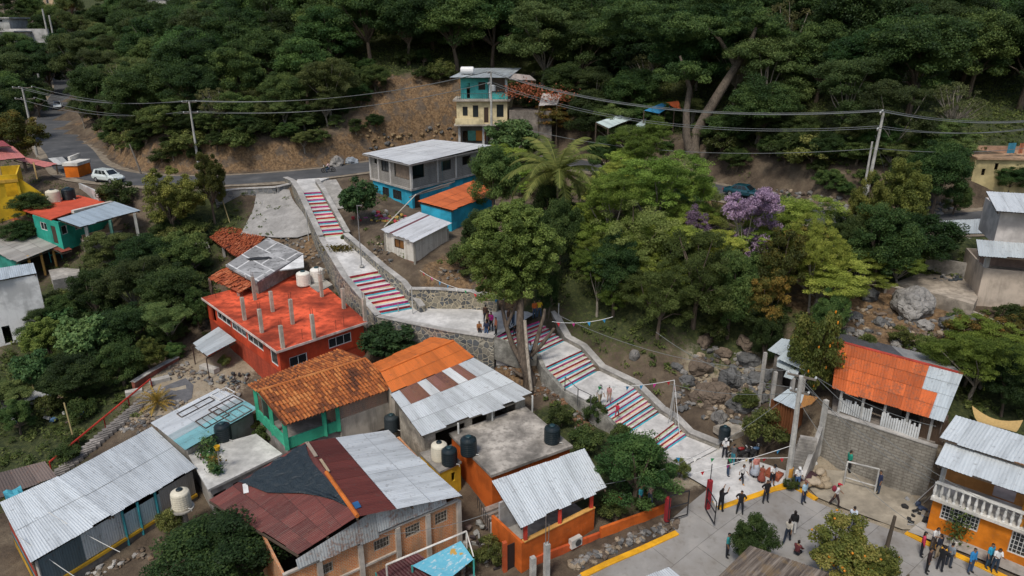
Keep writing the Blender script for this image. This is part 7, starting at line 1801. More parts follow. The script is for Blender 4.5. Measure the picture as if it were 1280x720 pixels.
for k in (0, 2):
    wire(eB[1][k], eA[1][k], 1.4, 'lower power cable from the far left pole to the pole above the olive tree'); wire(eA[1][k], eD[1][k], 1.6, 'lower power cable crossing the rock cut to the tall house pole')
    wire(eD[1][k], eE[1][k], 2.4, 'lower power cable between the tall house pole and the tall right pole'); wire(eE[1][k], edge_r[3+k//2], .6, 'lower power cable running off to the right edge')
wire(up(bE, 185), edge_r[5], .5, 'lowest single cable from the tall right pole to the right edge'); wire(up(bE, 186), up(bD, 150), 2.0, 'lowest single cable between the tall house pole and the tall right pole')
wire(up(bE, 170), P(1090, 262, 11.5)+V(4, 4, .5), 0, 'stay wire slanting from the tall right pole')
gs = 'service cables of the plaza pole'
for k, (q, sg, lab) in enumerate(((P(1172, 603, 3.6), .5, 'cable from the plaza pole to the corner of the orange balcony house'), (P(1172, 606, 3.2), .9, 'second slack cable from the plaza pole to the orange balcony house'), (P(1285, 650, 3.6), 1.0, 'cable from the plaza pole along the balcony front'), (P(1165, 668, 2.8), 1.3, 'lowest slack cable from the plaza pole over the court'),
    (P(750, 606, 2.7), 1.4, 'cable from the plaza pole down to the silver veranda roof'), (P(838, 480, 5.0), .5, 'cable from the plaza pole to the tripod post'), (P(700, 395, 9.5), 1.0, 'long cable from the plaza pole up to the trees by the stairway'), (P(1027, 507, 6.0), .1, 'short cable from the plaza pole to the square concrete post'), (P(1170, 533, 6.2), .4, 'cable from the plaza pole to the silver end of the long roof'), (P(820, 415, 9.0), .8, 'cable from the plaza pole into the feathery trees'))):
    wire((eG[0]+eG[1])[k % 6], q, sg, lab, gs, .018)
wire(P(150, 690, .6), P(60, 640, 2.6), .1, 'cable crossing the corner of the tin shed', 'cables over the tin shed', .025, plain((.5, .5, .48))); wire(P(100, 725, .2), P(20, 668, 2.6), .1, 'second cable crossing the corner of the tin shed', 'cables over the tin shed', .025, plain((.5, .5, .48)))
wire(P(480, 668, 2.4), P(632, 633, 2.6), .4, 'slack cable from the brick house to the orange house', gs, .02)
# ------------------------------------------------------------------ bunting
FL = [(.55, .03, .04), (.62, .42, .03), (.03, .28, .10), (.70, .69, .66), (.03, .22, .42), (.55, .04, .25)]
def bunting(a, b, sag, label, step_=1.1, sz=.3):
    a, b = Vector(a), Vector(b); r = thing('bunting', label, 'bunting', a, 'strings of bunting'); n = max(4, int((b-a).length/step_)); mb = MB()
    pt = lambda t: a.lerp(b, t)-V(0, 0, sag*4*t*(1-t))
    mb.tube([pt(k/20) for k in range(21)], .022, 4); mb.build('string', plain((.62, .62, .6)), r)
    for k in range(n):
        p, q = pt((k+.3)/n), pt((k+.3)/n+sz/(b-a).length); m = p.lerp(q, .5)-V(random.uniform(-.1, .1), random.uniform(-.12, .12), sz*1.2)
        f = MB(); f.face([p, m, q]); f.face([q+V(0, .004, 0), m+V(0, .004, 0), p+V(0, .004, 0)]); f.build('flag', paint(FL[(k*5+k//3) % 6], .1), r)
bunting(P(525, 338, 8.6), P(588, 364, 8.3), .3, 'bunting over the landing wall beside the plank hut')
bunting(P(588, 364, 8.3), P(640, 372, 8.0), .4, 'bunting over the landing wall near the forked tree')
bunting(P(690, 402, 7.2), P(766, 396, 7.4), .3, 'bunting from the stairway into the shaded trees')
bunting(tM, P(740, 482, 5.2), .25, 'bunting across the middle flights to the tripod post')
bunting(tM, P(850, 545, 2.2), .1, 'bunting dropping from the tripod post to the lowest flight')
bunting(P(772, 568, 3.2), up(bG, 572), .15, 'bunting across the plaza entrance to the big utility pole')
bunting(P(866, 592, 2.6), up(bG, 556), .1, 'upper pale bunting from the gate rod to the big utility pole', 2.2)
# ------------------------------------------------------------------ gate, handrail, goal, barrel
r = thing('gate', 'black pipe gate standing open between two dark red posts', 'gate', P(884, 636, 0)); BK_ = plain((.025, .025, .028), .5)
for (px, py), pt in (((833, 651), 622), ((884, 636), 600)):
    b = P(px, py, .0); t_ = up(b, pt); mb = MB(); mb.box((b.x, b.y, t_.z/2), (.26, .26, t_.z), .4); mb.build('post', paint((.36, .03, .04), .4), r)
b = P(884, 636, 0); mb = MB(); mb.tube([up(b, 600), up(b, 580)], .03, 5); mb.build('rod', BK_, r)
for hinge, end, yt in ((P(835, 650, .15), P(859, 643, .15), 620), (P(882, 636, .15), P(893, 655, .15), 610)):
    t0 = up(hinge, yt); hh = t0.z-hinge.z; mb = MB(); u_ = V(0, 0, hh)
    for a_, b_ in ((hinge, end), (hinge+u_, end+u_), (hinge, hinge+u_), (end, end+u_), (hinge+u_*.5, end+u_*.5)): mb.tube([a_, b_], .04, 5)
    mb.build('gate_leaf', BK_, r)
r = thing('handrail', 'thin dark handrail at the foot of the flight below the forked tree', 'handrail', P(724, 500, 2.7)); mb = MB(); pp = [P(706, 489, 2.8), P(722, 504, 2.7), P(738, 512, 2.7)]
for p in pp: mb.tube([p-V(0, 0, .2), p+V(0, 0, 1.25)], .04, 5)
for a_, b_ in zip(pp[:-1], pp[1:]): mb.tube([a_+V(0, 0, 1.25), b_+V(0, 0, 1.25)], .03, 5)
mb.build('rails', plain((.08, .08, .08)), r)
r = thing('goal_frame', 'white pipe goal frame standing on the dirt court', 'goal', P(1054, 606, .2)); WP_ = paint((.50, .49, .46), .8); a, b = P(1054, 607, .2), P(1093, 617, .2); mb = MB(); u_ = V(0, 0, zat(a, 577)-.2)
mb.tube([a, a+u_], .06, 6); mb.build('post', WP_, r); mb = MB(); mb.tube([b, b+u_], .06, 6); mb.build('post', WP_, r); mb = MB(); mb.tube([a+u_, b+u_], .06, 6); mb.build('crossbar', WP_, r); mb = MB(); mb.tube([a+u_*.35, b+u_*.3], .05, 6); mb.build('lower_bar', WP_, r)
c = P(1037, 567, .5); mb = MB(); mb.lathe(c, [(.33, 0), (.37, .3), (.37, .7), (.33, .95), (.28, .95), (.27, .8)], 14); tag(mb.build('barrel', paint((.03, .07, .16), .4)), 'dark blue barrel at the foot of the block retaining wall', 'barrel')
tank(P(905, 549, 1.2), .42, 1.1, TANKB, 'black tank at the mouth of the gully behind the crowd', GT_B)
tank(P(490, 537, 1.2), .55, 1.3, plain((.03, .04, .045), .45), 'dark grey tank between the tiled house and the patched roof', GT_B)
# sacks and stones on the court
gst_ = 'tan sacks heaped on the court'
for k in range(14):
    c = P(1018+random.uniform(-14, 16), 602+random.uniform(-10, 8), .25); mb = MB(); mb.blob((c.x, c.y, c.z+.1+.15*(k % 3)), (.5, .32, .22), k, 0, 2, .15); tag(mb.build('sack', cloth([(.36, .29, .20), (.30, .23, .15), (.42, .35, .26)][k % 3]), smooth=True), 'tan sack in the heap on the dirt court', 'sack', gst_)
for x, y, c_ in ((1012, 578, (.6, .6, .58)), (1016, 584, (.55, .55, .52))):
    c = P(x, y, .4); mb = MB(); mb.blob((c.x, c.y, c.z+.25), (.3, .25, .38), int(x), 0, 2, .2); tag(mb.build('sack', cloth(c_), smooth=True), 'white plastic sack standing by the sloping side wall', 'sack', 'white sacks by the side wall')
c = P(1008, 600, .3); mb = MB(); mb.blob((c.x, c.y, c.z+.2), (.9, .7, .4), 77, 0, 2, .25); tag(mb.build('dark_cloth', cloth((.06, .03, .035)), smooth=True), 'dark maroon cloth thrown over the sack heap', 'cloth')
c0, c1 = P(958, 603, .1), P(977, 611, .1); d = (c1-c0).normalized(); pl = thing('planter', 'low brick red planter at the foot of the big utility pole', 'planter', c0); mb = MB(); m_ = c0.lerp(c1, .5)+V(.2, .8, .25); mb.box(m_, ((c1-c0).length, .9, .5), math.atan2(d.y, d.x)); mb.build('box', paint((.36, .10, .05), .7), pl)
# ------------------------------------------------------------------ rocks
RK = rockmat(); RK2 = rockmat((.22, .21, .195)); RK3 = rockmat((.13, .10, .075))
def rock(px, py, w_, label, mat=RK, hgt=.6, group=None, seed=0, rough=.28):
    p = G(px, py); s = w_/2*depth(p)/FPX; mb = MB(); mb.blob((p.x, p.y, p.z+s*hgt*.35), (s, s*.8, s*hgt), seed, 0, 4 if w_ > 30 else 3, rough); return tag(mb.build('boulder', mat, smooth=False), label, 'boulder', group)
gb = 'boulders of the gully and the right slope'
rock(1137, 388, 58, 'biggest pale grey boulder on the slope under the framed brick wall', RK2, .75, gb, 3, .2)
for k, (x, y, w_, m_) in enumerate(((1088, 372, 26, RK), (1188, 408, 36, RK), (1155, 410, 22, RK2), (1068, 398, 18, RK), (1100, 405, 18, RK), (1120, 432, 16, RK2), (1210, 400, 20, RK), (1075, 420, 16, RK2), (1240, 432, 20, RK), (1060, 415, 14, RK))): rock(x, y, w_, 'grey boulder on the dirt slope under the framed brick wall', m_, .65, gb, k+20)
for k, (x, y, w_, m_) in enumerate(((876, 462, 30, RK3), (915, 478, 32, RK), (890, 500, 42, RK3), (858, 478, 20, RK), (935, 452, 26, RK), (905, 445, 20, RK3), (948, 478, 26, RK), (925, 510, 28, RK), (870, 500, 18, RK3), (950, 520, 20, RK), (900, 525, 22, RK2), (845, 460, 14, RK), (962, 470, 22, RK), (880, 430, 22, RK3), (930, 432, 24, RK3), (956, 500, 16, RK))): rock(x, y, w_, 'dark boulder lying in the gully', m_, .75, gb, k+50)
rock(793, 446, 16, 'pale squared boulder on the dirt above the lower flights', RK2, .9, gb, 5, .12); rock(422, 208, 22, 'pale boulder at the roadside beside the motorcycle', RK2, .7, gb, 6); rock(440, 205, 16, 'bluish boulder beside the pale one at the roadside', rockmat((.24, .27, .30)), .8, gb, 8)
sl = thing('concrete_block', 'flat pale concrete slab lying at the end of the gully', 'slab', G(914, 540)); c = G(914, 540); mb = MB(); mb.box(c+V(0, 0, .15), (2.2, 1.6, .5), .5); mb.build('slab', concrete((.40, .36, .30), .6), sl)
def rubble(name, pts_, n, smin, smax, mat, spread, seed):
    rs = random.Random(seed); mb = MB()
    for k in range(n):
        px, py = pts_[rs.randrange(len(pts_))]; p = G(px+rs.uniform(-1, 1)*spread, py+rs.uniform(-1, 1)*spread*.6); s = rs.uniform(smin, smax)**1; mb.blob((p.x, p.y, p.z+s*.2), (s, s*rs.uniform(.6, .9), s*.6), rs.random(), rs.randrange(len(mat)), 1, .3)
    o = mb.build(name, list(mat)); o['kind'] = 'stuff'; return o
MIX = (RK, RK2, RK3, rockmat((.30, .24, .17)))
rubble('rubble', [(735, 700), (750, 692), (765, 686), (780, 679), (795, 672), (810, 666), (825, 661), (720, 705), (838, 655)], 170, .08, .32, MIX, 9, 1)
rubble('gully_stones', [(870, 470), (890, 480), (910, 490), (930, 480), (900, 510), (925, 525), (945, 490), (880, 445), (920, 455), (860, 500)], 320, .1, .45, MIX, 22, 2)
rubble('slope_stones', [(1080, 400), (1120, 410), (1160, 415), (1200, 415), (1060, 425), (1140, 430), (1220, 420)], 240, .08, .35, MIX, 26, 3)
rubble('yard_rubble', [(215, 465), (230, 462), (250, 470), (270, 480), (190, 520), (175, 530), (160, 535), (285, 490), (225, 510)], 260, .06, .28, MIX, 14, 4)
rubble('fallen_leaves_and_stones', [(680, 490), (700, 500), (670, 470), (690, 480), (640, 465), (620, 455), (715, 520), (730, 530)], 220, .06, .28, (RK3, rockmat((.16, .09, .05)), RK2), 12, 5)
rubble('road_cut_stones', [(480, 178), (510, 180), (540, 175), (460, 165), (555, 168)], 60, .15, .5, (rockmat((.22, .15, .08)), rockmat((.28, .20, .11)), RK), 20, 6)
rubble('debris', [(180, 692), (210, 682), (150, 706), (240, 664), (600, 700), (620, 680), (590, 716), (300, 548), (120, 715), (560, 668), (480, 712)], 260, .05, .26, (RK3, rockmat((.2, .17, .13)), concrete((.4, .38, .35), .5), wood((.2, .14, .09))), 12, 9)
rubble('bank_stones', [(350, 305), (370, 300), (385, 315), (400, 335), (480, 310), (475, 330), (560, 345), (600, 345)], 200, .08, .3, MIX, 14, 7)
rubble('right_road_stones', [(980, 245), (1000, 250), (1020, 255), (1045, 255), (1180, 260), (1160, 262)], 160, .15, .5, MIX, 14, 8)
# steps with the red rail on the left bank
st = thing('yard_steps', 'long flight of rough stone steps with a red rail on the left bank', 'steps', P(62, 588, -.8)); mb = MB(); s0, s1 = P(66, 592, -.85), P(192, 486, 1.1)
for k in range(26): c = s0.lerp(s1, k/25); mb.box((c.x+.35, c.y-.3, max(c.z, h(c.x, c.y))-.15), (1.25, .42, .5), .75+random.uniform(-.1, .1))
mb.build('treads', concrete((.26, .24, .22), .7), st); mb = MB(); rl = [s0.lerp(s1, k/8) for k in range(9)]; mb.tube([V(p.x-.3, p.y+.35, max(p.z, h(p.x, p.y))+.75) for p in rl], .075, 6); mb.build('rail', paint((.42, .035, .02), .5), st)
for k in range(0, 9, 2): p = rl[k]; q = MB(); q.tube([V(p.x-.3, p.y+.35, h(p.x, p.y)-.2), V(p.x-.3, p.y+.35, max(p.z, h(p.x, p.y))+.75)], .05, 5); q.build('rail_post', paint((.42, .035, .02), .5), st)
wall_line('yard_wall', 'low yard wall with a red base line above the gravel heap', 'wall', [P(166, 478, 1.5), P(190, 463, 1.6), P(222, 446, 1.7)], .3, .9, paint((.30, .10, .07), .8), True, None, .1, concrete((.5, .48, .44)))
for lab, x, y, w_, rz in (('white slab bench in the yard by the orange counter', 262, 463, 1.9, -.5), ('grey slab lying at the top of the red railed steps', 200, 478, 1.6, .6), ('broken slab beside the gravel heap', 168, 493, 1.3, .5)):
    p = G(x, y); mb = MB(); mb.box(p+V(0, 0, .2), (w_, .6, .4), rz); tag(mb.build('slab', concrete((.46, .44, .40), .5)), lab, 'slab')
# potted plants
for c, rr, m_, k in POTS:
    lb = ['tall green plant in a clay pot at the back of the pale terrace', 'bushy plant in a pale pot on the terrace', 'small plant in a dark pot on the terrace edge', 'red flowering plant in a clay pot on the terrace', 'low plant in a pale pot near the yellow bucket post', 'small dark potted plant in front of the yellow bucket post', 'palm like plant in a clay pot at the corner of the terrace'][k]
    r = thing('potted_plant', lb, 'potted plant', c, 'potted plants on the terrace'); mb = MB(); mb.lathe(c, [(rr*.5, 0), (rr*.75, rr*.9), (rr*.8, rr*.9), (rr*.7, rr*.8)], 12); mb.build('pot', m_, r)
    g_ = np.random.default_rng(k); n = 130; cc = g_.normal(0, 1, (n, 3))*np.array([rr*.8, rr*.8, rr*.8])+np.array([0, 0, rr*1.9]); me = quads_mesh('foliage', leaf_quads(cc, unit(cc-np.array([0, 0, rr])), .26, .12, g_), g_.random(n), [LM['rust'] if k == 3 else LM['leafy']]); o = bpy.data.objects.new('foliage', me); COL.objects.link(o); o.parent = r
r = thing('potted_plant', 'dark shrub in a white pot against the orange balcony house', 'potted plant', P(1192, 682, .2)); c = P(1192, 682, .2); mb = MB(); mb.lathe(c, [(.18, 0), (.26, .42), (.22, .42)], 12); mb.build('pot', paint((.6, .6, .57), .3), r); g_ = np.random.default_rng(4); n = 400; cc = g_.normal(0, 1, (n, 3))*np.array([.3, .3, .55])+np.array([0, 0, 1.35]); o = bpy.data.objects.new('foliage', quads_mesh('foliage', leaf_quads(cc, unit(cc), .2, .1, g_), g_.random(n), [LM['mango']])); COL.objects.link(o); o.parent = r
# junk heaps
def junk(name, label, px, py, n, spread, cols, seed, sz=.35):
    rs = random.Random(seed); p0 = G(px, py); r = thing(name, label, 'heap', p0)
    for k, c_ in enumerate(cols):
        mb = MB()
        for _ in range(max(1, n//len(cols))):
            x, y = rs.gauss(0, spread), rs.gauss(0, spread*.7); q = V(p0.x+x, p0.y+y, h(p0.x+x, p0.y+y)+rs.uniform(.05, .35))
            if rs.random() < .5: mb.box(q, (rs.uniform(.3, 1)*sz*2, rs.uniform(.2, .7)*sz, rs.uniform(.1, .6)*sz*1.5), rs.uniform(0, 3), 0, rs.uniform(-.4, .4))
            else: mb.blob(q, (sz*rs.uniform(.5, 1.1), sz*rs.uniform(.4, .9), sz*rs.uniform(.4, .9)), rs.random(), 0, 1, .3)
        o = mb.build('scraps', cloth(c_), r); o['kind'] = 'stuff'
junk('junk_heap', 'heap of colourful bundles under the blue wall of the block house', 483, 275, 60, 1.5, [(.40, .05, .06), (.45, .30, .08), (.35, .10, .25), (.12, .16, .10), (.4, .38, .35)], 1)
junk('junk_heap', 'heap of boards and bags among bushes at the left edge', 40, 515, 40, 2.0, [(.08, .16, .28), (.30, .22, .16), (.12, .09, .08), (.4, .4, .38)], 2)
junk('junk_heap', 'dark clutter on the yard slab below the pale building', 1180, 352, 16, .6, [(.05, .06, .07), (.2, .19, .18)], 3, .3)
junk('junk_heap', 'clutter of boards and pots beside the orange balcony house corner', 1150, 648, 24, .7, [(.03, .03, .03), (.3, .3, .3), (.05, .07, .12)], 4, .28)
junk('junk_heap', 'dark clutter in the alley beside the faded blue tarpaulin', 600, 680, 40, 1.2, [(.05, .04, .04), (.2, .15, .12), (.3, .3, .28)], 6, .3)
junk('junk_heap', 'scrap and parts in the yard under the red house wall', 295, 478, 30, .9, [(.06, .06, .06), (.3, .28, .25), (.12, .15, .16)], 7, .25)
p = G(508, 286); 
# ------------------------------------------------------------------ people
SKIN = [plain(c, .6, 0, .1) for c in ((.27, .15, .09), (.22, .12, .07), (.32, .19, .12))]
HAIRM = plain((.012, .009, .008), .5); EYE = plain((.02, .015, .012), .4)
def skin_eval(verts, edges, rads, root):
    me = bpy.data.meshes.new('tmp'); me.from_pydata(verts, edges, []); o = bpy.data.objects.new('tmp', me); COL.objects.link(o)
    m = o.modifiers.new('s', 'SKIN'); m.use_smooth_shade = True
    for i, rr in enumerate(rads): me.skin_vertices[0].data[i].radius = rr if isinstance(rr, tuple) else (rr, rr)
    for i in range(len(verts)): me.skin_vertices[0].data[i].use_root = (i == root)
    o.modifiers.new('d', 'SUBSURF').levels = 1
    dg = bpy.context.evaluated_depsgraph_get(); ev = bpy.data.meshes.new_from_object(o.evaluated_get(dg))
    V_ = [tuple(v.co) for v in ev.vertices]; N_ = [tuple(v.normal) for v in ev.vertices]; F_ = [tuple(p.vertices) for p in ev.polygons]
    bpy.data.objects.remove(o); bpy.data.meshes.remove(me); bpy.data.meshes.remove(ev)
    return V_, N_, F_
def joint(p, L, pitch, yaw=0):
    """point at distance L from p; pitch 0 = straight down, + = forward (-Y); yaw spreads to the side"""
    return (p[0]+L*math.sin(yaw)*math.cos(pitch), p[1]-L*math.sin(pitch), p[2]-L*math.cos(pitch)*math.cos(yaw))
def make_pose(arms, legs, lean=0., sit=False, head=0.):
    """arms/legs: [(upper pitch, lower pitch, yaw)] for the two sides (-x, +x)"""
    pz = .93
    vs = [(0, 0, pz)]; es = []; rs = [(.155, .115)]; tagv = ['pelvis']
    def add(p, r, parent, t): vs.append(tuple(p)); rs.append(r if isinstance(r, tuple) else (r, r)); es.append((parent, len(vs)-1)); tagv.append(t); return len(vs)-1
    sl, cl = math.sin(lean), math.cos(lean)
    def tor(x, y, dz): return (x, y*cl-dz*sl, pz+dz*cl+y*sl)
    w_ = add(tor(0, 0, .18), (.135, .10), 0, 'torso'); c_ = add(tor(0, .01, .40), (.165, .115), w_, 'torso'); n_ = add(tor(0, .015, .53), (.06, .06), c_, 'neck')
    hb = add(tor(0, 0-.01-head*.05, .60), (.062, .075), n_, 'head'); hc = add(tor(0, -.02-head*.1, .69), (.082, .10), hb, 'head'); ht = add(tor(0, -.01-head*.1, .775), (.06, .07), hc, 'head')
    headc = vs[hc]; hands = []
    for sgn, (a1, a2, yw, *lo) in zip((-1, 1), arms):
        s_ = tor(sgn*.175, .01, .465); si = add(s_, .062, c_, 'upper_arm'); e_ = joint(s_, .29, a1, sgn*yw); ei = add(e_, .045, si, 'upper_arm'); wv = joint(e_, .25, a2, sgn*lo[0] if lo else sgn*yw*.3); wi = add(wv, .033, ei, 'forearm'); hv = joint(wv, .085, a2, 0); add(hv, (.045, .022), wi, 'hand'); hands.append((wv, hv, sgn))
    feet = []
    for sgn, (l1, l2, yw) in zip((-1, 1), legs):
        hp = (sgn*.09, 0, pz-.06); hi = add(hp, .092, 0, 'thigh'); k_ = joint(hp, .42, l1, sgn*yw); ki = add(k_, .062, hi, 'thigh'); an = joint(k_, .40, l2, sgn*yw*.5); ai = add(an, .043, ki, 'shin'); ft = (an[0]+sgn*.02, an[1]-.15, an[2]-.045); he = (an[0], an[1]+.03, an[2]-.04); add(ft, (.045, .03), ai, 'foot'); feet.append(an[2]-.075)
    drop = min(feet)
    V_, N_, F_ = skin_eval(vs, es, rs, 0)
    # nearest bone per face
    bones = [(np.array(vs[a]), np.array(vs[b]), tagv[b], (rs[a][0]+rs[b][0])/2) for a, b in es]
    FC = np.array([np.mean([V_[i] for i in f], 0) for f in F_]); best = np.full(len(FC), 9.); kind = np.array(['torso']*len(FC), dtype=object); par = np.zeros(len(FC))
    for a, b, t, rr in bones:
        d = b-a; L2 = max(d@d, 1e-9); tt = np.clip(((FC-a)@d)/L2, 0, 1); dist = np.linalg.norm(FC-a-tt[:, None]*d, axis=1)/max(rr, .03)
        m = dist < best; best[m] = dist[m]; kind[m] = t; par[m] = tt[m]
    low = kind == 'torso'; kind[(kind == 'pelvis')] = 'thigh'; zl = vs[w_][2]-.06
    kind[low & (FC[:, 2] < zl-.04)] = 'thigh'
    out = {}
    def sub(mask, off, name):
        idx = {}; vv = []; ff = []
        for f in np.array(F_, dtype=object)[mask]:
            q = []
            for i in f:
                if i not in idx: idx[i] = len(vv); vv.append(tuple(np.array(V_[i])+np.array(N_[i])*off-np.array([0, 0, drop])))
                q.append(idx[i])
            ff.append(q)
        me = bpy.data.meshes.new(name); me.from_pydata(vv, [], ff); me.polygons.foreach_set('use_smooth', np.ones(len(ff), dtype=bool)); me.materials.append(None); me.update(); return me
    mb = MB(); mb.v = [(a, b, c-drop) for a, b, c in V_]; mb.f = list(F_); mb.m = [0]*len(F_); mb.r = [.5]*len(F_); mb.uv = [None]*len(F_)
    for wv, hv, sgn in hands:
        w0, h0 = Vector(wv)-V(0, 0, drop), Vector(hv)-V(0, 0, drop); d = (h0-w0).normalized(); sd = V(0, 1, 0) if abs(d.y) < .7 else V(1, 0, 0); sd = (sd-d*sd.dot(d)).normalized(); nn = d.cross(sd)
        for k, (o_, l_) in enumerate(((-.03, .062), (-.01, .075), (.01, .07), (.03, .055))):
            b0 = h0+sd*o_+d*.01; mb.tube([b0, b0+d*l_*.55+nn*.006*sgn, b0+d*l_+nn*.022*sgn], [.011, .010, .007], 5, 0)
        b0 = w0.lerp(h0, .45)-sd*.035; mb.tube([b0, b0-sd*.028+d*.03, b0-sd*.034+d*.065], [.013, .011, .008], 5, 0)
    hc_ = Vector(headc)-V(0, 0, drop); fy = hc_.y-.098
    mb.tube([V(0, fy+.012, hc_.z+.02), V(0, fy-.016, hc_.z-.02), V(0, fy+.008, hc_.z-.03)], [.008, .016, .008], 6, 0)
    for sx in (-1, 1):
        mb.blob((sx*.034, fy+.008, hc_.z+.02), (.013, .006, .008), 1, 1, 1, 0); mb.blob((sx*.085, hc_.y+.01, hc_.z-.002), (.012, .022, .032), 2, 0, 1, 0)
    mb.box((0, fy+.008, hc_.z-.055), (.045, .008, .009), 0, 1)
    body = mb.mesh('person', smooth=True); body.materials.append(None); body.materials.append(EYE); out['person'] = body
    out['shirt'] = sub(np.isin(kind, ['torso', 'upper_arm']), .014, 'shirt'); out['jacket'] = sub(np.isin(kind, ['torso', 'upper_arm', 'forearm']), .018, 'jacket')
    out['trousers'] = sub(np.isin(kind, ['thigh', 'shin']) , .012, 'trousers'); out['shorts'] = sub(kind == 'thigh', .018, 'shorts'); out['shoe0'] = sub((kind == 'foot') & (FC[:, 0] < 0), .012, 'shoe'); out['shoe1'] = sub((kind == 'foot') & (FC[:, 0] >= 0), .012, 'shoe')
    hz = np.array(headc); hm = (kind == 'head') & ((FC[:, 2] > hz[2]+.045) | ((FC[:, 1] > hz[1]+.02) & (FC[:, 2] > hz[2]-.06))); out['hair'] = sub(hm, .016, 'hair')
    lm = (kind == 'head') & ((FC[:, 2] > hz[2]+.045) | (FC[:, 1] > hz[1]-.005)) | ((kind == 'neck') & (FC[:, 1] > 0)); out['long_hair'] = sub(lm, .024, 'hair')
    cap = MB(); cap.lathe((hc_.x, hc_.y+.0, hc_.z+.045), [(.108, 0), (.108, .03), (.085, .075), (.03, .098)], 14); cap.box((hc_.x, hc_.y-.14, hc_.z+.055), (.15, .12, .015), 0, 0, .1); cm = cap.mesh('cap'); cm.materials.append(None); out['cap'] = cm
    sk = MB(); zw = pz+.06-drop; sk.lathe((0, 0, 0), [(.16, zw), (.20, zw-.15), (.30, zw-.45), (.37, zw-.72), (.36, zw-.73), (.2, zw-.5)], 18); sm = sk.mesh('skirt', smooth=True); sm.materials.append(None); out['skirt'] = sm
    return out
POSES = {
 'stand': make_pose([(.05, .25, .10), (.0, .2, .12)], [(.02, .0, .06), (-.02, .0, .08)]),
 'hips': make_pose([(-.3, .45, .5, -.75), (-.25, .5, .5, -.75)], [(.05, -.05, .14), (-.05, -.05, .14)]),
 'film': make_pose([(1.5, 2.6, .2), (1.6, 2.7, .15)], [(.05, -.02, .06), (-.05, -.05, .08)], 0., False, .3),
 'walk': make_pose([(-.45, -.1, .08), (.5, .8, .08)], [(.42, .1, .03), (-.28, -.55, .04)], .06),
 'phone': make_pose([(.35, 2.0, .12), (.4, 1.9, .12)], [(.0, 0, .07), (.04, -.04, .06)], .04, False, .9),
 'sit': make_pose([(.5, 1.1, .12), (.45, 1.2, .1)], [(1.45, .05, .12), (1.4, .15, .12)], .12),
 'ride': make_pose([(.75, 1.1, .15), (.75, 1.1, .15)], [(1.25, -.25, .3), (1.25, -.25, .3)], .15),
}
_cl = {}
def clm(c):
    if c not in _cl: _cl[c] = cloth(c)
    return _cl[c]
def person(loc, rz, pose, label, top=('shirt', (.02, .02, .022)), bottom=('trousers', (.02, .025, .04)), hair='hair', cap=None, shoes=(.03, .03, .03), s=1., group='people around the stairway and plaza', extra=None, sk=0):
    ms = POSES[pose]
    def ob(nm, me, mat, parent=None):
        o = bpy.data.objects.new(nm, me); COL.objects.link(o); o.material_slots[0].link = 'OBJECT'; o.material_slots[0].material = mat
        if parent: o.parent = parent
        return o
    b = ob('person', ms['person'], SKIN[sk % 3]); b.location = loc; b.rotation_euler = (0, 0, rz); b.scale = (s, s, s); tag(b, label, 'person', group)
    ob(top[0], ms[top[0]], clm(top[1]), b); ob(bottom[0], ms[bottom[0]], clm(bottom[1]), b); ob('shoe', ms['shoe0'], clm(shoes), b); ob('shoe', ms['shoe1'], clm(shoes), b); ob('hair', ms[hair], HAIRM, b)
    if cap: ob('cap', ms['cap'], clm(cap), b)
    if extra == 'backpack':
        mb = MB(); mb.blob((0, .20, 1.28), (.16, .11, .24), 4, 0, 2, .08); me = mb.mesh('backpack', smooth=True); me.materials.append(clm((.25, .03, .05))); o = bpy.data.objects.new('backpack', me); COL.objects.link(o); o.parent = b
    return b
BLK = (.014, .014, .016); WHT = (.66, .66, .65); JEAN = (.045, .075, .13); DK = (.02, .022, .03); TAN = (.34, .27, .18)
def S(c): return ('shirt', c)
def TR(c): return ('trousers', c)
zm = 5.45
person(P(599, 418, zm-.35), .2, 'sit', 'seated person in orange brown top at the left end of the landing group', S((.30, .13, .05)), TR(DK), s=.92)
person(P(607, 404, zm), 2.8, 'stand', 'person in dark brown top at the back of the landing group', S((.07, .04, .03)), TR(DK), sk=1)
person(P(609, 412, zm), 1.2, 'phone', 'person in patterned tan top standing in the landing group', S((.30, .22, .12)), TR(BLK), 'long_hair')
person(P(608, 418, zm-.35), 0, 'sit', 'seated person in blue trousers and dark top in the landing group', S((.03, .04, .08)), TR((.05, .09, .18)))
person(P(614, 413, zm), -.6, 'stand', 'woman in magenta top in the landing group', S((.48, .03, .25)), TR(DK), 'long_hair', sk=2)
person(P(620, 419, zm), -1.2, 'stand', 'person in rust top and dark trousers at the right end of the landing group', S((.28, .10, .06)), TR(BLK), s=.95)
person(P(635.5, 409, zm), 1.0, 'stand', 'person in brown top and light jeans left of the forked trunks', S((.14, .08, .05)), TR((.10, .17, .26)))
person(P(641.5, 406, zm), -1.0, 'phone', 'person in olive top and jeans standing between the forked trunks', S((.18, .15, .07)), TR(JEAN))
person(P(668, 398, zm), .4, 'stand', 'person in orange vest at the top of the flight behind the forked trunks', S((.60, .14, .03)), TR(JEAN))
person(P(674, 397, zm), .2, 'hips', 'person in yellow shirt at the top of the flight behind the forked trunks', S((.68, .45, .03)), TR(JEAN))
person(P(643, 420, 5.2), 0, 'stand', 'small child in dark clothes near the bare forked trunks', S(DK), TR(DK), s=.55)
person(P(663, 450, 3.6), .5, 'stand', 'person in pale blue shirt half hidden behind the forked trunks', S((.35, .45, .55)), TR(JEAN), s=.95)
person(P(749.5, 506, 2.72), .3, 'walk', 'person in white shirt and tan trousers on the ramp between flights', S(WHT), TR(TAN), 'hair', BLK)
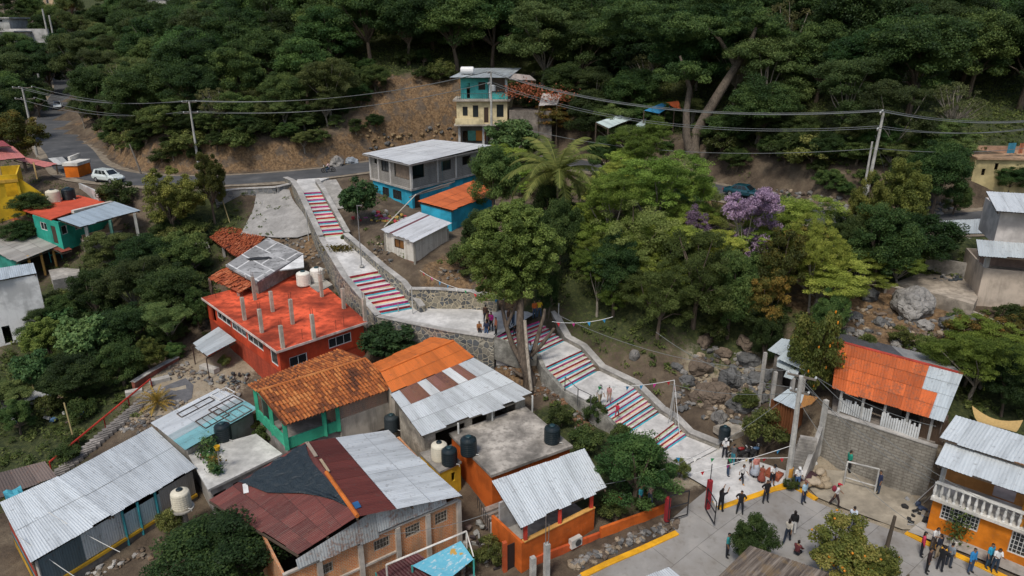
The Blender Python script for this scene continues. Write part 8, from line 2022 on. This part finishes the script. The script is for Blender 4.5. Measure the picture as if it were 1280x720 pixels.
person(P(761, 502, 2.72), -.4, 'stand', 'child in pink top on the ramp between flights', S((.50, .26, .24)), TR((.45, .28, .22)), s=.8)
person(P(771, 522, 2.3), 2.6, 'walk', 'small child in red on the upper steps of the long flight', S((.50, .03, .06)), TR((.40, .05, .08)), s=.72)
pz_ = .12
def q(x, y): p = G(x, y); return V(p.x, p.y, p.z+.15)
person(q(909, 597), 1.4, 'stand', 'man in dark top and blue jeans at the edge of the plaza crowd', S((.05, .03, .035)), TR(JEAN))
person(q(905, 575), -.4, 'phone', 'person in white shirt by the black tank at the gully mouth', S(WHT), TR(DK), 'hair', WHT)
person(q(915, 583), 2.0, 'stand', 'person in grey top and teal trousers by the parked motorcycles', S((.10, .10, .10)), TR((.04, .22, .28)))
person(q(926.5, 606), .6, 'walk', 'girl in white top and black trousers crossing the plaza', S(WHT), TR(BLK), 'long_hair', None, (.5, .25, .08), .9)
person(q(943, 598), .2, 'stand', 'woman in pink top and pale patterned skirt on the plaza', S((.55, .22, .18)), ('skirt', (.42, .46, .52)), 'long_hair', sk=2)
person(q(951, 605), -.6, 'stand', 'child in rust dress beside the woman with the patterned skirt', S((.28, .08, .05)), ('skirt', (.26, .07, .05)), 'long_hair', None, (.03, .03, .03), .78)
person(q(937, 594), .9, 'stand', 'small child in pale top left of the woman with the patterned skirt', S((.5, .45, .42)), TR((.3, .2, .2)), s=.6)
person(q(964, 609), .1, 'phone', 'man in white shirt and black cap by the planter', S(WHT), ('shorts', DK), 'hair', BLK)
person(q(956, 630), .2, 'hips', 'man in black tee shirt standing wide legged on the yellow kerb', S(BLK), TR(DK), sk=1)
person(q(924, 644), -.3, 'hips', 'man in black shirt with hands on hips on the street', S((.02, .02, .022)), TR(DK), 'hair', None, (.03, .03, .03), 1.02)
person(q(900, 641), 2.2, 'film', 'woman in black filming with raised arms beside the gate', S(BLK), TR(BLK), 'long_hair')
person(q(995, 613), -.2, 'phone', 'stout man in white shirt and cap left of the sack heap', S(WHT), TR((.06, .13, .28)), 'hair', WHT, (.4, .4, .4), 1.03)
person(q(1003, 631), .5, 'stand', 'man in light blue shirt on the end of the yellow kerb', S((.36, .52, .62)), TR((.03, .04, .07)), 'hair', (.20, .10, .08))
person(q(1043, 634), 1.3, 'walk', 'person in red cap with maroon backpack on the court', S((.6, .58, .56)), TR((.05, .03, .03)), 'hair', (.50, .03, .05), extra='backpack')
person(q(1059, 592), 1.7, 'stand', 'person in green shirt behind the goal frame', S((.02, .28, .20)), TR(BLK))
person(q(1096, 618), -1.5, 'stand', 'person in dark blue at the right post of the goal frame', S((.03, .04, .09)), TR((.04, .06, .10)))
person(q(1063, 664), 2.6, 'walk', 'person in white shirt behind the orange tree', S((.55, .62, .70)), TR(DK))
person(q(990, 670), 2.9, 'stand', 'woman in black top and white trousers on the street', ('jacket', BLK), TR(WHT), 'long_hair')
person(q(983, 680), 2.5, 'walk', 'person in pale top and dark jeans beside the airy tree', S((.45, .42, .36)), TR((.02, .03, .05)), 'long_hair')
p_ = q(995, 697); person(p_-V(0, 0, .3), 2.4, 'sit', 'person in maroon crouching by the dark weathered shed roof', ('jacket', (.12, .03, .035)), TR(DK))
person(q(908, 698), 1.0, 'stand', 'person with teal top at the left end of the dark weathered shed', S((.03, .25, .26)), TR(DK))
person(q(1150, 697), 1.0, 'stand', 'woman in red and white top at the left of the street corner group', ('jacket', (.50, .04, .09)), TR(DK), 'long_hair')
person(q(1164, 690), .4, 'phone', 'man in white shirt in the street corner group', S(WHT), TR((.10, .08, .07)))
person(q(1170, 700), 3.6, 'stand', 'man in dark jacket and tan trousers in the street corner group', ('jacket', (.02, .025, .04)), TR(TAN))
person(q(1157, 718), .8, 'stand', 'person in dark brown jacket at the bottom of the street corner group', ('jacket', (.035, .02, .02)), TR(BLK))
person(q(1173, 716), 2.2, 'phone', 'person in black coat near the bottom edge', ('jacket', BLK), TR(DK), 'long_hair')
person(q(1184, 711), 1.9, 'stand', 'person in grey top near the bottom edge', S((.22, .25, .28)), TR((.04, .05, .07)))
person(q(1211, 718), .3, 'stand', 'person in bright blue jacket standing on the yellow kerb', ('jacket', (.03, .22, .50)), TR((.05, .08, .14)))
person(q(1233, 712), .3, 'stand', 'person in turquoise top with yellow strap by the barred window', S((.03, .30, .48)), TR((.03, .06, .09)))
person(q(1241, 717), -.2, 'phone', 'person in white top by the barred window', S(WHT), TR((.03, .05, .08)), 'long_hair')
person(q(800, 636), .8, 'stand', 'person in turquoise shirt under the mango tree', S((.04, .28, .36)), TR(JEAN)); person(q(812, 634), -.8, 'stand', 'person in pale pink top under the mango tree', S((.5, .32, .28)), TR((.10, .14, .2)), 'long_hair')
# ------------------------------------------------------------------ vehicles
def car(loc, rz, col, label, suv=True, name='parked_car'):
    L, W = (4.3, 1.78) if suv else (4.5, 1.72)
    M_ = Matrix.Translation(Vector(loc)) @ Euler((0, 0, rz)).to_matrix().to_4x4()
    root = thing(name, label, 'car', loc)
    pm = NT('car_paint', .28, 0, .5); pm.color(col); pm.b.inputs['Coat Weight'].default_value = .6
    if suv: prof = [(-2.12, .45, .80, .80), (-2.1, .42, .98, .92), (-1.75, .35, 1.02, .96), (-.9, .32, 1.03, .98), (.75, .32, 1.02, .98), (1.1, .34, 1.0, .97), (1.8, .36, .90, .93), (2.08, .40, .72, .86), (2.15, .45, .6, .78)]
    else: prof = [(-2.25, .42, .75, .80), (-2.2, .38, .88, .92), (-1.5, .30, .92, .97), (-.9, .28, .92, .98), (.8, .28, .90, .98), (1.1, .30, .88, .97), (1.9, .32, .78, .92), (2.2, .38, .62, .84), (2.25, .42, .52, .76)]
    def sec(x, z0, z1, k, n=10):
        hw = W/2*k; pts = [(-hw*.92, z0), (-hw, z0+.12), (-hw, z1-.22), (-hw*.93, z1-.05), (-hw*.82, z1), (hw*.82, z1), (hw*.93, z1-.05), (hw, z1-.22), (hw, z0+.12), (hw*.92, z0)]
        return [M_ @ V(x, y, z) for y, z in pts]
    mb = MB(); rows = [sec(*p) for p in prof]; rows = [r_+[r_[0]] for r_ in rows]; mb.grid(rows[::-1]); mb.face(rows[0][:-1]); mb.face(rows[-1][:-1][::-1])
    zt = 1.62 if suv else 1.40; zb = .98 if suv else .88
    xb0, xt0, xt1, xb1 = (-2.0, -1.65, .35, 1.15) if suv else (-1.65, -1.0, .35, 1.05)
    hb, htp = W/2*.86, W/2*.68
    c8 = [M_ @ V(*p) for p in ((xb0, -hb, zb), (xb1, -hb, zb), (xb1, hb, zb), (xb0, hb, zb), (xt0, -htp, zt), (xt1, -htp, zt), (xt1, htp, zt), (xt0, htp, zt))]
    for f in ((0, 1, 5, 4), (1, 2, 6, 5), (2, 3, 7, 6), (3, 0, 4, 7), (4, 5, 6, 7)): mb.face([c8[k] for k in f])
    mb.build('body', pm.mat, root, smooth=False)
    gl = glass((.012, .016, .018))
    def pane(f, u0, u1, v0, v1):
        a, b, c, d = [c8[k] for k in f]; g_ = MB(); n = (b-a).cross(d-a).normalized()*.012; pt = lambda u, v: a.lerp(b, u).lerp(d.lerp(c, u), v)+n
        g_.face([pt(u0, v0), pt(u1, v0), pt(u1, v1), pt(u0, v1)]); g_.build('window', gl, root)
    pane((1, 2, 6, 5), .08, .92, .12, .9); pane((3, 0, 4, 7), .1, .9, .2, .9)
    for f, fl in (((0, 1, 5, 4), 0), ((2, 3, 7, 6), 1)):
        for u0, u1 in ((.14, .36), (.39, .62), (.65, .88)): pane(f, *( (u0, u1) if not fl else (1-u1, 1-u0)), .15, .88)
    for x in (-1.32, 1.32):
        for sy in (-1, 1):
            c = M_ @ V(x, sy*(W/2-.08), .33); ax = (M_.to_3x3() @ V(0, 1, 0)); w_ = MB(); w_.tube([c-ax*.11, c-ax*.08, c+ax*.08, c+ax*.11], [.28, .33, .33, .28], 18); wh = w_.build('wheel', plain((.015, .015, .015), .8), root)
            rm = MB(); rm.tube([c+ax*sy*.10, c+ax*sy*.122], [.2, .17], 12); rm.build('rim', plain((.4, .4, .41), .3, .6), wh)
    for sy in (-1, 1):
        hl = MB(); hl.box(M_ @ V(2.07 if suv else 2.15, sy*.58, .68 if suv else .6), (.12, .36, .16), rz); hl.build('headlight', plain((.7, .72, .72), .15), root)
        tl = MB(); tl.box(M_ @ V(-2.12 if suv else -2.22, sy*.66, .82 if suv else .74), (.08, .25, .2), rz); tl.build('tail_light', plain((.4, .02, .02), .2), root)
    bp = MB(); bp.box(M_ @ V(2.12 if suv else 2.2, 0, .42), (.16, W*.82, .14), rz); bp.build('bumper', plain((.04, .04, .04)), root)
    for sy in (-1, 1): mr = MB(); mr.box(M_ @ V(.85, sy*(W/2+.05), zb+.05), (.12, .18, .13), rz); mr.build('mirror', pm.mat, root)
def on_road(px, py): p = G(px, py); d, z, s_ = ribbon_dist(ROADS, np.array([p.x]), np.array([p.y])); return V(p.x, p.y, float(z[0])+.02 if d[0] < 3.4 else p.z+.03)
car(on_road(137, 229), -.42, (.62, .68, .66), 'white hatchback car driving round the road bend', True, 'car')
car(on_road(929, 248), -.72, (.006, .055, .075), 'dark turquoise car parked beside the upper road', False)
car(on_road(73, 137), -1.05, (.60, .66, .68), 'pale car far up the road at the left', True, 'car')
def motorcycle(loc, rz, label, col, name='motorcycle'):
    M_ = Matrix.Translation(Vector(loc)) @ Euler((0, 0, rz)).to_matrix().to_4x4(); r = thing(name, label, 'motorcycle', loc); X3 = M_.to_3x3()
    for x in (-.62, .68):
        c = M_ @ V(x, 0, .3); ax = X3 @ V(0, 1, 0); w_ = MB()
        ring = [c+X3 @ V(math.cos(a)*.26, 0, math.sin(a)*.26) for a in [2*math.pi*k/16 for k in range(17)]]; w_.tube(ring, .055, 6, cap=False); w_.tube([c-ax*.05, c+ax*.05], .06, 8)
        for k in range(6): a = math.pi*k/6; v_ = X3 @ V(math.cos(a)*.25, 0, math.sin(a)*.25); w_.tube([c-v_, c+v_], .012, 4)
        w_.build('wheel', plain((.02, .02, .02)), r)
    def B(nm, pts, rr, mat): mb = MB(); mb.tube([M_ @ V(*p) for p in pts], rr, 6); mb.build(nm, mat, r)
    DKM = plain((.03, .03, .03), .4); PM = plain(col, .35)
    B('frame', [(-.62, 0, .3), (-.2, 0, .42), (.25, 0, .40), (.5, 0, .75)], .05, DKM); B('fork', [(.68, 0, .3), (.5, 0, .80), (.45, 0, .95)], .04, DKM)
    mb = MB(); mb.bar(M_ @ V(.42, -.34, .98), M_ @ V(.42, .34, .98), .04); mb.build('handlebar', DKM, r)
    mb = MB(); c = M_ @ V(.2, 0, .72); mb.blob(c, (.28, .15, .15), 1, 0, 2, .05); mb.build('tank', PM, r, smooth=True)
    mb = MB(); mb.bar(M_ @ V(-.65, 0, .76), M_ @ V(.0, 0, .72), .24, .1); mb.build('seat', DKM, r)
    mb = MB(); mb.box(M_ @ V(0, 0, .40), (.35, .24, .28), rz); mb.build('engine', plain((.12, .12, .12), .4, .5), r)
    mb = MB(); mb.box(M_ @ V(.58, 0, .84), (.1, .16, .16), rz); mb.build('headlight', plain((.6, .6, .6), .2), r)
m0 = on_road(411, 217); motorcycle(m0, 3.4, 'dark motorcycle ridden along the upper road', (.05, .12, .10))
person(m0+V(.1, 0, .0), 3.4+math.pi/2, 'ride', 'rider in pale pink shirt on the dark motorcycle', S((.60, .42, .42)), TR(JEAN), group='riders')
for k, (x, y, rz, c_, lb) in enumerate(((930, 577, .5, (.03, .03, .035), 'black motorcycle nearest the bush at the gully end'), (942, 575, .9, (.05, .10, .18), 'dark blue motorcycle parked beside the bush'), (922, 574, .2, (.20, .02, .02), 'dark red motorcycle parked beside the crowd'), (1082, 588, 2.6, (.03, .05, .09), 'dark motorcycle at the foot of the block retaining wall'), (770, 638, .5, (.40, .02, .03), 'red motorcycle parked under the mango tree'))): motorcycle(q(x, y), rz, lb, c_)
# ------------------------------------------------------------------ camera, sky, light
cam = bpy.data.cameras.new('camera'); co = bpy.data.objects.new('camera', cam); COL.objects.link(co)
cam.sensor_width = 36; cam.lens = 36*FPX/1280; cam.clip_end = 2000; cam.clip_start = .1
co.location = (0, 0, CAMH); co.rotation_euler = (R(90)-PITCH, 0, 0); SC.camera = co
wd = bpy.data.worlds.new('World'); SC.world = wd; wd.use_nodes = True
nt = wd.node_tree; sky = nt.nodes.new('ShaderNodeTexSky'); sky.sky_type = 'NISHITA'; sky.sun_disc = False
EL, AZ = R(58), R(205)   # azimuth clockwise from +Y: sun stands behind and to the left of the camera
sky.sun_elevation = EL; sky.sun_rotation = AZ; sky.dust_density = 3; sky.air_density = 1.2
bg = nt.nodes['Background']; nt.links.new(sky.outputs[0], bg.inputs[0]); bg.inputs[1].default_value = .085
sd = bpy.data.lights.new('sun', 'SUN'); so = bpy.data.objects.new('sun', sd); COL.objects.link(so)
sd.energy = 1.5; sd.angle = R(11); sd.color = (1, .95, .87)
dv = V(math.sin(AZ)*math.cos(EL), math.cos(AZ)*math.cos(EL), math.sin(EL))
so.rotation_euler = dv.to_track_quat('Z', 'Y').to_euler(); so.location = (0, 0, 80)
SC.view_settings.view_transform = 'Standard'; SC.view_settings.look = 'None'; SC.view_settings.gamma = 1
SC.view_settings.exposure = 0.55
SC.cycles.max_bounces = 5; SC.cycles.diffuse_bounces = 3; SC.cycles.glossy_bounces = 2; SC.cycles.transmission_bounces = 2; SC.cycles.transparent_max_bounces = 4
SC.cycles.caustics_reflective = False; SC.cycles.caustics_refractive = False
SC.cycles.use_denoising = True
